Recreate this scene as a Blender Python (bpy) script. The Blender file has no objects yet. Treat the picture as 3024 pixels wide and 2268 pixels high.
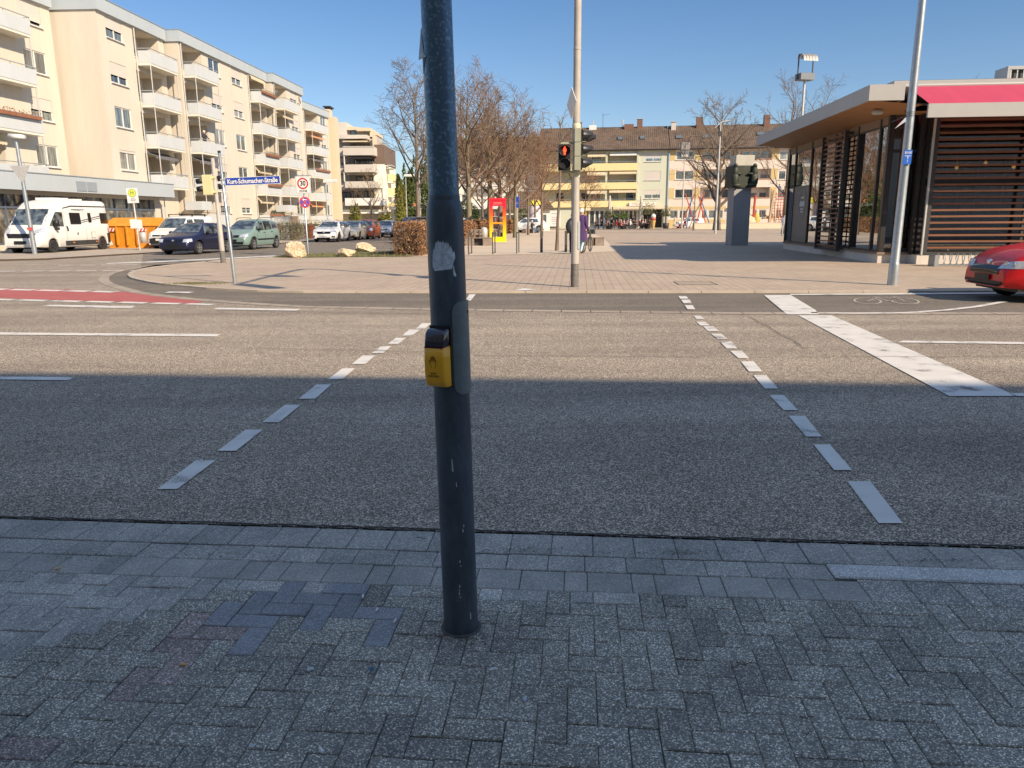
import bpy, bmesh, math, random
from math import sin, cos, tan, pi, radians, atan2, sqrt, hypot
from mathutils import Vector, Matrix
from mathutils.bvhtree import BVHTree
S = bpy.context.scene
COL = S.collection
# ------------------------------------------------------------------ camera
FPX = 2230.0; PITCH = radians(12.37); ROLL = radians(0.37); CH = 1.56
cf = Vector((0, cos(PITCH), -sin(PITCH))); cu = Vector((0, sin(PITCH), cos(PITCH))); cr = Vector((1, 0, 0))
CR = cr*cos(ROLL) - cu*sin(ROLL); CU = cr*sin(ROLL) + cu*cos(ROLL)
CAM = Vector((0, 0, CH))
cd = bpy.data.cameras.new('camera'); cam = bpy.data.objects.new('camera', cd); COL.objects.link(cam)
cd.sensor_width = 36; cd.lens = FPX/3024*36; cd.clip_end = 3000; cd.clip_start = 0.05
mw = Matrix((CR, CU, -cf)).transposed().to_4x4(); mw.translation = CAM
cam.matrix_world = mw; S.camera = cam
# ------------------------------------------------------------------ sky and sun
SEL = radians(32); SAZ = Vector((0.733, -0.68, 0)).normalized()
w = bpy.data.worlds.new("World"); S.world = w; w.use_nodes = True
wn = w.node_tree; sky = wn.nodes.new('ShaderNodeTexSky'); sky.sky_type = 'NISHITA'; sky.sun_disc = False
sky.sun_elevation = SEL; sky.sun_rotation = atan2(SAZ.x, SAZ.y); sky.altitude = 200; sky.air_density = 1.0; sky.dust_density = 0.1; sky.ozone_density = 2.2
bg = wn.nodes['Background']; bg.inputs[1].default_value = 0.118
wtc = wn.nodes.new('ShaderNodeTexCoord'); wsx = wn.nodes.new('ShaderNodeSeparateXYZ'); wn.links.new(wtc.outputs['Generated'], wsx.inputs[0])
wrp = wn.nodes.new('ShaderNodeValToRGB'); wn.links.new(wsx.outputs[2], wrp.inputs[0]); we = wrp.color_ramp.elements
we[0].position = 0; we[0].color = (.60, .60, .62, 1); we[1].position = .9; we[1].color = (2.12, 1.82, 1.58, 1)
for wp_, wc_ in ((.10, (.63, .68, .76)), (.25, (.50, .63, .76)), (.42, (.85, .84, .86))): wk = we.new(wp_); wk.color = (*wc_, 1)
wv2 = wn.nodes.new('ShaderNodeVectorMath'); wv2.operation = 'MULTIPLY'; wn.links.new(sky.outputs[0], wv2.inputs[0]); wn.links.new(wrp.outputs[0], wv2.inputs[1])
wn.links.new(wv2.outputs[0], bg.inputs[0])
sl = bpy.data.lights.new('sun', 'SUN'); sl.energy = 5.0; sl.angle = radians(0.55); sl.color = (1, .815, .60)
so = bpy.data.objects.new('sun', sl); COL.objects.link(so)
sd = Vector((SAZ.x*cos(SEL), SAZ.y*cos(SEL), sin(SEL)))
so.rotation_euler = sd.to_track_quat('Z', 'Y').to_euler(); so.location = (20, -20, 40)
S.view_settings.view_transform = 'Standard'; S.view_settings.look = 'None'; S.view_settings.gamma = 1
S.view_settings.exposure = 0.45
S.cycles.use_adaptive_sampling = True; S.cycles.max_bounces = 6; S.cycles.transparent_max_bounces = 8
S.cycles.use_denoising = True

# ------------------------------------------------------------------ photo measuring helpers
def ray(x, y): return cf + CR*((x-1512)/FPX) - CU*((y-1134)/FPX)
def G(x, y, z=0.0):
    d = ray(x, y); t = (z-CH)/d.z; return CAM + d*t
def AY(x, y, Y):
    d = ray(x, y); return CAM + d*(Y/d.y)
def PLN(A, B, x, y):
    A = Vector((A[0], A[1])); B = Vector((B[0], B[1])); d = (B-A).normalized(); n = Vector((-d.y, d.x))
    r = ray(x, y); t = (A.dot(n))/(Vector((r.x, r.y)).dot(n)); p = CAM + r*t
    return (Vector((p.x, p.y))-A).dot(d), p.z
def PROJ(p):
    d = Vector(p)-CAM; z = d.dot(cf); return 1512+FPX*d.dot(CR)/z, 1134-FPX*d.dot(CU)/z

# ------------------------------------------------------------------ mesh builder
class MB:
    def __init__(s): s.v = []; s.f = []; s.m = []; s.sm = []; s.mi = 0; s.smooth = False; s.col = None; s.cols = []
    def add(s, vs, fs):
        o = len(s.v); s.v.extend([tuple(v) for v in vs])
        if s.col is not None: s.cols.extend([s.col]*len(vs))
        for f in fs: s.f.append(tuple(o+i for i in f)); s.m.append(s.mi); s.sm.append(s.smooth)
    def quad(s, a, b, c, d): s.add([a, b, c, d], [(0, 1, 2, 3)])
    def poly(s, pts): s.add(pts, [tuple(range(len(pts)))])
    def box(s, x0, x1, y0, y1, z0, z1):
        s.add([(x0,y0,z0),(x1,y0,z0),(x1,y1,z0),(x0,y1,z0),(x0,y0,z1),(x1,y0,z1),(x1,y1,z1),(x0,y1,z1)],
              [(0,3,2,1),(4,5,6,7),(0,1,5,4),(1,2,6,5),(2,3,7,6),(3,0,4,7)])
    def bbox(s, x0, x1, y0, y1, z0, z1, b=0.01):   # box with chamfered top edges
        s.add([(x0,y0,z0),(x1,y0,z0),(x1,y1,z0),(x0,y1,z0),(x0,y0,z1-b),(x1,y0,z1-b),(x1,y1,z1-b),(x0,y1,z1-b),
               (x0+b,y0+b,z1),(x1-b,y0+b,z1),(x1-b,y1-b,z1),(x0+b,y1-b,z1)],
              [(0,3,2,1),(0,1,5,4),(1,2,6,5),(2,3,7,6),(3,0,4,7),(4,5,9,8),(5,6,10,9),(6,7,11,10),(7,4,8,11),(8,9,10,11)])
    def beam(s, a, b, w, h, up=(0,0,1)):
        a = Vector(a); b = Vector(b); d = (b-a).normalized(); u = Vector(up)
        if abs(d.dot(u)) > .98: u = Vector((0,1,0))
        r = d.cross(u).normalized()*w/2; u2 = r.cross(d).normalized()*h/2
        vs = [a-r-u2, a+r-u2, a+r+u2, a-r+u2, b-r-u2, b+r-u2, b+r+u2, b-r+u2]
        s.add(vs, [(0,1,2,3),(7,6,5,4),(0,4,5,1),(1,5,6,2),(2,6,7,3),(3,7,4,0)])
    def tube(s, pts, rs, n=8, cap=True):
        pts = [Vector(p) for p in pts]
        if not hasattr(rs, '__len__'): rs = [rs]*len(pts)
        vs = []; fs = []; prev = None
        for i, p in enumerate(pts):
            d = (pts[min(i+1, len(pts)-1)]-pts[max(i-1, 0)])
            d = d.normalized() if d.length > 1e-9 else Vector((0,0,1))
            if prev is None:
                a = Vector((1,0,0)) if abs(d.x) < .8 else Vector((0,1,0)); prev = (a-d*a.dot(d)).normalized()
            else:
                q = prev-d*prev.dot(d); prev = q.normalized() if q.length > 1e-6 else prev
            b = d.cross(prev); r = rs[i]
            for k in range(n):
                t = 2*pi*k/n; vs.append(p+(prev*cos(t)+b*sin(t))*r)
        for i in range(len(pts)-1):
            for k in range(n):
                k2 = (k+1) % n; fs.append((i*n+k, i*n+k2, (i+1)*n+k2, (i+1)*n+k))
        if cap:
            fs.append(tuple(range(n))[::-1]); o = (len(pts)-1)*n; fs.append(tuple(o+k for k in range(n)))
        s.add(vs, fs)
    def cyl(s, a, b, r0, r1=None, n=16, cap=True): s.tube([a, b], [r0, r0 if r1 is None else r1], n, cap)
    def lathe(s, prof, c=(0,0,0), axis='z', n=16):   # prof: (r, h)
        vs = []; fs = []
        for r, h in prof:
            for k in range(n):
                t = 2*pi*k/n
                if axis == 'z': vs.append((c[0]+r*cos(t), c[1]+r*sin(t), c[2]+h))
                elif axis == 'y': vs.append((c[0]+r*cos(t), c[1]+h, c[2]+r*sin(t)))
                else: vs.append((c[0]+h, c[1]+r*cos(t), c[2]+r*sin(t)))
        for i in range(len(prof)-1):
            for k in range(n):
                k2 = (k+1) % n; fs.append((i*n+k, i*n+k2, (i+1)*n+k2, (i+1)*n+k))
        s.add(vs, fs)
    def prism(s, pts, z0, z1):
        n = len(pts); vs = [(p[0], p[1], z0) for p in pts]+[(p[0], p[1], z1) for p in pts]
        s.add(vs, [tuple(range(n))[::-1], tuple(range(n, 2*n))]+[(i, (i+1) % n, n+(i+1) % n, n+i) for i in range(n)])
    def build(s, name, mats, parent=None, loc=None, rz=None, coll=True):
        me = bpy.data.meshes.new(name); me.from_pydata(s.v, [], s.f)
        if not isinstance(mats, (list, tuple)): mats = [mats]
        for m in mats: me.materials.append(m)
        me.polygons.foreach_set('material_index', s.m); me.polygons.foreach_set('use_smooth', s.sm)
        if s.cols:
            ca = me.color_attributes.new('Col', 'FLOAT_COLOR', 'POINT')
            ca.data.foreach_set('color', [c for t in s.cols for c in t])
        me.update()
        o = bpy.data.objects.new(name, me); COL.objects.link(o)
        if parent is not None: o.parent = parent
        if loc is not None: o.location = loc
        if rz is not None: o.rotation_euler = (0, 0, rz)
        return o
def tag(o, label=None, cat=None, group=None, kind=None):
    if label: o['label'] = label
    if cat: o['category'] = cat
    if group: o['group'] = group
    if kind: o['kind'] = kind
    return o
def thing(name, label, cat, loc=(0,0,0), rz=0, group=None):
    o = bpy.data.objects.new(name, None); COL.objects.link(o); o.location = loc; o.rotation_euler = (0, 0, rz)
    o.empty_display_size = .2
    return tag(o, label, cat, group)
def kids(o): return [c for c in bpy.data.objects if c.parent == o]
def dup(o, loc, rz=0, label=None, depth=0, par=None, scale=None):
    c = o.copy(); COL.objects.link(c)
    if par is None:
        c.location = loc; c.rotation_euler = (0, 0, rz)
        if label: c['label'] = label
        if scale: c.scale = scale
    else: c.parent = par
    for k in kids(o): dup(k, None, par=c)
    return c
def text(body, size, mat, parent, mtx, name='lettering', ext=.002, sx=1.0, align='CENTER', bold=0.0):
    cu_ = bpy.data.curves.new('t', 'FONT'); cu_.body = body; cu_.size = size; cu_.extrude = ext; cu_.offset = bold; cu_.align_x = align; cu_.align_y = 'CENTER'
    cu_.resolution_u = 3
    to = bpy.data.objects.new('t', cu_); COL.objects.link(to)
    dg = bpy.context.evaluated_depsgraph_get(); me = bpy.data.meshes.new_from_object(to.evaluated_get(dg))
    bpy.data.objects.remove(to); bpy.data.curves.remove(cu_)
    me.transform(Matrix.Diagonal((sx, 1, 1, 1))); me.materials.clear(); me.materials.append(mat)
    o = bpy.data.objects.new(name, me); me.name = name; COL.objects.link(o); o.parent = parent; o.matrix_local = mtx
    return o
def facing(loc, rz):   # text matrix: upright, readable from the local -Y side, turned by rz about Z
    return Matrix.Translation(Vector(loc)) @ Matrix.Rotation(rz, 4, 'Z') @ Matrix.Rotation(pi/2, 4, 'X')

# ------------------------------------------------------------------ materials
MT = {}
def nmat(name):
    m = bpy.data.materials.new(name); m.use_nodes = True; nt = m.node_tree
    return m, nt, nt.nodes['Principled BSDF']
def setc(sock, c): sock.default_value = (c[0], c[1], c[2], 1)
def M(name, col=(.5,.5,.5), rough=.7, metal=0, var=.08, scale=3, bump=0, bscale=60, spec=.5, coat=0, stretch=None, emis=None, es=1, alpha=None, fine=0, fscale=90):
    if name in MT: return MT[name]
    m, nt, b = nmat(name); N = nt.nodes; L = nt.links
    b.inputs['Roughness'].default_value = rough; b.inputs['Metallic'].default_value = metal
    b.inputs['Specular IOR Level'].default_value = spec; b.inputs['Coat Weight'].default_value = coat
    tc = N.new('ShaderNodeTexCoord'); mp = N.new('ShaderNodeMapping'); L.new(tc.outputs['Object'], mp.inputs[0])
    if stretch: mp.inputs['Scale'].default_value = stretch
    if var:
        no = N.new('ShaderNodeTexNoise'); no.inputs['Scale'].default_value = scale; no.inputs['Detail'].default_value = 5
        no.inputs['Roughness'].default_value = .65
        L.new(mp.outputs[0], no.inputs[0])
        mr = N.new('ShaderNodeMapRange'); mr.inputs[1].default_value = .3; mr.inputs[2].default_value = .7
        mr.inputs[3].default_value = 1-var; mr.inputs[4].default_value = 1+var; L.new(no.outputs[0], mr.inputs[0])
        last = mr.outputs[0]
        if fine:
            n2 = N.new('ShaderNodeTexNoise'); n2.inputs['Scale'].default_value = fscale; n2.inputs['Detail'].default_value = 2
            L.new(mp.outputs[0], n2.inputs[0])
            r2 = N.new('ShaderNodeMapRange'); r2.inputs[1].default_value = .3; r2.inputs[2].default_value = .7
            r2.inputs[3].default_value = 1-fine; r2.inputs[4].default_value = 1+fine; L.new(n2.outputs[0], r2.inputs[0])
            mu = N.new('ShaderNodeMath'); mu.operation = 'MULTIPLY'; L.new(last, mu.inputs[0]); L.new(r2.outputs[0], mu.inputs[1]); last = mu.outputs[0]
        vm = N.new('ShaderNodeVectorMath'); vm.operation = 'SCALE'; vm.inputs[0].default_value = col; L.new(last, vm.inputs['Scale'])
        L.new(vm.outputs[0], b.inputs['Base Color'])
    else: setc(b.inputs['Base Color'], col)
    if bump:
        nb = N.new('ShaderNodeTexNoise'); nb.inputs['Scale'].default_value = bscale; nb.inputs['Detail'].default_value = 3
        L.new(mp.outputs[0], nb.inputs[0]); bp = N.new('ShaderNodeBump'); bp.inputs['Strength'].default_value = bump; bp.inputs['Distance'].default_value = .01
        L.new(nb.outputs[0], bp.inputs['Height']); L.new(bp.outputs[0], b.inputs['Normal'])
    if emis: setc(b.inputs['Emission Color'], emis); b.inputs['Emission Strength'].default_value = es
    if alpha is not None: b.inputs['Alpha'].default_value = alpha
    MT[name] = m; return m

def asphalt(name, dark, light, frac=.3, scale=150, patch=.12, rough=.85, bump=.5):
    m, nt, b = nmat(name); N = nt.nodes; L = nt.links; b.inputs['Roughness'].default_value = rough
    b.inputs['Specular IOR Level'].default_value = .35
    tc = N.new('ShaderNodeTexCoord')
    vo = N.new('ShaderNodeTexVoronoi'); vo.inputs['Scale'].default_value = scale; L.new(tc.outputs['Object'], vo.inputs[0])
    sp = N.new('ShaderNodeSeparateColor'); L.new(vo.outputs['Color'], sp.inputs[0])
    cr_ = N.new('ShaderNodeValToRGB'); e = cr_.color_ramp.elements
    e[0].position = 0; e[0].color = (*[c*.6 for c in dark], 1); e[1].position = 1; e[1].color = (*light, 1)
    k = e.new(1-frac); k.color = (*dark, 1); k2 = e.new(min(.99, 1-frac*.45)); k2.color = (*[(a+c)*.5 for a, c in zip(dark, light)], 1)
    L.new(sp.outputs[0], cr_.inputs[0])
    no = N.new('ShaderNodeTexNoise'); no.inputs['Scale'].default_value = .7; no.inputs['Detail'].default_value = 6; no.inputs['Roughness'].default_value = .7; L.new(tc.outputs['Object'], no.inputs[0])
    mr = N.new('ShaderNodeMapRange'); mr.inputs[1].default_value = .3; mr.inputs[2].default_value = .7; mr.inputs[3].default_value = 1-patch; mr.inputs[4].default_value = 1+patch
    L.new(no.outputs[0], mr.inputs[0])
    n3 = N.new('ShaderNodeTexNoise'); n3.inputs['Scale'].default_value = 9; n3.inputs['Detail'].default_value = 4; L.new(tc.outputs['Object'], n3.inputs[0])
    m3 = N.new('ShaderNodeMapRange'); m3.inputs[1].default_value = .3; m3.inputs[2].default_value = .7; m3.inputs[3].default_value = .93; m3.inputs[4].default_value = 1.07; L.new(n3.outputs[0], m3.inputs[0])
    mu0 = N.new('ShaderNodeMath'); mu0.operation = 'MULTIPLY'; L.new(mr.outputs[0], mu0.inputs[0]); L.new(m3.outputs[0], mu0.inputs[1])
    mpx = N.new('ShaderNodeMapping'); mpx.inputs['Rotation'].default_value = (0, 0, radians(6)); mpx.inputs['Scale'].default_value = (.06, 1.15, 1); L.new(tc.outputs['Object'], mpx.inputs[0])
    n4 = N.new('ShaderNodeTexNoise'); n4.inputs['Scale'].default_value = 1; n4.inputs['Detail'].default_value = 3; L.new(mpx.outputs[0], n4.inputs[0])
    m4 = N.new('ShaderNodeMapRange'); m4.inputs[1].default_value = .35; m4.inputs[2].default_value = .65; m4.inputs[3].default_value = .84; m4.inputs[4].default_value = 1.13; L.new(n4.outputs[0], m4.inputs[0])
    mu = N.new('ShaderNodeMath'); mu.operation = 'MULTIPLY'; L.new(mu0.outputs[0], mu.inputs[0]); L.new(m4.outputs[0], mu.inputs[1])
    vm = N.new('ShaderNodeVectorMath'); vm.operation = 'SCALE'; L.new(cr_.outputs[0], vm.inputs[0]); L.new(mu.outputs[0], vm.inputs['Scale'])
    L.new(vm.outputs[0], b.inputs['Base Color'])
    if bump:
        bp = N.new('ShaderNodeBump'); bp.inputs['Strength'].default_value = bump; bp.inputs['Distance'].default_value = .006
        L.new(vo.outputs['Distance'], bp.inputs['Height']); bp.invert = True; L.new(bp.outputs[0], b.inputs['Normal'])
    MT[name] = m; return m

def slabs(name, c1, c2, mortar, bw, bh, rz, ms=.012, off=.5, var=.12, rough=.85):
    m, nt, b = nmat(name); N = nt.nodes; L = nt.links; b.inputs['Roughness'].default_value = rough
    tc = N.new('ShaderNodeTexCoord'); mp = N.new('ShaderNodeMapping'); mp.inputs['Rotation'].default_value = (0, 0, rz); L.new(tc.outputs['Object'], mp.inputs[0])
    br = N.new('ShaderNodeTexBrick'); L.new(mp.outputs[0], br.inputs[0]); setc(br.inputs[1], c1); setc(br.inputs[2], c2); setc(br.inputs[3], mortar)
    br.inputs['Scale'].default_value = 1; br.inputs['Brick Width'].default_value = bw; br.inputs['Row Height'].default_value = bh
    br.inputs['Mortar Size'].default_value = ms; br.inputs['Mortar Smooth'].default_value = .2; br.offset = off
    no = N.new('ShaderNodeTexNoise'); no.inputs['Scale'].default_value = .6; no.inputs['Detail'].default_value = 8; no.inputs['Roughness'].default_value = .7; L.new(tc.outputs['Object'], no.inputs[0])
    mr = N.new('ShaderNodeMapRange'); mr.inputs[1].default_value = .3; mr.inputs[2].default_value = .7; mr.inputs[3].default_value = 1-var; mr.inputs[4].default_value = 1+var; L.new(no.outputs[0], mr.inputs[0])
    vm = N.new('ShaderNodeVectorMath'); vm.operation = 'SCALE'; L.new(br.outputs[0], vm.inputs[0]); L.new(mr.outputs[0], vm.inputs['Scale']); L.new(vm.outputs[0], b.inputs['Base Color'])
    bp = N.new('ShaderNodeBump'); bp.inputs['Strength'].default_value = .5; bp.inputs['Distance'].default_value = .01; bp.invert = True
    L.new(br.outputs['Fac'], bp.inputs['Height']); L.new(bp.outputs[0], b.inputs['Normal'])
    MT[name] = m; return m

def paver_mat():
    m, nt, b = nmat('paver_concrete'); N = nt.nodes; L = nt.links; b.inputs['Roughness'].default_value = .85; b.inputs['Specular IOR Level'].default_value = .4
    at = N.new('ShaderNodeVertexColor'); at.layer_name = 'Col'
    tc = N.new('ShaderNodeTexCoord')
    vo = N.new('ShaderNodeTexVoronoi'); vo.inputs['Scale'].default_value = 240; L.new(tc.outputs['Object'], vo.inputs[0])
    sp = N.new('ShaderNodeSeparateColor'); L.new(vo.outputs['Color'], sp.inputs[0])
    cr_ = N.new('ShaderNodeValToRGB'); e = cr_.color_ramp.elements; e[0].color = (.50,.50,.50,1); e[1].color = (3.1,3.05,2.9,1)
    k = e.new(.55); k.color = (.78,.78,.77,1); k = e.new(.82); k.color = (1.4,1.37,1.30,1)
    L.new(sp.outputs[0], cr_.inputs[0])
    # fine grained variant for the smooth blocks
    v2 = N.new('ShaderNodeTexNoise'); v2.inputs['Scale'].default_value = 260; v2.inputs['Detail'].default_value = 2; L.new(tc.outputs['Object'], v2.inputs[0])
    r2 = N.new('ShaderNodeMapRange'); r2.inputs[1].default_value = .35; r2.inputs[2].default_value = .65; r2.inputs[3].default_value = .78; r2.inputs[4].default_value = 1.25; L.new(v2.outputs[0], r2.inputs[0])
    mx = N.new('ShaderNodeMix'); mx.data_type = 'RGBA'; L.new(at.outputs['Alpha'], mx.inputs[0]); L.new(r2.outputs[0], mx.inputs[6]); L.new(cr_.outputs[0], mx.inputs[7])
    mu = N.new('ShaderNodeMix'); mu.data_type = 'RGBA'; mu.blend_type = 'MULTIPLY'; mu.inputs[0].default_value = 1; mu.clamp_result = False
    L.new(at.outputs['Color'], mu.inputs[6]); L.new(mx.outputs[2], mu.inputs[7])
    # dirt
    no = N.new('ShaderNodeTexNoise'); no.inputs['Scale'].default_value = 2.2; no.inputs['Detail'].default_value = 7; no.inputs['Roughness'].default_value = .7; L.new(tc.outputs['Object'], no.inputs[0])
    mr = N.new('ShaderNodeMapRange'); mr.inputs[1].default_value = .3; mr.inputs[2].default_value = .72; mr.inputs[3].default_value = .68; mr.inputs[4].default_value = 1.18; L.new(no.outputs[0], mr.inputs[0])
    vm = N.new('ShaderNodeVectorMath'); vm.operation = 'SCALE'; L.new(mu.outputs[2], vm.inputs[0]); L.new(mr.outputs[0], vm.inputs['Scale']); L.new(vm.outputs[0], b.inputs['Base Color'])
    bp = N.new('ShaderNodeBump'); bp.inputs['Strength'].default_value = .45; bp.inputs['Distance'].default_value = .003
    L.new(sp.outputs[0], bp.inputs['Height']); L.new(bp.outputs[0], b.inputs['Normal'])
    return m

def glass(name, tint=(.02,.025,.03), refl=.35, trans=True, stretch=(1,1,1), hi=1.7):
    m, nt, b = nmat(name); N = nt.nodes; L = nt.links
    out = N['Material Output']; N.remove(b)
    gl = N.new('ShaderNodeBsdfGlossy'); gl.inputs['Roughness'].default_value = .01; setc(gl.inputs[0], (.9,.93,.95))
    if trans: t = N.new('ShaderNodeBsdfTransparent'); setc(t.inputs[0], tint)
    else:
        t = N.new('ShaderNodeBsdfDiffuse'); tc = N.new('ShaderNodeTexCoord'); mp = N.new('ShaderNodeMapping'); mp.inputs['Scale'].default_value = stretch; L.new(tc.outputs['Object'], mp.inputs[0])
        no = N.new('ShaderNodeTexNoise'); no.inputs['Scale'].default_value = 2.2; no.inputs['Detail'].default_value = 3; L.new(mp.outputs[0], no.inputs[0])
        r_ = N.new('ShaderNodeMapRange'); r_.inputs[1].default_value = .38; r_.inputs[2].default_value = .66; r_.inputs[3].default_value = .45; r_.inputs[4].default_value = hi; L.new(no.outputs[0], r_.inputs[0])
        vm = N.new('ShaderNodeVectorMath'); vm.operation = 'SCALE'; vm.inputs[0].default_value = tint; L.new(r_.outputs[0], vm.inputs['Scale']); L.new(vm.outputs[0], t.inputs[0])
    fr = N.new('ShaderNodeFresnel'); fr.inputs[0].default_value = 1.5
    mr = N.new('ShaderNodeMapRange'); mr.inputs[3].default_value = refl; mr.inputs[4].default_value = 1; L.new(fr.outputs[0], mr.inputs[0])
    mx = N.new('ShaderNodeMixShader'); L.new(mr.outputs[0], mx.inputs[0]); L.new(t.outputs[0], mx.inputs[1]); L.new(gl.outputs[0], mx.inputs[2])
    L.new(mx.outputs[0], out.inputs[0]); MT[name] = m; return m

def rooftile(name):
    m, nt, b = nmat(name); N = nt.nodes; L = nt.links; b.inputs['Roughness'].default_value = .9
    tc = N.new('ShaderNodeTexCoord')
    br = N.new('ShaderNodeTexBrick'); L.new(tc.outputs['Object'], br.inputs[0]); setc(br.inputs[1], (.19,.130,.09)); setc(br.inputs[2], (.12,.085,.06)); setc(br.inputs[3], (.05,.035,.025))
    br.inputs['Scale'].default_value = 1; br.inputs['Brick Width'].default_value = .3; br.inputs['Row Height'].default_value = .34; br.inputs['Mortar Size'].default_value = .035; br.offset = 0
    no = N.new('ShaderNodeTexNoise'); no.inputs['Scale'].default_value = .5; no.inputs['Detail'].default_value = 6; L.new(tc.outputs['Object'], no.inputs[0])
    mr = N.new('ShaderNodeMapRange'); mr.inputs[1].default_value = .3; mr.inputs[2].default_value = .7; mr.inputs[3].default_value = .8; mr.inputs[4].default_value = 1.25; L.new(no.outputs[0], mr.inputs[0])
    vm = N.new('ShaderNodeVectorMath'); vm.operation = 'SCALE'; L.new(br.outputs[0], vm.inputs[0]); L.new(mr.outputs[0], vm.inputs['Scale']); L.new(vm.outputs[0], b.inputs['Base Color'])
    MT[name] = m; return m

asphalt('asphalt', (.225,.190,.150), (.97,.81,.62), .45, 150, .12, bump=.9)
asphalt('asphalt_old', (.175,.15,.118), (.42,.365,.29), .32, 150, .14)
asphalt('asphalt_side', (.21,.18,.145), (.36,.31,.25), .3, 120, .10, bump=0)
PAVER = paver_mat()
M('joint', (.06,.058,.052), .95, var=.3, scale=30, bump=.4, bscale=200)
slabs('plaza_slabs', (.47,.375,.28), (.42,.335,.25), (.25,.195,.145), .40, .20, radians(-85), .007, .5)
slabs('plaza_slabs_left', (.42,.335,.25), (.36,.29,.22), (.17,.13,.095), .62, .32, radians(-62), .010, .5)
slabs('kerb_line', (.46,.40,.33), (.40,.35,.29), (.12,.1,.08), 1.0, 5, radians(4), .012, 0)
slabs('gutter_strip', (.38,.32,.25), (.34,.285,.225), (.1,.085,.07), .5, 5, radians(6), .012, 0)
M('gravel', (.58,.48,.36), .95, var=.07, scale=1.2, fine=.1, fscale=50)
M('far_ground', (.5,.42,.33), .9, var=.12, scale=.3)
def marking():
    m, nt, b = nmat('road_paint'); N = nt.nodes; L = nt.links; b.inputs['Roughness'].default_value = .6
    tc = N.new('ShaderNodeTexCoord')
    n1 = N.new('ShaderNodeTexNoise'); n1.inputs['Scale'].default_value = 3.5; n1.inputs['Detail'].default_value = 4; L.new(tc.outputs['Object'], n1.inputs[0])
    n2 = N.new('ShaderNodeTexNoise'); n2.inputs['Scale'].default_value = 120; n2.inputs['Detail'].default_value = 2; L.new(tc.outputs['Object'], n2.inputs[0])
    ad = N.new('ShaderNodeMath'); ad.operation = 'MULTIPLY_ADD'; L.new(n1.outputs[0], ad.inputs[0]); ad.inputs[1].default_value = 1.5; L.new(n2.outputs[0], ad.inputs[2])
    rp = N.new('ShaderNodeMapRange'); rp.inputs[1].default_value = .96; rp.inputs[2].default_value = 1.04; L.new(ad.outputs[0], rp.inputs[0])
    mr = N.new('ShaderNodeMapRange'); mr.inputs[1].default_value = .3; mr.inputs[2].default_value = .7; mr.inputs[3].default_value = .86; mr.inputs[4].default_value = 1.05; L.new(n1.outputs[0], mr.inputs[0])
    vm = N.new('ShaderNodeVectorMath'); vm.operation = 'SCALE'; vm.inputs[0].default_value = (.72,.69,.63); L.new(mr.outputs[0], vm.inputs['Scale'])
    mx = N.new('ShaderNodeMix'); mx.data_type = 'RGBA'; setc(mx.inputs[6], (.1,.095,.085)); L.new(rp.outputs[0], mx.inputs[0]); L.new(vm.outputs[0], mx.inputs[7]); L.new(mx.outputs[2], b.inputs['Base Color'])
    return m
PAINT = marking()
M('red_lane', (.42,.11,.10), .8, var=.12, scale=2, fine=.12)
M('grass', (.13,.15,.035), .9, var=.35, scale=2, fine=.25)
M('galv', (.42,.46,.48), .42, .75, var=.12, scale=9, bump=0)
M('galv_matt', (.50,.50,.48), .6, .3, var=.12, scale=6)
M('pole_beige', (.42,.39,.35), .6, 0, var=.12, scale=3, fine=.08)
M('dark_steel', (.06,.06,.062), .55, .4, var=.15)
M('bollard_steel', (.10,.095,.09), .6, .3, var=.1)
M('black', (.012,.012,.013), .5, var=0)
M('black_gloss', (.01,.01,.012), .12, var=0)
M('rubber', (.03,.03,.03), .8, var=.1)
M('alu', (.62,.63,.64), .3, .9, var=.05)
M('white_plastic', (.68,.68,.65), .45, var=.03)
M('white_paint', (.74,.73,.70), .6, var=.05)
M('plaster', (.60,.545,.455), .92, var=.06, scale=1.3, bump=.15, bscale=40, stretch=(1,1,.16), fine=.02, fscale=6)
M('plaster_light', (.62,.57,.48), .92, var=.03, scale=.6)
M('fascia', (.42,.47,.50), .55, var=.04, scale=.8, stretch=(1,1,.2))
M('balcony_panel', (.53,.56,.57), .6, var=.05, scale=1.5, stretch=(1,1,.3))
M('slab_edge', (.72,.68,.58), .8, var=.08, scale=1)
M('rail_grey', (.35,.40,.44), .5, .3, var=.05)
M('frame_white', (.70,.69,.65), .4, var=.02)
M('shutter', (.63,.58,.52), .6, var=.04, scale=1)
M('dark_frame', (.05,.055,.06), .4, var=.05)
glass('pane_dark', (.035,.042,.045), .16, False, (4,4,.3), 3.5); glass('pane_curtain', (.30,.30,.27), .08, False, (9,9,.2), 1.4); glass('pane_mid', (.10,.115,.11), .12, False, (6,6,.3), 2.6)
glass('car_glass', (.030,.036,.038), .14, False, (1.6,1.6,1.6), 5.0)
glass('kiosk_glass', (.55,.58,.55), .50, True)
glass('kiosk_glass_front', (.72,.70,.66), .12, True)
M('tyre', (.022,.022,.022), .85, var=.15)
M('rim', (.42,.43,.44), .35, .7, var=.05)
M('rim_dark', (.07,.07,.075), .35, .5, var=.05)
M('lamp_glass', (.62,.66,.70), .12, .4, var=.25, scale=14)
M('tail_red', (.5,.02,.02), .2, var=.1)
M('amber', (.8,.25,.02), .3, var=0)
M('plate_white', (.75,.75,.72), .4, var=.02)
M('bark', (.19,.15,.11), .95, var=.3, scale=6, bump=.6, bscale=20, stretch=(1,1,.3))
M('bark_green', (.21,.185,.12), .95, var=.3, scale=6, bump=.6, bscale=20, stretch=(1,1,.3))
M('twig', (.17,.115,.075), .9, var=.2, scale=.8)
M('twig_red', (.19,.105,.065), .9, var=.2, scale=.8)
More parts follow.
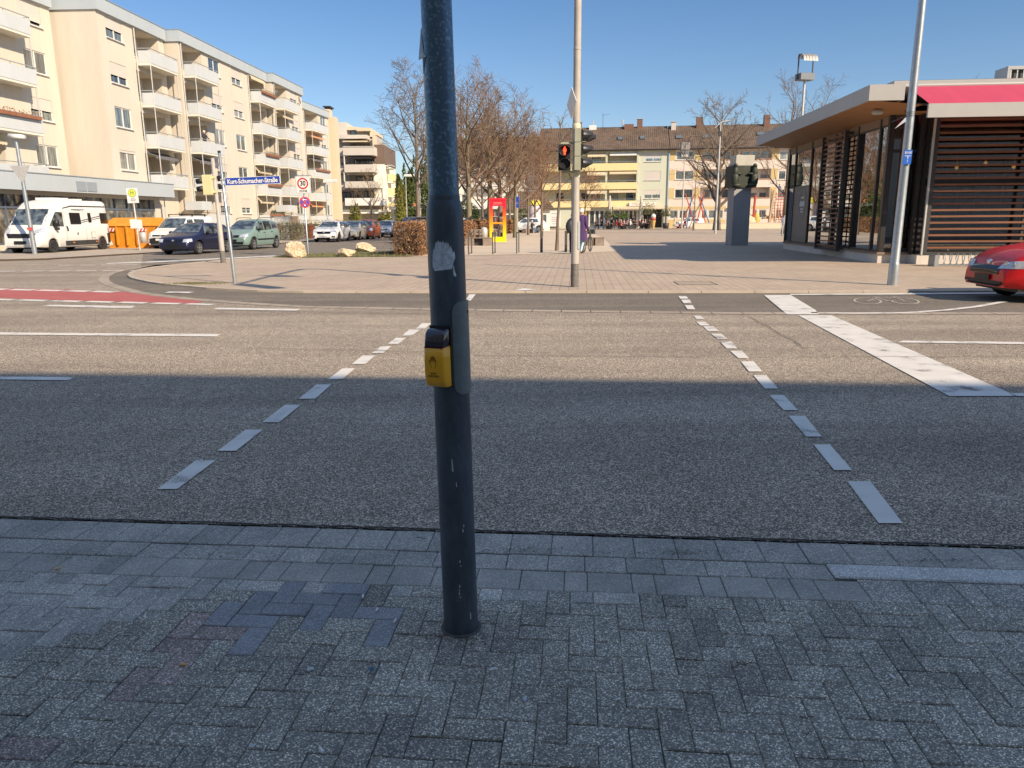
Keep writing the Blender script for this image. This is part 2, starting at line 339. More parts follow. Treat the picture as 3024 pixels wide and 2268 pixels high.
M('twig_grey', (.15,.115,.085), .9, var=.2, scale=.8)
M('hedge_leaf', (.35,.19,.085), .9, var=.45, scale=5)
M('hedge_leaf_dark', (.19,.10,.055), .9, var=.4, scale=5)
M('ever', (.07,.095,.02), .9, var=.4, scale=3)
M('ever_yellow', (.19,.19,.035), .9, var=.3, scale=3)
M('leaf_green', (.10,.15,.03), .8, var=.4, scale=4)
M('leaf_olive', (.16,.16,.08), .8, var=.4, scale=4)
M('rock', (.62,.50,.34), .95, var=.3, scale=3.5, bump=1, bscale=9)
M('wood', (.19,.078,.038), .55, var=.2, scale=4, stretch=(.2,1,3))
M('wood_dark', (.09,.045,.03), .6, var=.2, scale=4)
M('wood_soffit', (.36,.18,.075), .6, var=.15, scale=1.5, stretch=(1,6,1))
M('wood_grey', (.26,.21,.17), .8, var=.2, scale=5)
M('skin', (.55,.33,.24), .6, var=.05); M('hair_white', (.72,.68,.62), .8, var=.1); M('hair_dark', (.05,.035,.025), .7, var=.2); M('hair_grey', (.35,.32,.3), .8, var=.1); M('hair_blond', (.45,.3,.14), .7, var=.1)
# ================================================================== GROUND
def sheet(name, pts, z, mat, kind='structure', thick=0):
    mb = MB()
    if thick: mb.prism([(p[0], p[1]) for p in pts], z-thick, z)
    else: mb.poly([(p[0], p[1], z) for p in pts])
    o = mb.build(name, mat); tag(o, kind=kind); return o
o = sheet('ground', [(-900,-300),(900,-300),(900,1500),(-900,1500)], -.05, MT['far_ground'])
def strip(mb, pts, wd, z):
    for i in range(len(pts)-1):
        a = Vector((pts[i][0], pts[i][1])); b = Vector((pts[i+1][0], pts[i+1][1]))
        def nrm(i):
            p = Vector(pts[max(i-1,0)][:2]); q = Vector(pts[min(i+1,len(pts)-1)][:2]); d = (q-p).normalized(); return Vector((-d.y, d.x))*wd/2
        n0 = nrm(i); n1 = nrm(i+1)
        mb.quad((a.x-n0.x, a.y-n0.y, z), (b.x-n1.x, b.y-n1.y, z), (b.x+n1.x, b.y+n1.y, z), (a.x+n0.x, a.y+n0.y, z))
EDGE_L = (-2.74, 3.79); EDGE_R = (2.43, 3.33)
U = Vector((EDGE_R[0]-EDGE_L[0], EDGE_R[1]-EDGE_L[1])).normalized(); Vt = Vector((-U.y, U.x))   # Vt points away from the camera
O0 = Vector((0.2, 3.57))
def P2(u, v): q = O0+U*u+Vt*v; return (q.x, q.y)
FD = Vector((.087, .996)).normalized()    # direction of the side street and facades
# gutter line between lanes and cycle strip
GL = [(-14,17.6),(-10.9,15.6),(-7.5,14.35),(-4,13.45),(-.68,13.01),(3.74,12.3),(8.13,11.9),(14,11.3),(40,8.8)]
GL2 = [G(1040,690-4,0)]
# cycle strip sheet (darker, finer asphalt) right up to the kerb
KERB = [(40,12.9),(20,14.6),(9.54,15.66),(2.89,16.01),(-1,16.25)]+[tuple(G(a, b))[:2] for a, b in [(895,865),(761,862),(610,854),(488,843),(440,836),(407,829),(385,823),(376,815),(382,807.5),(400,801),(430,794),(488,786),(560,781)]]
KERB = KERB[:-1]+[(-11.3,30.3),(-9.95,31.9)]
GLi = [(40,9.4),(14,11.7),(8.13,12.2),(3.74,12.45),(-.68,13.15)]+[tuple(G(a, b))[:2] for a, b in [(895,906.6),(700,894),(570,884),(470,873),(407,864),(346,847.6),(318,838),(306,828),(308,818),(325,808),(366,797.5),(410,791.5)]]
sheet('road', [P2(-60,0), P2(80,0), (80,5.8)]+GLi+[(-13.0,28.5), (-11.6,32.2), (-10.2,34.1), (-5.5,37), (-2,48), (1.5,85), (5,118), (-10,120), (-14.6,57.5), (-17.5,37.5), (-19.2,31.5), (-27,28.7), (-60,26)], 0, MT['asphalt'])
sheet('cycle_path', KERB[:-2]+GLi[::-1], -.004, MT['asphalt_old'])
mb = MB(); strip(mb, GLi, .26, .006); tag(mb.build('gutter', MT['gutter_strip']), kind='structure')
mb = MB()
for i in range(len(KERB)-1):
    a = Vector(KERB[i]); b = Vector(KERB[i+1]); n = int(max(1, (b-a).length/1.0))
    for k in range(n):
        p = a.lerp(b, k/n); q = a.lerp(b, (k+1)/n-.012/(b-a).length*1); d = (q-p).normalized(); nn = Vector((-d.y, d.x))
        p2 = p-nn*.13; q2 = q-nn*.13
        mb.add([(p.x,p.y,-.04),(q.x,q.y,-.04),(q2.x,q2.y,-.04),(p2.x,p2.y,-.04),(p.x,p.y,.038),(q.x,q.y,.038),(q2.x,q2.y,.045),(p2.x,p2.y,.045)],
               [(4,5,6,7),(0,1,5,4),(2,3,7,6),(1,2,6,5),(3,0,4,7)])
tag(mb.build('kerb', M('kerb_stone', (.47,.40,.32), .85, var=.15, scale=1.5)), kind='structure')
# side street lighter asphalt beyond the mouth
sheet('side_road', [(-13.2,27.2), (-12.3,28.2), (-11.3,30.3), (-9.9,31.9), (-10.1,34.2), (-5.5,37), (-4.5,40), (-2,60), (3,118), (-10,120), (-14.6,57.5), (-18,37.5)], .004, MT['asphalt_side'])
# plaza
sheet('plaza', [(200,2),(60,11)]+[(k[0], k[1]+.06) for k in KERB]+[(-5.2,32.4),(-4.3,32),(-3.2,44),(-1,77),(3.5,118),(200,118)], .034, MT['plaza_slabs'])
sheet('gravel_bed', [(-4.35,31.75),(2.9,33.9),(4.9,35.4),(5.4,41),(7.2,60),(9,95),(4.5,100),(-.6,77),(-2.6,46),(-3.9,34)], .042, MT['gravel'])
g = sheet('grass_verge', [(-9.95,31.95),(-9.0,31.5),(-4.3,31.8),(-3.2,36.2),(-5.5,36.8),(-10.0,34.1)], .05, MT['grass'])
# far pavement along the shops, left
sheet('pavement_left', [(-60,26.2),(-27,28.9),(-19.4,31.8),(-17.7,37.6),(-14.8,57.5),(-10.4,120),(-40,120),(-60,60)], .06, M('pave_left', (.40,.34,.27), .9, var=.12, scale=.8), thick=.1)
mb = MB(); strip(mb, [(-60,26.15),(-27,28.85),(-19.35,31.75),(-17.6,37.6),(-14.7,57.5),(-10.3,120)], .14, .066); tag(mb.build('kerb', MT['kerb_stone']), kind='structure')
# ---------------- markings (kept as painted sheets 4 mm above the road)
def mark(quads, z=.008, name='road_marking', mat=PAINT):
    mb = MB()
    for q in quads: mb.poly([(p[0], p[1], z) for p in q])
    o = mb.build(name, mat); tag(o, kind='structure'); return o
k = 3024/2212
def gp(*pts): return [tuple(G(x*k, y*k))[:2] for x, y in pts]
qs = []
def para(x0, y0, x1, x2, y1, x3):  # near-left, near y, near-right, far-left, far y, far-right
    qs.append(gp((x0, y0), (x1, y0), (x3, y1), (x2, y1)))
para(340,1059,383,424,996,467); para(470,976,510,531,930,568); para(566,914,603,616,876,650); para(645,863,681,684,832,716)
para(708,821,739,740,797,767); para(760,788,789,783,769,810); para(803,764,828,823,749,845); para(838,744,860,855,731,877); para(869,726,890,884,713,907); para(898,711,918,912,699,932)
para(1005,650,1017,1014,636,1028); para(988,663,1003,997,654,1011)
for a in [(1898,1133,1950,1830,1042,1880),(1802,1018,1841,1757,962,1792),(1741,945,1775,1703,900,1739),(1693,888,1724,1662,855,1693),(1652,841,1681,1627,812,1655),
          (1618,804,1647,1600,782,1628),(1595,775,1618,1577,759,1603),(1570,754,1593,1555,739,1580),(1549,733,1572,1536,722,1558),(1529,716,1553,1519,706,1541),(1513,704,1533,1504,696,1524),(1504,690,1522,1499,683,1514),(1485,669,1502,1479,660,1496),(1477,656,1494,1471,648,1490),(1469,646,1487,1465,640,1482)]: para(*a)
qs.append(gp((1650,638),(1708,638),(1761,670),(1769,680),(1700,680))); qs.append(gp((1724,682),(1796,682),(2196,857),(2050,857)))
qs.append(gp((2192,857),(2260,858),(2260,852),(2180,851))); qs.append(gp((1938,741),(2300,746),(2300,741),(1950,737)))
qs.append(gp((1708,638),(1940,637),(2300,634),(2300,631),(1706,635.5)))
qs.append(gp((0,719),(0,724),(468,728),(476,723))); qs.append(gp((0,815),(0,821),(150,823),(160,816)))
qs.append(gp((92,662),(108,659),(293,662),(284,667))); qs.append(gp((460,669),(470,665.5),(650,668.5),(640,672)))
qs.append(gp((355,633),(366,630.5),(419,631),(408,634)))
for i in range(5): x = -40+i*59; qs.append(gp((x-5,625.6+i*1.4),(x+14,623.2+i*1.4),(x+64,624.2+i*1.4),(x+46,627+i*1.4)))
for i in range(7): x = -30+i*72; qs.append(gp((x-8,648+i*1.7),(x+10,645.5+i*1.7),(x+66,647+i*1.7),(x+50,650+i*1.7)))
for i in range(9): x = -10+i*58; qs.append(gp((x,587.2-i*.4),(x+44,586.5-i*.4),(x+44,585.6-i*.4),(x+2,586.2-i*.4)))
for i in range(4): x = 125+i*46; qs.append(gp((x,574-i*.3),(x+34,573.6-i*.3),(x+34,573-i*.3),(x+2,573.3-i*.3)))
mark(qs)
mark([gp((230,569),(330,565),(470,558.5),(600,552),(640,551),(640,552.3),(600,554),(470,560.8),(330,567.5),(230,570.5)), gp((700,549),(832,545),(832,546),(700,551)), gp((640,556.5),(836,549),(836,550),(640,558))], .012)
# curved edge line of the cycle strip on the right
mb = MB(); strip(mb, [G(x*k, y*k)[:2] for x, y in [(1752,676),(1850,677.5),(1960,676),(2040,671),(2110,663),(2170,652)]], .13, .008); tag(mb.build('road_marking', PAINT), kind='structure')
# red cycle lane
sheet('cycle_lane', gp((-60,619),(0,622.5),(150,625.5),(290,632),(380,641),(440,650.5),(420,656),(200,651),(0,644),(-60,642)), .004, MT['red_lane'])
# faint second paving strip inside the curve
# bicycle symbol painted on the strip
mb = MB(); bo = G(1914*k, 650*k); bx = Vector((.996,-.09)); by = Vector((.35,.94))
def bp(x, y):
    x *= .80; y = y*.58+.05
    return (bo.x+bx.x*x+by.x*y, bo.y+bx.y*x+by.y*y)
for cx in (-.42, .42): strip(mb, [bp(cx+.30*cos(t*pi/12), .95*sin(t*pi/12)-.1) for t in range(25)], .04, .003)
for a, b_ in [((-.42,-.1),(-.12,.9)),((-.12,.9),(.28,.8)),((.42,-.1),(.25,1.2)),((-.42,-.1),(.05,-.2)),((.05,-.2),(.28,.8)),((.05,-.2),(-.16,1.1)),((.25,1.2),(.38,1.25)),((-.24,1.15),(-.08,1.12))]:
    strip(mb, [bp(*a), bp(*b_)], .035, .003)
tag(mb.build('cycle_symbol', M('worn_paint', (.42,.39,.33), .8, var=.25, scale=9)), kind='structure')
dq = G(2052,841); t_ = thing('inspection_cover', 'rectangular paved inspection cover set in the plaza paving near the kerb', 'manhole cover', (dq.x, dq.y, .036), radians(-4))
mb = MB(); mb.box(-.45,.45,-.45,-.43,0,.004); mb.box(-.45,.45,.43,.45,0,.004); mb.box(-.45,-.43,-.43,.43,0,.004); mb.box(.43,.45,-.43,.43,0,.004); mb.build('cover_frame', M('iron', (.07,.06,.05), .7), t_); mb = MB(); mb.box(-.42,.42,-.42,.42,-.01,.002); mb.build('cover_plate', M('cover_conc', (.36,.29,.215), .9, var=.15, scale=5), t_)
dq = G(1552,861); mb = MB(); mb.add([(-.22,-.1,.002),(.1,-.14,.012),(.24,.05,.004),(-.05,.13,.02)], [(0,1,3),(1,2,3)]); o = mb.build('paper_scrap', M('paper_white', (.72,.73,.72), .8), loc=(dq.x, dq.y, .038)); tag(o, 'flat white paper scrap on the plaza paving left of the mast', 'litter')
dq = G(2480,1205); t_ = thing('drain_cover', 'round iron manhole cover in the shaded lane right of the crossing', 'manhole cover', (dq.x, dq.y, .001)) if False else None
# cracks in the asphalt
random.seed(5)
mb = MB()
def crack(x0, y0, x1, y1, n, jit, wd):
    a = G(x0*k, y0*k); b = G(x1*k, y1*k)
    strip(mb, [(a.x+(b.x-a.x)*i/n+random.uniform(-jit, jit), a.y+(b.y-a.y)*i/n+random.uniform(-jit, jit)) for i in range(n+1)], wd, .0125)
crack(1620,686,1745,755,14,.02,.012); crack(1018,690,1500,688,30,.02,.012); crack(560,754,930,762,30,.03,.012); crack(1020,770,1530,772,40,.03,.012); crack(1740,772,2212,772,40,.03,.01); crack(300,668,930,680,30,.02,.02)
tag(mb.build('asphalt_crack', M('crack', (.05,.045,.04), .9)), kind='structure')

# ================================================================== NEAR PAVEMENT: real blocks
random.seed(11)
A_ = .0965
nearcol = {}
def near_pts(lst, ox, oy, kk): return [(ox+x/kk, oy+y/kk) for x, y in lst]
blue = near_pts([(420,355),(700,330),(820,410),(520,435),(940,500),(630,530),(1170,700)], 700,1600,2.484)+near_pts([(1380,712),(1580,680),(1430,795),(1545,880),(1600,780)], 0,1450,2.0275)+near_pts([(220,470),(340,560)],700,1600,2.484)
red = near_pts([(1200,800),(1120,870),(1000,950),(1260,900),(770,1080),(1050,1045),(180,1440)], 0,1450,2.0275)
blocks = []
NJ = 40
for i in range(-62, 63):
    for j in range(2, NJ):   # rows counted from the band of kerb stones towards the camera
        d = (i+j) % 4        # j grows towards the camera
        if d == 0: blocks.append((i, j, 2, 1))
        elif d == 3: blocks.append((i, j, 1, 2)) if False else None
for i in range(-62, 63):
    for j in range(1, NJ):
        if (i+j) % 4 == 2: blocks.append((i, j, 1, 2))
V0 = .50
def toW(u, v): q = O0+U*u-Vt*v; return q.x, q.y
cent = []
for (i, j, w_, h_) in blocks:
    u0 = i*A_; v0 = V0+(j-1)*A_; u1 = u0+w_*A_; v1 = v0+h_*A_
    v0c = max(v0, V0+A_*1.0)
    cx, cy = toW((u0+u1)/2, (v0c+v1)/2); px, py = PROJ((cx, cy, 0)); cent.append((px, py, u0, u1, v0c, v1))
special = {}
for lst, tagc in ((blue, 'b'), (red, 'r')):
    for p in lst:
        bi = min(range(len(cent)), key=lambda q: (cent[q][0]-p[0])**2+((cent[q][1]-p[1])*1.5)**2); special[bi] = tagc
mb = MB()
def pblock(u0, u1, v0, v1, col, dz=0, tilt=(0,0), gap=.0014, b=.004, h=.05):
    u0 += gap; u1 -= gap; v0 += gap; v1 -= gap
    if v1-v0 < .01 or u1-u0 < .01: return
    mb.col = col; vs = []
    for uu, vv, zz in [(u0,v0,-h),(u1,v0,-h),(u1,v1,-h),(u0,v1,-h),(u0,v0,-b),(u1,v0,-b),(u1,v1,-b),(u0,v1,-b),(u0+b,v0+b,0),(u1-b,v0+b,0),(u1-b,v1-b,0),(u0+b,v1-b,0)]:
        x, y = toW(uu, vv); vs.append((x, y, zz+dz+(0 if zz == -h else tilt[0]*(uu-u0)+tilt[1]*(vv-v0))))
    mb.add(vs, [(4,7,6,5)[::-1] if False else (0,4,5,1),(1,5,6,2),(2,6,7,3),(3,7,4,0),(4,8,9,5),(5,9,10,6),(6,10,11,7),(7,11,8,4),(8,11,10,9)])
for q, (px, py, u0, u1, v0, v1) in enumerate(cent):
    if (u0+u1)/2 > 5.6 or (u0+u1)/2 < -5.6: continue
    smooth = py < (1700+random.uniform(-8,8)) or (px < 650 and py < 1930-.25*px) or (650 <= px < 1240 and py < 1745+.0*px) or (1400 < px < 2330 and py < 1780-.03*(px-1400))
    g = random.gauss(1, .09)
    if special.get(q) == 'b': c = (.285*g, .285*g, .29*g); sp = .35
    elif special.get(q) == 'r': c = (.32*g, .25*g, .225*g); sp = .85
    elif smooth: c = (.41*g, .385*g, .34*g); sp = .55
    else: c = (.335*g, .308*g, .262*g); sp = 1.0
    pblock(u0, u1, v0, v1, (*c, sp), random.gauss(-.0008, .0012) , (random.gauss(0,.008), random.gauss(0,.008)), gap=random.uniform(.0006,.0018), b=.0035)
# first band of stones and gutter slabs
u = -6.0
while u < 6:
    w_ = .20; g = random.gauss(1, .06)
    pblock(u, u+w_, .012, .24, (.385*g,.36*g,.315*g,.55), random.uniform(-.0025,-.0005), (random.gauss(0,.006),0), b=.004); u += w_
u = -6.0
while u < 6:
    w_ = random.choice([.17,.19,.19]); g = random.gauss(1, .07)
    if u+w_ > 1.26: w_ = 1.26-u if u < 1.26 else w_
    if u < 1.259: pblock(u, u+w_, .25, .25+.155, (.395*g,.37*g,.325*g,.55), random.gauss(-.001,.001), (0,0))
    u += w_
for a, b_ in [(1.262,2.195),(2.205,3.1),(3.11,4.1),(4.11,5.1),(5.11,6.1)]: pblock(a, b_, .25, .385, (.58,.57,.54,.5), .004, (0,0), b=.006)
u = -6.0
while u < 6:
    w_ = random.choice([.1,.195,.195]); g = random.gauss(1, .07)
    v_a = .41 if u < 1.2 else .39
    pblock(u, u+w_, v_a, V0+A_*.99-.0, (.385*g,.36*g,.315*g,.3 if u < 1.2 else .9), random.gauss(-.001,.001), (0,0)); u += w_
tag(mb.build('pavement', PAVER), kind='structure')
sheet('pavement_joint_sand', [P2(-6.2,-.005), P2(6.2,-.005), P2(6.2,-4.4), P2(-6.2,-4.4)], -.006, MT['joint'])
slabs('pave_near_far', (.23,.225,.21), (.20,.20,.185), (.035,.036,.034), .2, .1, -.0888, .006)
sheet('pavement_behind', [P2(-60,-.005), P2(-6.2,-.005), P2(-6.2,-4.4), P2(6.2,-4.4), P2(6.2,-.005), P2(80,-.005), P2(80,-12.5), P2(-60,-12.5)], -.004, MT['pave_near_far'])
# ragged asphalt lip along the gutter: loose grit
random.seed(3)
mb = MB(); mb.col = None
def grit(mb, x, y, z, r):
    vs = [(x+random.uniform(.6,1)*r*cos(t), y+random.uniform(.6,1)*r*sin(t), z) for t in (0,1.57,3.14,4.71)]+[(x, y, z+r*.8)]
    mb.add(vs, [(0,1,4),(1,2,4),(2,3,4),(3,0,4)])
for _ in range(1500):
    uu = random.uniform(-4.5,4.5); vv = random.gauss(-.004,.012); x, y = toW(uu, vv); grit(mb, x, y, -.002, random.uniform(.002,.006))
for _ in range(700):
    uu = random.uniform(-4,4); vv = random.uniform(0,3.2)**1.0; x, y = toW(uu, vv); grit(mb, x, y, -.002, random.uniform(.001,.003))
tag(mb.build('grit', M('grit', (.42,.41,.38), .9, var=.5, scale=40)), kind='stuff')
mb = MB(); random.seed(14)
for (cx_, cy_, n_, sx_, sy_) in ((1560,1625,60,.10,.015),(2020,1632,140,.22,.02),(620,1640,40,.2,.02),(1420,1890,40,.05,.03),(1310,1880,30,.05,.02),(2760,1655,60,.12,.01),(200,1650,60,.2,.03)):
    q_ = G(cx_, cy_)
    for _ in range(n_):
        x = q_.x+random.gauss(0, sx_); y = q_.y+random.gauss(0, sy_); a_ = random.uniform(0, 6.3); l_ = random.uniform(.003,.011); w_ = random.uniform(.001,.003)
        mb.add([(x-l_*cos(a_), y-l_*sin(a_), .001), (x+w_*sin(a_), y-w_*cos(a_), .003), (x+l_*cos(a_), y+l_*sin(a_), .002), (x-w_*sin(a_), y+w_*cos(a_), .002)], [(0,1,2,3)])
tag(mb.build('leaf_litter', M('debris', (.10,.065,.04), .9, var=.5, scale=60)), kind='stuff')
mb = MB(); random.seed(8)
strip(mb, [toW(u_*.05, -.008+random.uniform(-.008,.008)) for u_ in range(-100, 101)], .013, .004)
tag(mb.build('asphalt_edge', M('edge_dark', (.035,.033,.03), .95)), kind='structure')
# litter
def litter(name, label, cat, px, py, fn, mat, group=None):
    mb = MB(); fn(mb); p = G(px, py, .0); o = mb.build(name, mat, loc=(p.x, p.y, .003), rz=random.uniform(0, 6)); tag(o, label, cat, group)
def blob(r, h, n=9, seed=0):
    def f(mb):
        rr = random.Random(seed); ring = [(r*rr.uniform(.6,1.1)*cos(2*pi*i/n), r*rr.uniform(.5,.9)*sin(2*pi*i/n), rr.uniform(0,h)) for i in range(n)]
        mb.add(ring+[(0,0,h*1.3)], [(i, (i+1) % n, n) for i in range(n)]+[tuple(range(n))[::-1]])
    return f
def butt(mb): mb.cyl((-.013,0,.004), (.013,0,.004), .0042, n=8)
M('butt_tan', (.62,.36,.13), .8, var=.1); M('paper', (.55,.58,.58), .8, var=.1); M('gum', (.40,.46,.50), .7, var=.05); M('blue_wrap', (.01,.10,.18), .35, var=.2)
litter('cigarette_end', 'flattened orange cigarette end on the red tinted paving blocks', 'cigarette end', 541, 1965, lambda mb: mb.bbox(-.011,.011,-.007,.007,0,.005,.002), MT['butt_tan'])
litter('cigarette_end', 'flattened orange cigarette end on smooth grey blocks near the left gutter', 'cigarette end', 171, 1681, lambda mb: mb.bbox(-.011,.011,-.007,.007,0,.005,.002), MT['butt_tan'])
litter('paper_scrap', 'crumpled pale paper scrap on the paving left of the pole', 'litter', 917, 1980, blob(.016,.008,9,1), MT['paper'])
litter('wrapper', 'small dark blue twisted wrapper on the paving below the pole', 'litter', 1096, 1983, blob(.014,.012,7,4), MT['blue_wrap'])
litter('gum_blob', 'flat pale chewing gum spot at the bottom edge of the pavement', 'chewing gum', 745, 2205, blob(.011,.002,10,5), MT['gum'])
litter('paper_scrap', 'torn white paper scrap on the paving right of the pole', 'litter', 1826, 2068, blob(.012,.006,6,7), MT['paper'])
litter('gum_blob', 'pale grey chewing gum spot right of the pole', 'chewing gum', 1551, 2067, blob(.012,.002,10,9), MT['gum'])
for px, py, t in [(1166,1838,'beside the lone blue block'),(1113,1805,'above the lone blue block'),(1072,1766,'at the end of the blue blocks'),(1455,1981,'on the paving below the pole'),(2636,2004,'on the dark blocks at the right'),(950,2220,'on the lowest row of blocks')]:
    litter('cigarette_end', 'thin white cigarette end '+t, 'cigarette end', px, py, butt, MT['white_paint'], 'white cigarette ends')
for px, py, ln, t in [(2190,1970,.09,'long curved dark twig on the blocks at centre right'),(2382,2125,.05,'short brown twig standing out on the right blocks'),(1245,1592,.05,'small forked twig on the gutter slabs left of the pole'),(1430,1630,.035,'tiny dark twig on the gutter slabs right of the pole'),(2390,2170,.04,'lower of two brown twigs at the bottom right')]:
    mb = MB(); pts = [(i*ln/6-ln/2, random.uniform(-.006,.006), .004+random.uniform(0,.004)) for i in range(7)]; mb.tube(pts, .0016, 5); p = G(px, py)
    tag(mb.build('twig', MT['wood_dark'], loc=(p.x, p.y, .002), rz=random.uniform(-.5,.5)), t, 'twig')

# ================================================================== NEAR SIGNAL POLE
M('pole_paint', (.075,.095,.115), .42, .35, var=.35, scale=14, spec=.6, stretch=(1,1,.35), bump=.12, bscale=60)
def pole_upper():
    m, nt, b = nmat('pole_galv'); N = nt.nodes; L = nt.links; b.inputs['Roughness'].default_value = .40; b.inputs['Metallic'].default_value = .6
    tc = N.new('ShaderNodeTexCoord'); vo = N.new('ShaderNodeTexNoise'); vo.inputs['Scale'].default_value = 85; vo.inputs['Detail'].default_value = 3; L.new(tc.outputs['Object'], vo.inputs[0])
    r = N.new('ShaderNodeValToRGB'); r.color_ramp.elements[0].position = .52; r.color_ramp.elements[0].color = (.10,.16,.22,1); r.color_ramp.elements[1].position = .68; r.color_ramp.elements[1].color = (.24,.33,.40,1)
    L.new(vo.outputs[0], r.inputs[0]); L.new(r.outputs[0], b.inputs['Base Color']); return m
POLEG = pole_upper()
pole = thing('crossing_signal_pole', 'thick dark painted steel pole in the foreground carrying a yellow push button', 'signal pole', (-.205, 2.685, 0), 0)
pole.rotation_euler = (0, radians(-.9), 0)
mb = MB(); mb.smooth = True
mb.lathe([(.0665,-.03),(.0665,.06),(.0660,.4),(.0655,1.0),(.0650,1.545),(.0635,1.585),(.058,1.615),(.0535,1.627)], n=48); mb.build('lower_tube', MT['pole_paint'], pole)
mb = MB(); mb.smooth = True
mb.lathe([(.055,1.615),(.0552,1.635),(.0535,1.640)], n=48); mb.build('collar', MT['pole_paint'], pole)
mb = MB(); mb.smooth = True; mb.lathe([(.0530,1.60),(.0500,2.6),(.0490,3.3)], n=48); mb.build('upper_tube', POLEG, pole)
def on_cyl(th, z, r): return (r*sin(th), -r*cos(th), z)   # th=0 faces the camera, positive to the right
def cyl_patch(name, cols, r, mat, thick=.0012, parent=pole):   # cols: (theta, z0, z1)
    mb = MB(); mb.smooth = False
    for (t0, a0, b0), (t1, a1, b1) in zip(cols[:-1], cols[1:]):
        o_ = [on_cyl(t0,a0,r+thick), on_cyl(t1,a1,r+thick), on_cyl(t1,b1,r+thick), on_cyl(t0,b0,r+thick)]
        i_ = [on_cyl(t0,a0,r-.002), on_cyl(t1,a1,r-.002), on_cyl(t1,b1,r-.002), on_cyl(t0,b0,r-.002)]
        mb.add(o_+i_, [(0,1,2,3),(0,4,5,1),(3,2,6,7)]+([(0,3,7,4)] if (t0,a0,b0) == cols[0] else [])+([(1,5,6,2)] if (t1,a1,b1) == cols[-1] else []))
    return mb.build(name, mat, parent)
cols = []
for i in range(21):
    t = radians(14+76*i/20); e = min(i, 8)/8; rr = .035*(1-sqrt(max(0, 1-(1-e)**2)))
    cols.append((t, .945+rr, 1.278-rr))
M('cover_grey', (.17,.20,.20), .5, .3, var=.15, scale=18)
cv = cyl_patch('access_cover', cols, .0655, MT['cover_grey'], .006)
mb = MB(); p = on_cyl(radians(74), 1.238, .073); mb.tube([on_cyl(radians(74), 1.238, .0705), p], .006, 10); mb.build('cover_lock', MT['black'], cv)
# sticker remains
random.seed(21); cols = []
prof = [(0,.35),(.04,.62),(.08,.75),(.11,.66),(.15,.86),(.2,.97),(.3,1),(.4,1.0),(.48,.96),(.53,1.02),(.58,.94),(.63,1.0),(.68,.88),(.72,.95),(.78,.8),(.83,.86),(.9,.62),(.96,.66),(1,.55)]
bot = [(0,.15),(.1,.0),(.85,.06),(.88,.2),(.93,.3),(1,.42)]
def lerp_tab(tab, x):
    for (a, b_), (c, d) in zip(tab[:-1], tab[1:]):
        if a <= x <= c: return b_+(d-b_)*(x-a)/(c-a+1e-9)
    return tab[-1][1]
for i in range(61):
    x = i/60; t = radians(-42+74*x); a = lerp_tab(bot, x); b_ = lerp_tab(prof, x)+random.uniform(-.05,.03); z0 = 1.385; hh = .100
    cols.append((t, z0+a*hh, z0+max(a+.03, b_)*hh))
M('sticker_grey', (.62,.66,.70), .8, var=.35, scale=60)
cyl_patch('sticker_remains', cols, .0652, MT['sticker_grey'], .0006)
cyl_patch('sticker_shred', [(radians(24), 1.372, 1.405), (radians(27), 1.366, 1.400), (radians(30), 1.364, 1.382), (radians(33), 1.365, 1.372)], .0652, MT['sticker_grey'], .0006)
# torn dark sticker on the upper tube, a flap standing off
M('sticker_dark', (.05,.055,.06), .5, var=.2)
cyl_patch('torn_sticker', [(radians(-88), 2.045, 2.175), (radians(-70), 2.03, 2.14), (radians(-58), 2.06, 2.10), (radians(-46), 2.075, 2.082)], .0522, MT['sticker_dark'], .0008)
mb = MB(); a = on_cyl(radians(-88),2.175,.054); b_ = on_cyl(radians(-45),2.08,.0535); c = on_cyl(radians(-80),2.075,.066); mb.add([a,b_,c],[(0,1,2)]); mb.build('sticker_flap', MT['sticker_grey'], pole)
# chips and scratches
mb = MB(); random.seed(33)
for th, z, ln in [(8,.30,.012),(10,.285,.006),(4,.20,.012),(3,.185,.010),(2,.17,.014),(4,.157,.008),(-4,.66,.05),(7,.60,.02),(38,.06,.03),(22,.42,.015),(25,.44,.012)]:
    t = radians(th); w_ = .0022; mb.add([on_cyl(t,z,.0667), on_cyl(t+w_/.065*random.uniform(1,2.5),z+.002,.0667), on_cyl(t+.03,z+ln,.0667), on_cyl(t-.01,z+ln*.9,.0667)], [(0,1,2,3)])
mb.build('paint_chips', MT['paper'], pole)
mb = MB(); random.seed(44)
for _ in range(70):
    t = radians(random.uniform(-75,75)); z = random.choice((random.uniform(.05,.7), random.uniform(.05,1.6))); ln = random.uniform(.003,.03); sl_ = random.uniform(-.25,.25); w_ = random.uniform(.0004,.0009)
    mb.add([on_cyl(t,z,.0667), on_cyl(t+w_/.065,z,.0667), on_cyl(t+w_/.065+sl_*ln/.065,z+ln,.0662), on_cyl(t+sl_*ln/.065,z+ln,.0662)], [(0,1,2,3)])
mb.build('scratches', M('scratch', (.24,.27,.30), .6), pole)
mb = MB(); mb.smooth = True; mb.lathe([(.080,.0),(.077,.002),(.068,.003)], n=24); mb.build('base_mortar', M('mortar', (.10,.095,.088), .95, var=.4, scale=60, bump=.8, bscale=120), pole)
# push button box
btn = bpy.data.objects.new('push_button', None)
bth = radians(-24)
M('button_yellow', (1.0,.46,.008), .32, var=.05, scale=30, coat=.3)
mb = MB(); mb.smooth = True
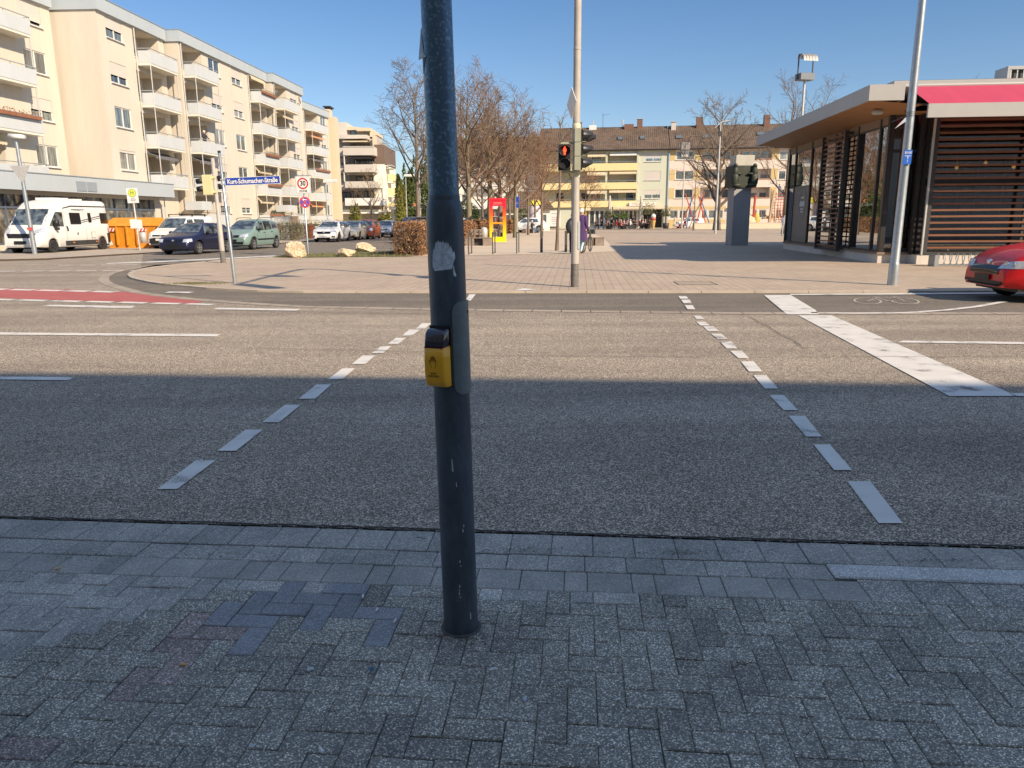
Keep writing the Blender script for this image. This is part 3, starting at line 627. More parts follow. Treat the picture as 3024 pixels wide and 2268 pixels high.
# profile in (depth, z): bulging yellow shell, black mounting plate behind
W2 = .0395
prof = [(.000,.985),(.040,.983),(.056,.990),(.064,1.010),(.067,1.05),(.066,1.09),(.063,1.125)]
def shell(mb, prof, w0, r=.008):
    n = len(prof); vs = []
    xs = [(-w0,-r), (-w0+.004,-.002), (-w0+.010,0), (w0-.010,0), (w0-.004,-.002), (w0,-r)]
    for (d, z) in prof:
        for (x, dd) in [(-w0, -99)]+xs+[(w0, -99)]:
            vs.append((x, -(0 if dd == -99 else max(0, d+dd)), z))
    m = len(xs)+2; fs = []
    for i in range(n-1):
        for j in range(m-1): fs.append((i*m+j, i*m+j+1, (i+1)*m+j+1, (i+1)*m+j))
    fs.append(tuple(range(m))[::-1]); fs.append(tuple((n-1)*m+j for j in range(m)))
    mb.add(vs, fs)
shell(mb, prof, W2)
cx, cy, _ = on_cyl(bth, 0, .058)
bo_ = mb.build('button_box', MT['button_yellow'], pole, loc=(cx, cy, 0), rz=bth)
mb = MB(); mb.smooth = True; shell(mb, [(.063,1.127),(.060,1.150),(.054,1.172),(.040,1.185),(.0,1.190)], W2-.001)
mb.build('signal_lens', M('lens_dark', (.02,.008,.018), .08, var=0, coat=1), bo_)
mb = MB(); mb.box(-W2-.001, W2+.004, -.012, .03, .978, 1.195); mb.build('mounting_plate', MT['black'], bo_)
mb = MB(); mb.box(-W2+.002, W2-.002, -.0635, -.001, 1.1245, 1.1275); mb.build('lens_seam', M('seam_red', (.12,.01,.03), .3, var=0), bo_)
# hand symbol and writing
mb = MB(); r_ = .0007; yb = -.0672
def P(x, z): return (x, yb-.0001-max(0,(z-1.07))*-.03, z)
hx, hz = .0, 1.072
outl = [(-.007,-.016),(-.011,-.004),(-.015,.004),(-.0165,.010),(-.0145,.011),(-.0105,.004),(-.0105,.018),(-.0085,.019),(-.007,.006),(-.0065,.023),(-.0035,.0245),(-.002,.007),(-.001,.025),(.002,.025),(.0025,.007),(.0045,.0205),(.007,.020),(.007,.004),(.0085,.013),(.0108,.0125),(.0108,-.003),(.007,-.016)]
mb.tube([P(hx+a, hz+b_) for a, b_ in outl], r_, 5); mb.build('hand_symbol', MT['black'], bo_)
text('BITTE', .0085, MT['black'], bo_, facing((.0, yb-.0004, 1.036), 0), ext=.0003)
text('BERÜHREN', .0085, MT['black'], bo_, facing((.0, yb-.0002, 1.026), 0), ext=.0003)
# ================================================================== BUILDINGS
def cells(mb, x0, x1, z0, z1, holes, y=0.0, mi=0):
    """front wall at y (outward is -y) with openings; each hole (x0,x1,z0,z1,depth,hasback)"""
    xs = sorted({x0, x1, *[h[0] for h in holes], *[h[1] for h in holes]}); zs = sorted({z0, z1, *[h[2] for h in holes], *[h[3] for h in holes]})
    xs = [x for x in xs if x0 <= x <= x1]; zs = [z for z in zs if z0 <= z <= z1]
    mb.mi = mi
    for a, b in zip(xs[:-1], xs[1:]):
        for c, d in zip(zs[:-1], zs[1:]):
            mx, mz = (a+b)/2, (c+d)/2
            if any(h[0] < mx < h[1] and h[2] < mz < h[3] for h in holes): continue
            mb.quad((a,y,c),(b,y,c),(b,y,d),(a,y,d))
    for h in holes:
        a, b, c, d, dp, back = h; a = max(a, x0); b = min(b, x1); c = max(c, z0); d = min(d, z1); Y = y+dp
        mb.quad((a,y,c),(a,Y,c),(a,Y,d),(a,y,d)); mb.quad((b,y,c),(b,y,d),(b,Y,d),(b,Y,c))
        mb.quad((a,y,c),(b,y,c),(b,Y,c),(a,Y,c)); mb.quad((a,y,d),(a,Y,d),(b,Y,d),(b,y,d))
        if back: mb.quad((a,Y,c),(b,Y,c),(b,Y,d),(a,Y,d))
RW = random.Random(4)
def window(par, x0, x1, z0, z1, y, shut=0.0, pane=None, mull=1, sill=True, fr='frame_white', fw=.07, name='window', shbox=False, depth=.06):
    """window filling an opening; y is the plane of the frame's front"""
    mb = MB(); top = z1
    if shbox: mb.box(x0, x1, y-.01, y+.08, z1-.2, z1); top = z1-.2
    mb.box(x0, x0+fw, y, y+depth, z0, top); mb.box(x1-fw, x1, y, y+depth, z0, top); mb.box(x0+fw, x1-fw, y+.002, y+depth, z0, z0+fw); mb.box(x0+fw, x1-fw, y+.002, y+depth, top-fw, top)
    for i in range(mull):
        xm = x0+(x1-x0)*(i+1)/(mull+1); mb.box(xm-fw*.7, xm+fw*.7, y+.004, y+depth, z0+fw, top-fw)
    w_ = mb.build(name, MT[fr], par)
    pane = pane or RW.choice(['pane_dark', 'pane_curtain', 'pane_mid', 'pane_mid'])
    mb = MB(); zt = top-fw-(top-z0)*shut
    if shut < .97: mb.box(x0+fw, x1-fw, y+depth*.6, y+depth*.6+.01, z0+fw, max(zt, z0+fw+.02)); mb.build('pane', MT[pane], w_)
    if shut > 0:
        mb = MB(); zb = top-fw-(top-z0-2*fw)*min(shut, 1); n = max(1, int((top-zb)/.06)); 
        for i in range(n): za = zb+(top-zb)*i/n; mb.box(x0+.02, x1-.02, y-.022, y-.004, za, za+(top-zb)/n-.006)
        mb.box(x0+.02, x1-.02, y-.012, y-.003, zb, top); mb.build('shutter', MT['shutter'], w_)
    if sill: mb = MB(); mb.box(x0-.06, x1+.06, y-.17, y+.02, z0-.05, z0-.001); mb.build('sill', MT['frame_white'], w_)
    return w_
def dish(par, x, y, z, r=.4, d=(0,-1,.3), name='satellite_dish'):
    mb = MB(); mb.smooth = True; d = Vector(d).normalized(); a = Vector((d.y, -d.x, 0)).normalized(); b = d.cross(a); vs = []; n = 16
    for i in range(5):
        rr = r*i/4
        for k_ in range(n): t = 2*pi*k_/n; p = Vector((x,y,z))+a*rr*cos(t)+b*rr*sin(t)*1.08+d*(.22*r*(i/4)**2); vs.append(p)
    mb.add(vs, [(i*n+k_, i*n+(k_+1) % n, (i+1)*n+(k_+1) % n, (i+1)*n+k_) for i in range(4) for k_ in range(n)])
    mb.smooth = False; p = Vector((x,y,z)); mb.tube([p-b*r, p+d*r*.9], .012, 5); mb.tube([p, p-d*.15-Vector((0,0,.3))], .02, 6)
    return mb.build(name, MT['white_plastic'], par)
FRZ = atan2(FD.y, FD.x)
def balcony(par, x0, x1, zf, out=1.0, ph=.82, stuff=None, rail=True, seed=0):
    mb = MB(); mb.box(x0, x1, -out, .0, zf-.16, zf); b_ = mb.build('balcony_slab', MT['slab_edge'], par)
    mb = MB(); mb.box(x0+.02, x1-.02, -out-.03, -out+.01, zf-.02, zf+ph); mb.box(x0+.0, x0+.04, -out+.012, -.12, zf-.02, zf+ph); mb.box(x1-.04, x1, -out+.012, -.12, zf-.02, zf+ph); mb.build('balcony_panel', MT['balcony_panel'], b_)
    mb = MB(); mb.tube([(x0,-.1,zf+ph+.14),(x0,-out-.02,zf+ph+.14),(x1,-out-.02,zf+ph+.14),(x1,-.1,zf+ph+.14)], .03, 6)
    for xx in (x0+.03, x0+(x1-x0)*.33, x0+(x1-x0)*.66, x1-.03): mb.box(xx-.015, xx+.015, -out-.03, -out, zf+ph, zf+ph+.13)
    mb.build('handrail', MT['rail_grey'], b_)
    if stuff == 'flowers':
        r = random.Random(seed); mb = MB(); mb.box(x0+.3, x1-.3, -out-.24, -out-.05, zf+ph-.1, zf+ph+.1)
        mb.build('flower_box', M('terracotta', (.26,.11,.06), .8, var=.2), b_)
        mb = MB()
        for _ in range(160):
            x, y, z = r.uniform(x0+.3, x1-.3), -out-.15+r.uniform(-.12,.12), zf+ph+.1+r.uniform(0,.22); s_ = .06; a = r.uniform(0, 6)
            mb.quad((x-s_*cos(a),y,z),(x,y-s_*sin(a),z-s_*.5),(x+s_*cos(a),y,z),(x,y+s_*sin(a),z+s_))
        mb.build('flowers', M('dry_flowers', (.35,.18,.07), .9, var=.5, scale=9) if seed % 2 else MT['leaf_olive'], b_)
    return b_
def awning(par, x0, x1, y0, y1, z0, z1, mat, name='awning'):
    mb = MB(); mb.add([(x0,y0,z0),(x1,y0,z0),(x1,y1,z1),(x0,y1,z1)], [(0,1,2,3)]); n = 14
    for i in range(n): a = x0+(x1-x0)*i/n; b = x0+(x1-x0)*(i+1)/n; mb.poly([(a,y1,z1),(b,y1,z1),(b,y1,z1-.14),((a+b)/2,y1,z1-.2),(a,y1,z1-.14)])
    mb.box(x0, x1, y0-.06, y0+.06, z0-.05, z0+.06); return mb.build(name, mat, par)
M('awning_stripe', (.62,.52,.36), .85, var=.2, scale=1.2, stretch=(8,.1,.1)); M('awning_orange', (.62,.30,.15), .85, var=.2, scale=1.5, stretch=(8,.1,.1)); M('awning_dark', (.15,.15,.16), .85, var=.4, scale=1.5, stretch=(8,.1,.1))
ZF = [1.2+2.8*i for i in range(5)]; HB = 15.5; DEP = 11.0
def block(name, label, A, L, loggias, wins, slope, seed, ground_from=0, lowdoor=None):
    """a stepped block of flats. local +x runs along the street facade, outward is -y. loggias: (x0,x1,bx0,bx1); wins: x0,x1"""
    t = thing(name, label, 'block of flats', (A[0], A[1], 0), pi/2-(slope or .087), 'stepped blocks of cream flats on the left')
    r = random.Random(seed); holes = []
    ws = []
    for i, zf in enumerate(ZF):
        if i < ground_from: continue
        for (a, b, c, d) in loggias: holes.append((a, b, zf, zf+2.32, 1.45, True))
        for (a, b) in wins: holes.append((a, b, zf+.95, zf+2.27, .12, False)); ws.append((a, b, zf+.95, zf+2.27, i))
    mb = MB(); cells(mb, 0, L, 0, 14.75, holes)
    mb.quad((0,0,0),(0,0,14.75),(0,DEP,14.75),(0,DEP,0)); mb.quad((L,0,0),(L,DEP,0),(L,DEP,14.75),(L,0,14.75)); mb.quad((0,DEP,0),(0,DEP,14.75),(L,DEP,14.75),(L,DEP,0))
    mb.mi = 1; mb.box(-.0, L, -.02, .0, 0, .95) if ground_from == 0 else None
    mb.build('wall', [MT['plaster'], M('plinth_grey', (.30,.29,.26), .9, var=.12)], t)
    mb = MB(); mb.box(-.12, L+.0, -.22, DEP, 14.75, 15.55); mb.build('roof_fascia', MT['fascia'], t)
    mb = MB(); mb.box(-.15, L+.02, -.26, DEP, 15.552, 15.60); mb.build('roof_edge', MT['rail_grey'], t)
    for (a, b, c, d, i) in ws:
        sh = r.choice([0, 0, 0, .08, .5, .62, .85, .55]) 
        window(t, a, b, c, d, .05, shut=sh, shbox=False)
    for li, (a, b, c, d) in enumerate(loggias):
        for i, zf in enumerate(ZF):
            if i < ground_from: continue
            st = 'flowers' if r.random() < .12 else None
            bal = balcony(t, c, d, zf, stuff=st, seed=r.randint(0, 99))
            # balcony door and window at the back of the loggia
            window(t, a+.35, a+1.35, zf+.02, zf+2.15, 1.38, shut=r.choice([0,0,.3]), pane=r.choice(['pane_dark','pane_mid']), mull=0, sill=False, name='balcony_door')
            if b-a > 2.8: window(t, a+1.5, b-.5, zf+.9, zf+2.15, 1.38, shut=r.choice([0,0,.5]), mull=0, sill=False)
            if r.random() < .35: awning(t, a+.1, b-.1, -.05, -.75 if r.random() < .5 else -.3, zf+2.38, zf+2.1, MT[r.choice(['awning_stripe','awning_orange','awning_dark'])])
            if r.random() < .22: dish(bal, d-.35, -1.1, zf+1.25, .36, (.5,-.8,.25))
        mb = MB()
        for xx in (c+.02, d-.1): mb.tube([(xx, -.95, 1.0), (xx, -.95, ZF[4])], .035, 6)
        mb.tube([(c-.12, -.08, .2), (c-.12, -.08, 14.7)], .05, 8)
        mb.build('posts', MT['galv_matt'], t)
    if lowdoor:
        x = lowdoor; mb = MB(); mb.box(x-1.5, x+.2, -1.35, -.02, 2.35, 3.0); mb.build('entrance_canopy', MT['balcony_panel'], t)
    return t
B1 = block('apartment_block', 'cream block of flats with grey roof fascia directly behind the white camper van', (-26.45, 52.2), 8.75, [(4.35,7.9,4.55,8.6)], [(1.0,3.05)], .046, 3, ground_from=1)
B2 = block('apartment_block', 'long cream block of flats with two window columns, second block from the left', (-25.05, 61.2), 17.2, [(.25,3.75,.35,4.45),(13.0,16.8,13.05,17.15)], [(4.95,7.05),(9.4,11.45)], .063, 9, lowdoor=.2)
B3 = block('apartment_block', 'narrow cream block of flats behind the round speed zone sign', (-23.36, 78.6), 8.6, [(.35,3.8,.45,4.8)], [(5.0,7.05)], .07, 14, lowdoor=.2)
B4 = block('apartment_block', 'far cream block of flats next to the tall orange chimney wall', (-26.35, 87.5), 18.6, [(9.9,14.6,9.8,15.3)], [(15.6,17.5)], .11, 22)
# first block (leftmost), partly out of frame
B0A = (-30.2, 40.3); B0 = block('apartment_block', 'leftmost cream block of flats with long grey balconies above the shop canopy', B0A, 11.6, [(2.2,6.0,2.0,8.2)], [(8.7,10.7)], None, 31, ground_from=1)
# the return wall that steps forward from the leftmost block to the next
def solid(par, name, mat, boxes):
    mb = MB()
    for b in boxes: mb.box(*b)
    return mb.build(name, mat, par)
# ground floor shop of the first two blocks
shop = thing('shop_front', 'ground floor shop with dark framed windows under a long pale canopy behind the camper van', 'shop', (-26.45-.087*14, 52.2-14, 0), FRZ)
solid(shop, 'canopy_fascia', MT['fascia'], [(0,18.6,-1.62,-1.55,3.2,4.1),(18.53,18.6,-1.548,1,3.2,4.1),(0,.07,-1.548,1,3.2,4.1)])
solid(shop, 'canopy_roof', MT['rail_grey'], [(-.05,18.66,-1.66,0,4.102,4.15),(.08,18.52,-1.54,0,3.25,3.30)])
mb = MB(); mb.box(0, 18.3, -.6, -.45, 0, .35); mb.box(0,18.3,-.6,-.45,3.0,3.25)
mb.box(17.6, 18.3, -.62, -.43, .352, 2.998)
mb.build('shop_wall', MT['plaster_light'], shop)
mb = MB()
for i in range(13): x = .2+i*1.4; mb.box(x, x+.1, -.6, -.5, .35, 3.0)
mb.box(0,17.6,-.595,-.51,2.25,2.36); mb.box(0,17.6,-.598,-.48,.35,.45); mb.build('window_frame', M('shop_frame', (.10,.13,.17), .5, var=.1), shop)
mb = MB(); mb.box(0,17.6,-.53,-.52,.45,2.25); mb.box(0,17.6,-.53,-.52,2.36,3.0); mb.build('shop_pane', glass('shop_pane', (.16,.15,.13), .1, False), shop)
solid(shop, 'sign_board', MT['rail_grey'], [(7.6,8.5,-1.66,-1.63,3.3,3.85),(8.6,9.5,-1.66,-1.63,3.3,3.85)])
# chimney wall and the modern stepped block beyond
YF = 118.0
def FX(px, py=560, Y=YF): return AY(px, py, Y).x
def FZ(py, px=1060, Y=YF): return AY(px, py, Y).z
ch = thing('chimney_stack', 'tall orange rendered chimney wall rising above the far flats', 'chimney', (0,0,0))
YC = 107.0
mb = MB(); mb.box(FX(966,500,YC)-.5, FX(985,500,YC)+.6, YC, YC+1.6, 0, FZ(345,975,YC)); mb.box(FX(966,500,YC), FX(985,500,YC)-.1, YC+.02, YC+1.5, FZ(345,975,YC), FZ(322,975,YC))
mb.build('wall', M('plaster_orange', (.66,.53,.38), .9, var=.04, scale=.5), ch); solid(ch, 'chimney_cap', MT['dark_steel'], [(FX(964,500,YC), FX(986,500,YC), YC-.1, YC+2.1, FZ(322,975,YC)+.25, FZ(322,975,YC)+.4),(FX(968,500,YC), FX(982,500,YC), YC+.2, YC+1.8, FZ(322,975,YC), FZ(322,975,YC)+.25)])
F = thing('terraced_apartment_building', 'stepped modern apartment building with broad beige balconies at the end of the side street', 'apartment building', (0,0,0))
M('beige_panel', (.56,.52,.46), .85, var=.04, scale=.5); M('beige_dark', (.46,.42,.36), .85, var=.06); M('brown_shingle', (.16,.11,.085), .85, var=.25, scale=6); M('wall_white', (.82,.79,.68), .85, var=.03); M('wall_cream', (.82,.74,.53), .85, var=.03); M('balcony_yellow', (.76,.64,.33), .8, var=.04)
def fb(mat, name, px0, px1, py0, py1, d0, d1, par=F, Y=YF):   # box given by photo extents, d0..d1 metres behind plane Y
    pm = (px0+px1)/2
    return solid(par, name, mat, [(FX(px0,(py0+py1)/2,Y), FX(px1,(py0+py1)/2,Y), Y+d0, Y+d1, FZ(py1,pm,Y), FZ(py0,pm,Y))])
fb(MT['beige_dark'], 'wall', 984, 1103, 400, 655, 2.2, 14)
fb(MT['beige_panel'], 'upper_wall', 985, 1013, 355, 401, 2.4, 13); fb(MT['beige_panel'], 'upper_wall', 1013, 1085, 372, 401, 3.5, 13)
fb(MT['plaster_orange'], 'roof_band', 1013, 1047, 369, 378, 2.5, 13); fb(MT['plaster_orange'], 'roof_band', 1047, 1088, 373.5, 383, 1.5, 13)
fb(MT['plaster_orange'], 'wall_edge', 1084, 1092, 378, 405, 2.2, 6); fb(MT['plaster_orange'], 'wall_edge', 1096, 1103, 403, 438, 1.2, 3)
fb(MT['beige_panel'], 'balcony', 988, 1084, 398.5, 409.5, -.2, 2.2)
fb(MT['beige_panel'], 'balcony', 986, 1022, 437, 461.5, -.3, 2); fb(MT['beige_panel'], 'balcony', 1022, 1112, 437, 461.5, -2.2, 2)
fb(MT['beige_panel'], 'balcony', 989, 1026, 488.5, 511, -.3, 2); fb(MT['beige_panel'], 'balcony', 1026, 1112.5, 488.5, 511, -2.2, 2)
fb(MT['beige_panel'], 'balcony', 993, 1028, 538.5, 560.5, -.3, 2); fb(MT['beige_panel'], 'balcony', 1028, 1116, 537.5, 556, -2.2, 2)
fb(MT['white_paint'], 'balcony', 1029, 1137, 586, 607.5, -2.4, 2)
fb(MT['frame_white'], 'parapet_cap', 1022, 1112.5, 436, 437.5, -2.3, -1.9)
for a, b in ((461.5, 488.5), (511, 538)): fb(MT['frame_white'], 'post', 1024, 1026.5, a, b, -2.1, -1.8)
fb(MT['brown_shingle'], 'shingle_wall', 1103, 1133, 426, 482.5, .5, 12); fb(MT['wall_white'], 'side_wall', 1103.5, 1135, 482.5, 645, .6, 12)
fb(MT['dark_steel'], 'balcony_frame', 1028, 1137, 558, 561, -2.3, -2.0); fb(MT['dark_steel'], 'balcony_frame', 1135, 1137, 561, 624, -2.3, -2.0)
fb(MT['plaster_orange'], 'lower_wall', 986, 1030, 596, 622, .2, 5); fb(MT['plaster_orange'], 'lower_wall', 1030, 1136, 607.6, 619, .3, 5)
fb(MT['wall_white'], 'canopy', 987, 1140, 619.5, 626, -1.2, 3); fb(MT['wall_white'], 'canopy', 1008, 1150, 626.5, 631, -2.5, .2); fb(MT['wall_cream'], 'ground_wall', 985, 1140, 627, 672, .9, 5)
def fwin(px0, px1, py0, py1, d, par=F, Y=YF, n=2, pane='pane_dark', fr='dark_frame', shut=0, sill=False, fw=.09, name='window'):
    pm = (px0+px1)/2; ym = (py0+py1)/2
    o = window(par, FX(px0,ym,Y), FX(px1,ym,Y), FZ(py1,pm,Y), FZ(py0,pm,Y), Y+d, shut=shut, pane=pane, mull=n, fr=fr, sill=sill, fw=fw, name=name); return o
fwin(1027,1084,420,436,2.05,n=3); fwin(1038,1105,467,489,2.05,n=3); fwin(1044,1108,518,538,2.05,n=3,pane='pane_mid'); fwin(1032,1110,563,586,2.05,n=4)
fwin(1021,1037,378,398,3.3,n=0,pane='pane_mid'); fwin(995,1022,464,488,2.0,n=1,shut=.55,fr='frame_white'); fwin(998,1024,513,538,2.0,n=1,shut=.9,fr='frame_white'); fwin(1000,1027,566,596,2.0,n=1)
fwin(1025,1038,638,650,.75,n=0,fr='frame_white')
awning(F, FX(1022), FX(1095), YF+2, YF-.8, FZ(414), FZ(417), MT['awning_stripe']); awning(F, FX(1035), FX(1105), YF+2, YF-1.4, FZ(462), FZ(465), MT['awning_dark']); awning(F, FX(1032), FX(1112), YF+2, YF-1.6, FZ(511.5), FZ(514), MT['awning_stripe'])
# yellow balconies on its far side
for py in (511, 554, 598):
    fb(MT['balcony_yellow'], 'side_balcony', 1135.5, 1153+(py-511)*.04, py, py+21, 3, 6); fb(MT['slab_edge'], 'balcony_slab', 1135.5, 1151+(py-511)*.04, py+21, py+26, 3, 6)
fb(MT['galv_matt'], 'side_awning', 1135.5, 1151, 484, 487, 2, 5); fb(MT['galv_matt'], 'side_awning', 1135.5, 1150, 493, 496, 2, 5)

# red roofed houses far beyond
def gable(name, label, px0, px1, pyE, pyR, pyB, Y, dp, wall, roof, ridge='x', group=None, wins=()):
    x0, x1 = FX(px0, pyE, Y), FX(px1, pyE, Y); ze = FZ(pyE, px0, Y); zr = FZ(pyR, px0, Y); zb = 0
    t = thing(name, label, 'house', (0,0,0), 0, group)
    mb = MB(); mb.box(x0, x1, Y, Y+dp, zb, ze)
    if ridge == 'y': xm = (x0+x1)/2; mb.add([(x0,Y,ze),(x1,Y,ze),(xm,Y,zr),(x0,Y+dp,ze),(x1,Y+dp,ze),(xm,Y+dp,zr)], [(0,1,2),(5,4,3)])
    else: ym = Y+dp/2; mb.add([(x0,Y,ze),(x0,Y+dp,ze),(x0,ym,zr),(x1,Y,ze),(x1,Y+dp,ze),(x1,ym,zr)], [(0,1,2)[::-1],(3,4,5)])
    mb.build('wall', wall, t); mb = MB(); o_ = .5
    if ridge == 'y':
        xm = (x0+x1)/2; s_ = (zr-ze)/(xm-x0)
        for a in (-1, 1): xe = xm+a*((x1-x0)/2+o_); mb.add([(xe,Y-.4,ze-o_*s_),(xe,Y+dp+.4,ze-o_*s_),(xm,Y+dp+.4,zr),(xm,Y-.4,zr),(xe,Y-.4,ze-o_*s_+.2),(xe,Y+dp+.4,ze-o_*s_+.2),(xm,Y+dp+.4,zr+.2),(xm,Y-.4,zr+.2)], [(0,1,2,3),(4,5,6,7),(0,3,7,4),(0,1,5,4),(1,2,6,5)])
    else:
        ym = Y+dp/2; s_ = (zr-ze)/(dp/2)
        for a in (-1, 1): ye = ym+a*(dp/2+o_); mb.add([(x0-.3,ye,ze-o_*s_),(x1+.3,ye,ze-o_*s_),(x1+.3,ym,zr),(x0-.3,ym,zr),(x0-.3,ye,ze-o_*s_+.2),(x1+.3,ye,ze-o_*s_+.2),(x1+.3,ym,zr+.2),(x0-.3,ym,zr+.2)], [(0,1,2,3),(4,5,6,7),(0,1,5,4),(0,3,7,4),(1,2,6,5)])
    mb.build('roof', roof, t)
    for (a, b, c, d) in wins: fwin(a, b, c, d, -.06, t, Y, n=1, fr='frame_white')
    return t
M('roof_red', (.50,.15,.07), .85, var=.2, scale=2); rooftile('roof_tiles')
gable('detached_house', 'pale house with bright red gabled roof behind the cypress trees', 1150, 1190, 620, 594, 660, 165, 10, MT['wall_white'], MT['roof_red'], 'x', 'red roofed houses down the side street', [(1160,1166,628,636)])
gable('detached_house', 'white gabled house end with red roof right of the cypress trees', 1202, 1232, 622, 602, 660, 140, 14, MT['wall_white'], MT['roof_red'], 'y', 'red roofed houses down the side street', [(1212,1218,624,634)])

# ------------------------------------------------------------------ buildings across the square
PA = (3.0, 117.2); PB = (36.0, 113.2)
PD = Vector((PB[0]-PA[0], PB[1]-PA[1])).normalized(); PRZ = atan2(PD.y, PD.x)
def pf(px, py): return PLN(PA, PB, px, py)
def sq_building(name, label, px0, px1, group='apartment buildings across the square'): return thing(name, label, 'apartment building', (PA[0], PA[1], 0), PRZ, group)
M('wall_sage', (.56,.58,.46), .85, var=.03); M('wall_pink', (.70,.61,.52), .85, var=.03); M('wall_ochre', (.60,.46,.22), .85, var=.04); M('frame_brown', (.42,.22,.13), .7)
def ps(px, py=500): return pf(px, py)[0]
def pz(py, px=1900): return pf(px, py)[1]
EZ = 11.6; RZ_ = 15.1
def pitched(par, s0, s1, ze=EZ, zr=RZ_, dp=11.0):
    mb = MB(); n = 1
    # tiles run in object space, so build the slope in its own plane and rotate it
    ln = sqrt((dp/2+.6)**2+(zr-ze)**2); ang = atan2(zr-ze, dp/2)
    mb.add([(s0,0,0),(s1,0,0),(s1,ln,0),(s0,ln,0),(s0,0,-.18),(s1,0,-.18),(s1,ln,-.18),(s0,ln,-.18)], [(0,1,2,3),(4,5,1,0),(0,3,7,4),(1,5,6,2),(4,7,6,5)])
    o = mb.build('roof', MT['roof_tiles'], par, loc=(0, -.6, ze-.6*tan(ang)+.05)); o.rotation_euler = (ang, 0, 0)
    mb = MB(); mb.add([(s0,dp/2,zr),(s1,dp/2,zr),(s1,dp+.6,ze),(s0,dp+.6,ze)], [(0,1,2,3)]); mb.add([(s0,0,ze),(s0,dp,ze),(s0,dp/2,zr-.1)], [(0,1,2)]); mb.add([(s1,0,ze),(s1,dp,ze),(s1,dp/2,zr-.1)], [(0,1,2)])
    mb.build('rear_roof', MT['roof_red'] if False else MT['plaster_light'], par)
    mb = MB(); mb.tube([(s0,-.72,ze-.35),(s1,-.72,ze-.35)], .09, 6); mb.build('roof_gutter', MT['dark_steel'], par); return o
def chimney(roofpar, s, y, z, w_=.7, h=1.1, mat=None, cap=True, name='chimney'):
    mb = MB(); mb.box(s-w_/2, s+w_/2, y-w_/2, y+w_/2, z-1.0, z+h); 
    o = mb.build(name, mat or M('chimney_brick', (.19,.105,.075), .9, var=.2, scale=5), roofpar)
    if cap: mb = MB(); mb.box(s-w_/2-.08, s+w_/2+.08, y-w_/2-.08, y+w_/2+.08, z+h+.12, z+h+.2); mb.cyl((s-w_*.25,y,z+h),(s-w_*.25,y,z+h+.12),.1,n=8); mb.cyl((s+w_*.25,y,z+h),(s+w_*.25,y,z+h+.12),.1,n=8); mb.build('chimney_cap', MT['galv_matt'], o)
    return o
# building 1: pale wing behind the trees (x 1300-1590) lower roof
t0 = sq_building('apartment_building', 'pale grey apartment building half hidden behind the bare trees, left of the cafe building', 1300, 1600)
s0, s1 = ps(1290), ps(1594)
holes = []; wl = []
for c in range(7):
    for r_ in range(3): a = s0+1.2+c*2.25; holes.append((a, a+1.5, 3.9+r_*2.75, 5.2+r_*2.75, .12, False))
mb = MB(); cells(mb, s0, s1-.05, 0, 10.9, holes, y=1.5); mb.quad((s0,1.5,0),(s0,1.5,10.9),(s0,11,10.9),(s0,11,0)); mb.quad((s1-.05,1.5,0),(s1-.05,11,0),(s1-.05,11,10.9),(s1-.05,1.5,10.9)); mb.build('wall', M('wall_pale', (.70,.67,.58), .85, var=.03), t0)
for h in holes: window(t0, h[0], h[1], h[2], h[3], 1.56, shut=RW.choice([0,0,.5]))
pitched(t0, s0, s1-.05, 10.9, 14.0, 12.5)
for i in range(3): solid(t0, 'balcony', M('pastel_balcony', (.66,.66,.60), .8), [(s0+5.2, s0+9.2, .5, 1.5, 3.2+2.75*i, 4.2+2.75*i)])
solid(t0, 'ground_wing', MT['white_paint'], [(s0-6, s0+14, -6, 1.4, 2.9, 3.4)]); solid(t0, 'ground_window', MT['pane_dark'], [(s0-6, s0+14, -5, -4.9, .4, 2.9)])
# building 2: sage green with long yellow balconies and the cafe
t1 = sq_building('apartment_building', 'sage green apartment building with long yellow balconies above the cafe', 1594, 1977)
s0, s1 = ps(1594), ps(1975); sb0, sb1 = ps(1600), ps(1882)
lev = [(pz(448), pz(482)), (pz(503), pz(538)), (pz(558), pz(594))]   # open part of each loggia (top, balcony top)
bal = [(pz(481), pz(503)), (pz(538), pz(558)), (pz(592), pz(611))]
holes = [(sb0, sb1, l[1]-.9, l[0]+.05, 1.5, True) for l in lev]
ww = [(1905,1953,450,477),(1904,1951,505,532),(1902,1949,561,586)]
for a, b, c, d in ww: holes.append((ps(a,(c+d)/2), ps(b,(c+d)/2), pz(d,1930), pz(c,1930), .12, False))
gz = pz(617); holes.append((ps(1716,640), ps(1960,640), .05, gz, .8, True))
mb = MB(); cells(mb, s0, s1, 0, EZ, holes); mb.quad((s1,0,0),(s1,11,0),(s1,11,EZ),(s1,0,EZ)); mb.quad((s0,0,0),(s0,0,EZ),(s0,11,EZ),(s0,11,0)); mb.build('wall', MT['wall_sage'], t1)
for (a, b, c, d), sh in zip(ww, (.62,1,.5)): window(t1, ps(a,(c+d)/2), ps(b,(c+d)/2), pz(d,1930), pz(c,1930), .05, shut=sh)
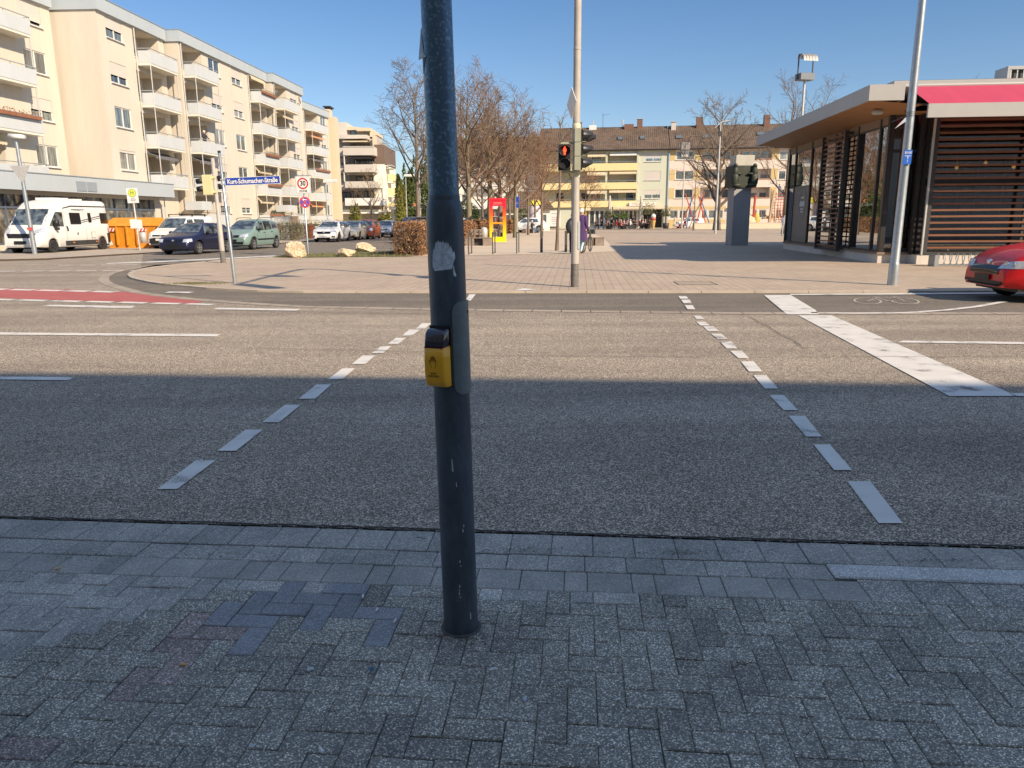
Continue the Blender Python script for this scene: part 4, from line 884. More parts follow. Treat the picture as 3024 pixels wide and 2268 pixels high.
for i, (a, b) in enumerate(bal):
    o = solid(t1, 'balcony', MT['balcony_yellow'], [(sb0-.05, sb1+.05, -.35, -.2, b, a), (sb0, sb1, -.2, 1.4, b-.02, b+.12)])
    mb = MB(); mb.tube([(sb0,-.28,a+.22),(sb1,-.28,a+.22)], .03, 6)
    for q in range(9): x = sb0+(sb1-sb0)*q/8; mb.box(x-.02,x+.02,-.3,-.26,a,a+.2)
    mb.build('handrail', MT['rail_grey'], o)
    for px in (1791-3, 1882-2): solid(t1, 'pillar', MT['wall_sage'], [(ps(px), ps(px)+.3, -.15, .2, a, lev[i][0])])
    solid(t1, 'pillar', MT['wall_sage'], [(ps(1700), ps(1700)+.3, -.15, .2, a, lev[i][0])])
    for px0, px1 in ((1640,1665),(1715,1740),(1745,1775),(1800,1830),(1850,1875)):
        window(t1, ps(px0), ps(px1), b+.15, lev[i][0]-.35, 1.44, shut=RW.choice([0,.5,0]), mull=0, sill=False, name='balcony_door')
    awning(t1, ps(1735), ps(1788), .0, -.45, lev[i][0]-.05, lev[i][0]-.5, MT['awning_stripe']); awning(t1, ps(1800), ps(1879), .0, -.4, lev[i][0]-.05, lev[i][0]-.35, MT['white_paint'] if i == 0 else MT['awning_stripe'])
# cafe front
mb = MB()
for px in (1722,1738,1754,1768,1782,1795,1828,1842,1855,1868,1880,1886,1956): mb.box(ps(px,640), ps(px,640)+.22, .6, .75, .05, gz)
mb.box(ps(1716,640), ps(1888,640), .58, .74, gz-.25, gz); mb.box(ps(1716,640), ps(1888,640), .61, .73, .05, .3); mb.build('shop_frame', MT['frame_white'], t1)
mb = MB(); mb.box(ps(1716,640), ps(1888,640), .70, .72, .3, gz-.25); mb.build('shop_pane', MT['pane_dark'], t1)
solid(t1, 'dark_opening', MT['black'], [(ps(1890,640), ps(1955,640), .76, .78, .1, gz)])
sgn = solid(t1, 'cafe_sign', MT['white_paint'], [(ps(1858,602), ps(1938,602), -.7, -.45, pz(608), pz(597))])
M('sign_gold', (.62,.42,.12), .5); M('sign_grey', (.35,.30,.28), .5)
mb = MB()
for q in range(2):
    x0_ = ps(1866+q*40,602); mb.tube([(x0_+i_*.11, -.712, pz(602.5)+.18*sin(i_*1.9+q)*(1 if i_ % 4 else 1.7)) for i_ in range(13)], .035, 5)
mb.build('sign_script', MT['sign_gold'], sgn)
awning(t1, ps(1810,615), ps(1960,615), -.1, -2.4, pz(608), pz(615), MT['awning_stripe'], 'cafe_awning'); awning(t1, ps(1716,620), ps(1745,620), -.1, -1.5, pz(612), pz(618), MT['awning_stripe'], 'cafe_awning')
for px0, px1 in ((1722,1732),(1614,1628)): solid(t1, 'yellow_panel', M('panel_yellow', (.62,.50,.03), .6), [(ps(px0,645), ps(px1,645), -.06, -.01, .3, gz-.2)])
po = solid(t1, 'poster', MT['white_paint'], [(ps(1624,640), ps(1656,640), -.5, -.42, pz(667), pz(622))])
for i, yy in enumerate((628,640,646,651,659)): solid(po, 'poster_line', M('ink_red', (.5,.1,.08), .6) if i in (1,2) else M('ink_grey', (.25,.25,.25), .6), [(ps(1630,640), ps(1650,640), -.512, -.502, pz(yy+1.2), pz(yy))])
rf = pitched(t1, s0-.3, s1)
def on_roof(px, py):   # s position on the front slope
    return ps(px, py)
zr = RZ_
chimney(t1, ps(1881,370)*1.04, 5.3, zr, .8, .9); chimney(t1, ps(1849,372)*1.04, 5.3, zr, 1.4, .3, cap=False); chimney(t1, ps(1742,372)*1.04, 5.3, zr, 1.1, .25, mat=MT['white_paint'], cap=False)
chimney(t1, ps(1697,372)*1.04, 5.3, zr, 1.2, .6); chimney(t1, ps(1980,372)*1.04, 4.6, zr-.6, .7, .9, mat=MT['beige_panel'])
for px in (1742,1828,1832): o = MB(); o.cyl((ps(px,360)*1.04,5.3,zr), (ps(px,360)*1.04,5.3,zr+1.0), .09, n=8); o.build('flue', MT['alu'], t1)
def antenna(par, s, y, z, h):
    mb = MB(); mb.tube([(s,y,z-.6),(s,y,z+h)], .03, 5); mb.tube([(s-.1,y,z+h*.85),(s+1.1,y,z+h*.95)], .015, 4)
    for i in range(6): x = s+i*.18; mb.tube([(x,y-.25,z+h*(.86+.016*i)),(x,y+.25,z+h*(.86+.016*i))], .01, 4)
    mb.build('antenna', MT['dark_steel'], par)
antenna(t1, ps(1772,350)*1.04, 5.3, zr, 2.0)
def skylight(par, s, frac, w_=.8, dp=11.0):
    ang = atan2(RZ_-EZ, dp/2); y = frac*dp/2; z = EZ+(RZ_-EZ)*frac; mb = MB(); mb.box(-w_/2, w_/2, -.5, .5, 0, .14)
    o = mb.build('skylight', MT['dark_frame'], par, loc=(s, y, z+.03)); o.rotation_euler = (ang, 0, 0)
    mb = MB(); mb.box(-w_/2+.08, w_/2-.08, -.42, .42, .142, .15); mb.build('pane', MT['pane_mid'], o)
skylight(t1, ps(1827,407)*1.02, .4); skylight(t1, ps(1892,405)*1.02, .42)
# drainpipe between
# building 3: pink and ochre
t2 = sq_building('apartment_building', 'pink and ochre striped apartment building behind the tall bare tree on the square', 1977, 2400)
s0, s1 = ps(1977), ps(2480); holes = []; rows = [(447,472), (505,530), (559,585)]
wn_ = []
for (a, b) in rows:
    holes.append((ps(1997,460), ps(2050,460), pz(b,2020), pz(a,2020), .12, False)); wn_.append(holes[-1])
    holes.append((ps(2072,460), ps(2180,460), pz(b+1,2120), pz(a-6,2120), 1.4, True)); holes.append((ps(2185,460), ps(2280,460), pz(b+1,2200), pz(a-6,2200), 1.4, True))
    holes.append((ps(2303,460), ps(2345,460), pz(b,2300), pz(a,2300), .12, False)); wn_.append(holes[-1])
g0, g1 = pz(645,2100), pz(620,2100)
gw = [(1978,2001),(2005,2029),(2033,2056),(2071,2086),(2091,2112),(2116,2134),(2220,2234),(2240,2262),(2290,2306)]
for a, b in gw: holes.append((ps(a,632), ps(b,632), g0, g1, .15, False))
mb = MB(); cells(mb, s0, s1, 0, EZ, holes); mb.quad((s1,0,0),(s1,11,0),(s1,11,EZ),(s1,0,EZ)); mb.build('wall', MT['wall_pink'], t2)
for i, h in enumerate(wn_): window(t2, h[0], h[1], h[2], h[3], .05, shut=0)
for a, b in gw: window(t2, ps(a,632), ps(b,632), g0, g1, .06, mull=0, pane='pane_mid', sill=False, fw=.1)
for (a, b) in rows:
    for p0, p1 in ((1979,1995),(2052,2071),(2281,2300)): solid(t2, 'ochre_panel', MT['wall_ochre'], [(ps(p0,460), ps(p1,460), -.02, -.001, pz(b+2,2020), pz(a-4,2020))])
for p0, p1, q0, q1 in ((None,2065,pz(618,2020),pz(610,2020)),(2071,2143,pz(618,2020),pz(610,2020)),(2218,2270,pz(618,2020),pz(610,2020)),(None,2065,.1,g0-.15),(2071,2143,.1,g0-.15)): solid(t2, 'ochre_panel', MT['wall_ochre'], [(s0 if p0 is None else ps(p0,632), ps(p1,632), -.02, -.001, q0, q1)])
for (a, b) in rows:
    for p0, p1 in ((2072,2180),(2185,2280)):
        o = solid(t2, 'balcony_rail', MT['frame_brown'], [(ps(p0,460), ps(p1,460), -.06, -.01, pz(b+1,2120)-.02, pz(b+1,2120)+.12)])
        for q in range(3): u0 = ps(p0+12+q*28,460); window(t2, u0, u0+1.1, pz(b+1,2120), pz(a-2,2120), 1.34, mull=0, sill=False, name='balcony_door', shut=RW.choice([0,0,.4]))
pitched(t2, s0+.02, s1)
chimney(t2, ps(2062,360)*1.03, 5.0, zr-.2, .9, 1.3, cap=False); chimney(t2, ps(2263,360)*1.03, 5.0, zr-.3, .85, 1.5, cap=False)
skylight(t2, ps(2000,405)*1.02, .42, 1.0); skylight(t2, ps(2085,405)*1.02, .42, 1.6); skylight(t2, ps(2245,400)*1.02, .5, 1.4)
mb = MB(); mb.tube([(s0-.15,-.12,.2),(s0-.15,-.12,EZ-.3)], .07, 8); mb.build('downpipe', MT['rail_grey'], t1)
solid(t2, 'door', MT['rail_grey'], [(ps(2145,650), ps(2165,650), -.02, .02, .1, pz(619,2150))]); solid(t2, 'door_sign', M('sign_yellow', (.7,.7,.15), .5), [(ps(2147,620), ps(2158,620), -.3, -.1, pz(619,2150), pz(612,2150))])

# tower block whose shadow falls on the near lane (stands behind the camera)
bk = thing('apartment_slab', 'long grey apartment building behind the viewer that shades the near lane', 'apartment building', (toW(0, 0)[0], toW(0, 0)[1], 0), atan2(U.y, U.x))
yb_ = -9.95; HBK = 14.0
holes = [(-28+i*3.2, -26.4+i*3.2, 1.2+r_*2.8, 2.6+r_*2.8, .15, True) for i in range(28) for r_ in range(4)]
mb = MB(); mb2 = []
for (a, b, c, d, e, f_) in holes: mb2.append((a, b, c, d))
mb.box(-30, 64, yb_-12, yb_, 0, HBK); mb.build('wall', MT['plaster_light'], bk)
for (a, b, c, d) in mb2[:60]: solid(bk, 'window', MT['pane_mid'], [(a, b, yb_+.005, yb_+.03, c, d)])
# ================================================================== KIOSK
K1 = Vector((12.15, 25.35)); KR = atan2(FD.y, FD.x)
M('kiosk_white', (.40,.395,.375), .5, var=.03); M('kiosk_brown', (.24,.17,.125), .7, var=.08); M('kiosk_frame', (.028,.026,.026), .4, var=.1); M('plinth', (.60,.56,.50), .85, var=.08, scale=2)
# local frame: +x away from the camera along the left glass wall, -y is left (towards the square)... outward of left wall = +y? handled below
kk = thing('cafe_pavilion', 'flat roofed glass cafe pavilion with slatted timber screens and pink awning at the right', 'pavilion', (K1.x, K1.y, 0), KR-pi/2)
# with this rotation local +y runs away from the camera along the left wall, local +x runs right along the front
def kl(px, py): return PLN((K1.x, K1.y), (K1.x+FD.x*10, K1.y+FD.y*10), px, py)
ys = [kl(px, py)[0] for px, py in [(2598,776),(2566,742),(2505,738),(2477,738),(2413,732),(2377,722),(2332,714),(2314,712)]]
yL = 11.8; zP = .32; zG = 4.38; zR = 4.66
solid(kk, 'plinth', MT['plinth'], [(0, .95, .0, .5, 0, zP-.002), (-.0, 13, .5, yL, 0, zP), (.95, 13, -.7, .5, 0, zP-.004)])
solid(kk, 'plinth_cap', MT['kiosk_brown'], [(-.05, .94, -.05, .3, zP+.002, zP+.07), (-.05, .3, .3, yL, zP+.002, zP+.07)])
mb = MB()
for y in [0.0, .8, 2.83, 3.9, 6.57, 8.3, 10.75, yL]:
    mb.box(0, .14, y-.05, y+.06, zP+.07, zR)
mb.box(.02, .12, 0, yL, zG, zG+.06); mb.box(.02,.12,0,yL,zP+.072,zP+.14); mb.box(-.02,.16,-.04,.13,zP+.07,zR+.1)
mb.build('glass_wall_frame', MT['kiosk_frame'], kk)
solid(kk, 'brown_band', MT['kiosk_brown'], [(.03, .10, .07, yL, zG+.061, zR+.2)])
gl_ = solid(kk, 'glass_wall', MT['kiosk_glass'], [(.05, .065, .06, yL, zP+.14, zG)])
# round logo on the glass
mb = MB(); cyl_ = 9.3; cz = 2.1
for i in range(40):
    t_ = 2*pi*i/40; t2_ = 2*pi*(i+1)/40; a = (.028, cyl_+.5*cos(t_), cz+.62*sin(t_)); b = (.028, cyl_+.5*cos(t2_), cz+.62*sin(t2_)); mb.beam(a, b, .03, .01)
mb.build('window_emblem', MT['paper'], kk)
tx = text('CAFÉ', .36, MT['paper'], kk, Matrix.Translation((.028, cyl_, cz)) @ Matrix.Rotation(-pi/2, 4, 'Z') @ Matrix.Rotation(pi/2, 4, 'X'), ext=.003) if False else None
mb = MB(); mb.box(.026,.03,cyl_-.36,cyl_+.36,cz-.10,cz+.12)
for dz in (.25,-.24,-.36): mb.box(.026,.03,cyl_-.22,cyl_+.22,cz+dz,cz+dz+.06)
mb.build('emblem_band', MT['paper'], kk)
mb = MB(); mb.box(.03, .045, 8.36, 10.7, zP+.14, 2.9); mb.build('grey_film', M('film', (.10,.12,.13), .4), kk)
# timber screen in front of the left glass
scr = MB()
for i in range(24): z = .42+i*.175; scr.box(-.26, -.20, 3.38, 5.8, z, z+.05)
sl_ = scr.build('timber_slats', MT['wood'], kk)
solid(kk, 'screen_frame', MT['dark_steel'], [(-.31,-.18,3.26,3.36,.35,4.6),(-.31,-.18,5.82,5.92,.35,4.6),(-.32,-.17,3.26,5.92,.28,.345),(-.19,-.16,4.55,4.63,.4,4.6),(-.19,-.16,3.95,4.0,.4,4.6),(-.16,.0,3.28,3.34,4.45,4.55),(-.16,.0,5.84,5.90,4.45,4.55),(-.16,0,3.28,3.34,.36,.42),(-.16,0,5.84,5.90,.36,.42)])
# roof slab with sloping soffit and fascia
ro = MB()
x0, x1, y0, y1 = -1.55, -.60, -2.35, 11.95
solid(kk, 'roof_fascia', MT['kiosk_white'], [(x0,x0+.05,y0,y1,4.83,5.27),(x0+.05,x1,y0,y0+.05,4.83,5.27),(x0+.05,13,y1-.05,y1,4.83,5.27),(x1-.001,x1+.04,y0,-1.15,4.83,5.27)])
mb = MB(); mb.quad((x0+.05,y0+.05,5.26),(x1,y0+.05,5.26),(x1,-1.1,5.26),(x0+.05,-1.1,5.26)); mb.quad((x0+.05,-1.1,5.26),(13,-1.1,5.26),(13,y1-.05,5.26),(x0+.05,y1-.05,5.26)); mb.build('roof', MT['fascia'], kk)
mb = MB(); mb.quad((x0+.05,y0+.05,4.85),(x0+.05,y1-.05,4.85),(.0,y1-.05,4.70),(.0,y0+.05,4.70)); mb.quad((.0,-.9,4.70),(.0,y1-.05,4.70),(13,y1-.05,4.70),(13,-.9,4.70)); mb.build('soffit', MT['wood_soffit'], kk)
solid(kk, 'upper_fascia', MT['kiosk_white'], [(-.45, 13, -1.2, -1.1, 5.265, 5.54), (-.45,-.40,-1.1,yL-1,5.265,5.54)]); mb = MB(); mb.quad((-.45,-1.2,5.545),(13,-1.2,5.545),(13,11.8,5.545),(-.45,11.8,5.545)); mb.build('upper_roof', MT['fascia'], kk)
mb = MB(); mb.smooth = True; mb.lathe([(.0,0),(.12,-.02),(.17,-.08),(.15,-.15),(.06,-.18)], (-.75,-.9,4.78), n=14); mb.build('camera_dome', MT['kiosk_white'], kk)
solid(kk, 'shade_block', MT['kiosk_white'], [(1.95, 13, 11.85, 17.2, 0, 5.45)])  # unseen block added behind the pavilion so its shadow reaches up the stele
# entrance recess and front
solid(kk, 'corner_column', MT['wood'], [(.42,.62,-.02,.2,zP+.07,4.6)])
fr_ = MB()
for x in (.88, 1.06): fr_.box(x, x+.1, -.3, -.18, zP, 4.8)
fr_.box(.14, 1.0, -.02, .08, 3.55, 3.65); fr_.box(.14,1.0,.0,.06,zP+.07,zP+.2); fr_.build('entrance_frame', MT['kiosk_frame'], kk)
solid(kk, 'entrance_glass', MT['kiosk_glass_front'], [(.14,1.0,.03,.045,zP+.2,3.55),(.14,1.0,.03,.045,3.65,4.8)])
sx0, sx1, sy, sz0, sz1 = 1.12, 11.5, -.62, .33, 4.5
solid(kk, 'screen_frame', MT['dark_steel'], [(sx0,sx0+.12,sy-.08,sy+.08,sz0,sz1),(sx0+.12,sx1,sy-.08,sy+.08,sz0,sz0+.1),(sx0+2.95,sx0+3.03,sy+.0,sy+.08,sz0+.1,sz1),(sx0+5.9,sx0+5.98,sy,sy+.08,sz0+.1,sz1)])
solid(kk, 'screen_post', MT['galv_matt'], [(sx0-.06,sx0-.01,sy-.10,sy-.03,sz0,sz1)])
mb = MB()
for i in range(21): z = sz0+.2+i*.195; mb.box(sx0+.13, sx1, sy-.05, sy-.005, z, z+.062)
mb.build('timber_slats', MT['wood'], kk)
solid(kk, 'glass_front', MT['kiosk_glass_front'], [(1.2,12,-.25,-.235,zP,4.7)])
solid(kk, 'transom', MT['kiosk_frame'], [(1.2,12,-.33,-.2,2.5,2.68),(5.0,5.1,-.32,-.22,zP,2.5),(8.0,8.1,-.32,-.22,zP,2.5)])
# pink awning over the terrace
M('awning_pink', (.50,.05,.10), .75, var=.08, scale=1.0, stretch=(2,.3,.3))
aw = MB(); aw.add([(-.1,-1.3,5.36),(13,-1.3,5.36),(13,-2.95,4.64),(-.1,-2.95,4.64)], [(0,1,2,3)]); aw.build('pink_awning', MT['awning_pink'], kk)
solid(kk, 'awning_bar', MT['kiosk_white'], [(-.15,13,-3.04,-2.955,4.26,4.63)]); mb = MB(); mb.tube([(-.25,-1.3,5.37),(13,-1.3,5.37)], .06, 10); mb.build('awning_roller', MT['kiosk_white'], kk)
mb = MB(); mb.beam((.1,-1.2,4.9),(.5,-2.0,4.7),.05,.05); mb.beam((.5,-2.0,4.7),(.2,-2.9,4.42),.05,.05); mb.build('awning_arm', MT['dark_steel'], kk)
# interior
solid(kk, 'floor', M('kiosk_floor', (.34,.24,.17), .5), [(.1,12.9,.1,yL-.1,.33,.36)])
solid(kk, 'back_wall', M('kiosk_inner', (.62,.60,.52), .8), [(9,9.1,.2,yL-.1,.36,4.8),(4.5,8.9,9,9.1,.36,4.8)])
mb = MB()
for a in range(7): mb.box(3.6+a*.8, 4.1+a*.8, 4.0+.3*(a%2), 4.08+.3*(a%2), .4, 3.6)
mb.box(2.4,6.5,2.6,3.2,.37,1.45)
mb.build('inner_panels', M('inner_dark', (.20,.13,.11), .6, var=.4), kk)
random.seed(17)
for i in range(4):
    x, y = .9+random.uniform(0,1), 2+i*2.4; mb = MB(); mb.cyl((x,y,1.08),(x,y,1.12),.38,n=16); mb.cyl((x,y,.37),(x,y,1.08),.03,n=8); mb.cyl((x,y,.36),(x,y,.39),.22,n=12)
    mb.build('inner_table', MT['wood_dark'], kk)
mb = MB()
for i in range(5): x = 2.6+i*.9; mb.cyl((x,.9,3.2+.1*(i%2)),(x,.9,3.5),.003,n=4); mb.smooth = True; mb.lathe([(.0,0),(.05,.03),(.06,.08),(.03,.15)], (x,.9,3.05+.1*(i%2)), n=8)
mb.build('pendant_lights', M('bulb', (.7,.4,.1), .3, emis=(1,.55,.15), es=.5), kk)
rt = thing('roof_unit', 'pale metal air conditioning unit on the pavilion roof', 'air conditioner', (K1.x+4.9, K1.y+1.0, 5.55), KR-pi/2)
solid(rt, 'housing', MT['kiosk_white'], [(-.9,.9,-.4,.4,.05,.16),(-.9,.9,-.4,.4,.62,.72),(-.9,-.82,-.4,.4,.16,.62),(.82,.9,-.4,.4,.16,.62),(-.82,.82,.3,.4,.16,.62)])
mb = MB()
for i in range(9): x = -.8+i*.2; mb.box(x, x+.03, -.38, -.36, .16, .62)
mb.build('grille', MT['galv_matt'], rt); solid(rt, 'core', MT['dark_steel'], [(-.8,.8,-.3,.28,.16,.62)])
# ================================================================== VEHICLES
def lin(tab, x):
    if x <= tab[0][0]: return tab[0][1]
    for (a, b), (c, d) in zip(tab[:-1], tab[1:]):
        if x <= c: return b+(d-b)*(x-a)/(c-a)
    return tab[-1][1]
def smooth_tab(tab, x, w_=.07): return (lin(tab, x-w_)+2*lin(tab, x)+lin(tab, x+w_))/4
PAINTS = {}
def paintm(col):
    key = 'car_paint_%d_%d_%d' % tuple(int(c*1000) for c in col)
    return M(key, col, .36, .05, var=.03, scale=1.5, coat=.35)
class Patch:
    def __init__(s, bvh): s.b = bvh
    def cast(s, mode, a, b, side=1):
        if mode == 'side': o, d = Vector((a, 5*side, b)), Vector((0, -side, 0))
        elif mode == 'front': o, d = Vector((8, a, b)), Vector((-1, 0, 0))
        elif mode == 'rear': o, d = Vector((-8, a, b)), Vector((1, 0, 0))
        else: o, d = Vector((a, b, 6)), Vector((0, 0, -1))
        h = s.b.ray_cast(o, d); return (h[0], h[1]) if h[0] is not None else (None, None)
    def make(s, name, mat, par, mode, q, side=1, off=.006, n=6, m=4, th=.0):
        """q: four (a,b) corners in order; bilinear grid draped on the body"""
        mb = MB(); mb.smooth = True; pts = []
        for j in range(m+1):
            for i in range(n+1):
                u, v = i/n, j/m
                a = (q[0][0]*(1-u)+q[1][0]*u)*(1-v)+(q[3][0]*(1-u)+q[2][0]*u)*v; b = (q[0][1]*(1-u)+q[1][1]*u)*(1-v)+(q[3][1]*(1-u)+q[2][1]*u)*v
                p, nn = s.cast(mode, a, b, side)
                if p is None:
                    p = pts[-1] if pts else Vector((0,0,0))
                    pts.append(p.copy()); continue
                d = {'side': Vector((0, side, 0)), 'front': Vector((1,0,0)), 'rear': Vector((-1,0,0)), 'top': Vector((0,0,1))}[mode]
                if nn.dot(d) < 0: nn = -nn
                pts.append(p+(nn*.7+d*.5)*off)
        mb.add(pts, [(j*(n+1)+i, j*(n+1)+i+1, (j+1)*(n+1)+i+1, (j+1)*(n+1)+i) for j in range(m) for i in range(n)])
        return mb.build(name, mat, par)
def wheel(par, x, y, R, side, rim='rim', wd=.2):
    mb = MB(); mb.smooth = True; y0 = y-side*wd
    mb.lathe([(R*.62, 0), (R*.66, side*.01), (R*.93, side*.012), (R, side*.05), (R, side*(wd-.03)), (R*.94, side*wd), (R*.68, side*(wd+.004)), (R*.64, side*(wd-.02)), (0, side*(wd-.06))], (x, y0, R), 'y', 22)
    t = mb.build('wheel', MT['tyre'], par)
    mb = MB(); Y = y-side*.012; mb.lathe([(R*.66, -side*.01), (R*.66, side*.004), (R*.58, side*.002), (R*.57, -side*.03)], (x, Y, R), 'y', 20)
    for i in range(5):
        a = 2*pi*i/5+.3
        for da in (-.16, .16): mb.beam((x+.04*cos(a), Y-side*.0, R+.04*sin(a)), (x+R*.6*cos(a+da), Y, R+R*.6*sin(a+da)), .035, .014, up=(0,1,0))
    mb.lathe([(0, side*.012), (.05, side*.01), (.055, -side*.01)], (x, Y, R), 'y', 10)
    mb.build('rim', MT[rim], t); return t
def car(name, label, L, W, top, belt, wheels, paint, fl=None, heading=-5, gr=.78, R=.31, group=None, pos=None, rim='rim', trim=False, glassz=None, pillars=(), wind=None, rear=None, lights='head', bumper=None, rails=False, grille=True, cat='car', zsill=.22, mirror=None, plate=None, side_glass=None, bulge=1.0):
    """local frame: +x forward, +y left, z up. top: outline height along x, belt: window line height along x"""
    hd = radians(heading); f = Vector((sin(hd), -cos(hd), 0)); rz = atan2(f.y, f.x)
    if pos is None:   # fl: ground point under the front left wheel's outer face
        l = Vector((-f.y, f.x, 0)); pos = Vector((fl[0], fl[1], 0))-f*wheels[0]-l*(W/2)
    t = thing(name, label, cat, (pos[0], pos[1], pos[2] if len(pos) > 2 else 0), rz, group)
    xs = set()
    x = -L/2
    while x <= L/2: xs.add(round(x, 3)); x += .06
    for w_ in wheels:
        for i in range(25): xs.add(round(w_+(R+.07)*cos(pi*i/24), 3))
    for e in (.0, .01, .03, .06, .1, .15): xs.add(round(L/2-e, 3)); xs.add(round(-L/2+e, 3))
    xs = sorted(xs); NP = 15; vs = []
    def section(x):
        e = max(0, (abs(x)-(L/2-.75))/.75); w_ = W/2*(1-.20*e**2.6); zt = smooth_tab(top, x); zb = smooth_tab(belt, x)
        z0 = zsill+(.05*e if x > 0 else .1*e); g = min(1, max(0, (zt-zb-.05)/.22)); arch = 0
        for q in wheels:
            if abs(x-q) < R+.07: z0 = max(z0, R+sqrt(max(0, (R+.07)**2-(x-q)**2)))
        zs = min(zb, zt-.05)
        base = [(.90, z0), (.985, max(z0+.01, .34)), (1.0, max(z0+.02, zs*.62)), (.995*bulge if False else .995, max(z0+.03, zs-.14)), (.975, max(z0+.035, zs-.03))]
        hood = [(.94, zt-.03), (.86, zt-.012), (.72, zt-.003), (.45, zt+.006), (.2, zt+.012), (0, zt+.014)]
        grl = 1-(1-gr)*min(1, (zt-zb)/.45) if zt > zb else 1
        cab = [(.955, zs+.01), (.955-(.955-grl)*.5, zs+(zt-zs)*.5), (grl, zt-.09*g-.01), (grl*.90, zt-.03), (grl*.5, zt+.005), (0, zt+.012)]
        up = [(h[0]*(1-g)+c[0]*g, h[1]*(1-g)+c[1]*g) for h, c in zip(hood, cab)]
        return [(a*w_, z) for a, z in base+up]
    m = 11
    for x in xs:
        sct = section(x)
        for (y, z) in sct: vs.append((x, y, z))
        for (y, z) in sct[-2::-1]: vs.append((x, -y, z))
    n = 2*m-1; fs = []
    for i in range(len(xs)-1):
        for j in range(n-1): fs.append((i*n+j, (i+1)*n+j, (i+1)*n+j+1, i*n+j+1))
    fs.append(tuple(range(n))); o_ = (len(xs)-1)*n; fs.append(tuple(o_+j for j in range(n))[::-1])
    mb = MB(); mb.smooth = True; mb.add(vs, fs); body = mb.build('body', paint, t)
    body.data.polygons[-1].use_smooth = False; body.data.polygons[-2].use_smooth = False
    P_ = Patch(BVHTree.FromPolygons([Vector(v) for v in vs], fs))
    mb = MB(); mb.box(-L/2+.25, L/2-.25, -W/2+.13, W/2-.13, zsill-.03, .55); mb.build('underbody', MT['black'], t)
    for s_ in (1, -1):
        for q in wheels: wheel(t, q, s_*(W/2-.015), R, s_, rim)
    return t, P_, body
def std_details(t, P_, L, W, wind, rearw, sides, hl, tl, gr_, lowg, plate_z=.45, seams=(), handles=(), trimz=None, mir=(.7, 1.0), mirmat=None, blackbelow=None, emblem=True, seam_z=(.3, .9), platecol='plate_white'):
    # wind: (y_low, z_low, y_high, z_high)
    if wind: P_.make('windscreen', MT['car_glass'], t, 'front', [(-wind[0], wind[1]), (wind[0], wind[1]), (wind[2], wind[3]), (-wind[2], wind[3])], n=10, m=6)
    if rearw: P_.make('rear_window', MT['car_glass'], t, 'rear', [(-rearw[0], rearw[1]), (rearw[0], rearw[1]), (rearw[2], rearw[3]), (-rearw[2], rearw[3])], n=10, m=6)
    for s_ in (1, -1):
        for q in sides: P_.make('side_window', MT['car_glass'], t, 'side', q, side=s_, n=8, m=5)
        if hl: P_.make('headlight', MT['lamp_glass'], t, 'front', [(s_*a, b) for a, b in hl], n=6, m=4, off=.012)
        if tl: P_.make('tail_light', MT['tail_red'], t, 'rear', [(s_*a, b) for a, b in tl], n=4, m=4, off=.012)
        for (x0, x1) in seams: P_.make('door_seam', MT['black'], t, 'side', [(x0-.007, seam_z[0]), (x0+.007, seam_z[0]), (x1+.007, seam_z[1]), (x1-.007, seam_z[1])], side=s_, n=1, m=8, off=.003)
        for (x, z) in handles: P_.make('door_handle', mirmat or MT['black'], t, 'side', [(x-.09, z-.015), (x+.09, z-.015), (x+.09, z+.018), (x-.09, z+.018)], side=s_, off=.03, n=2, m=1)
        if trimz: P_.make('side_trim', MT['black'], t, 'side', [(trimz[0], trimz[2]), (trimz[1], trimz[2]), (trimz[1], trimz[3]), (trimz[0], trimz[3])], side=s_, off=.012, n=20, m=1)
        if mir:
            mb = MB(); mb.smooth = True; p, nn = P_.cast('side', mir[0], mir[1]-.05, s_); y = (abs(p.y) if p is not None else W/2)
            c = Vector((mir[0], s_*(y+.13), mir[1]+.02)); vs = []
            for i in range(7):
                for j in range(10):
                    a = pi*i/6; b = 2*pi*j/10; vs.append((c.x+.07*sin(a)*cos(b)+(0), c.y+.115*cos(a), c.z+.075*sin(a)*sin(b)))
            mb.add(vs, [(i*10+j, i*10+(j+1) % 10, (i+1)*10+(j+1) % 10, (i+1)*10+j) for i in range(6) for j in range(10)])
            mb.tube([(mir[0], s_*(y-.02), mir[1]-.04), (mir[0], s_*(y+.06), mir[1]-.01)], .025, 6); mb.build('mirror', mirmat or MT['black'], t)
    if gr_: P_.make('grille', MT['black_gloss'], t, 'front', [(-gr_[0], gr_[1]), (gr_[0], gr_[1]), (gr_[2], gr_[3]), (-gr_[2], gr_[3])], n=10, m=3, off=.010)
    if lowg: P_.make('lower_grille', MT['black'], t, 'front', [(-lowg[0], lowg[1]), (lowg[0], lowg[1]), (lowg[2], lowg[3]), (-lowg[2], lowg[3])], n=10, m=3, off=.008)
    if plate_z: P_.make('number_plate', MT[platecol], t, 'front', [(-.26, plate_z), (.26, plate_z), (.26, plate_z+.11), (-.26, plate_z+.11)], n=6, m=1, off=.03)
    if emblem and gr_:
        z = (gr_[1]+gr_[3])/2; p, nn = P_.cast('front', 0, z)
        if p is not None: mb = MB(); mb.lathe([(0, .03), (.045, .028), (.06, .02), (.06, .0)], (p.x, 0, z), 'x', 16); mb.build('badge', MT['alu'], t)
def gpt(px, py): p = G(px, py); return (p.x, p.y)
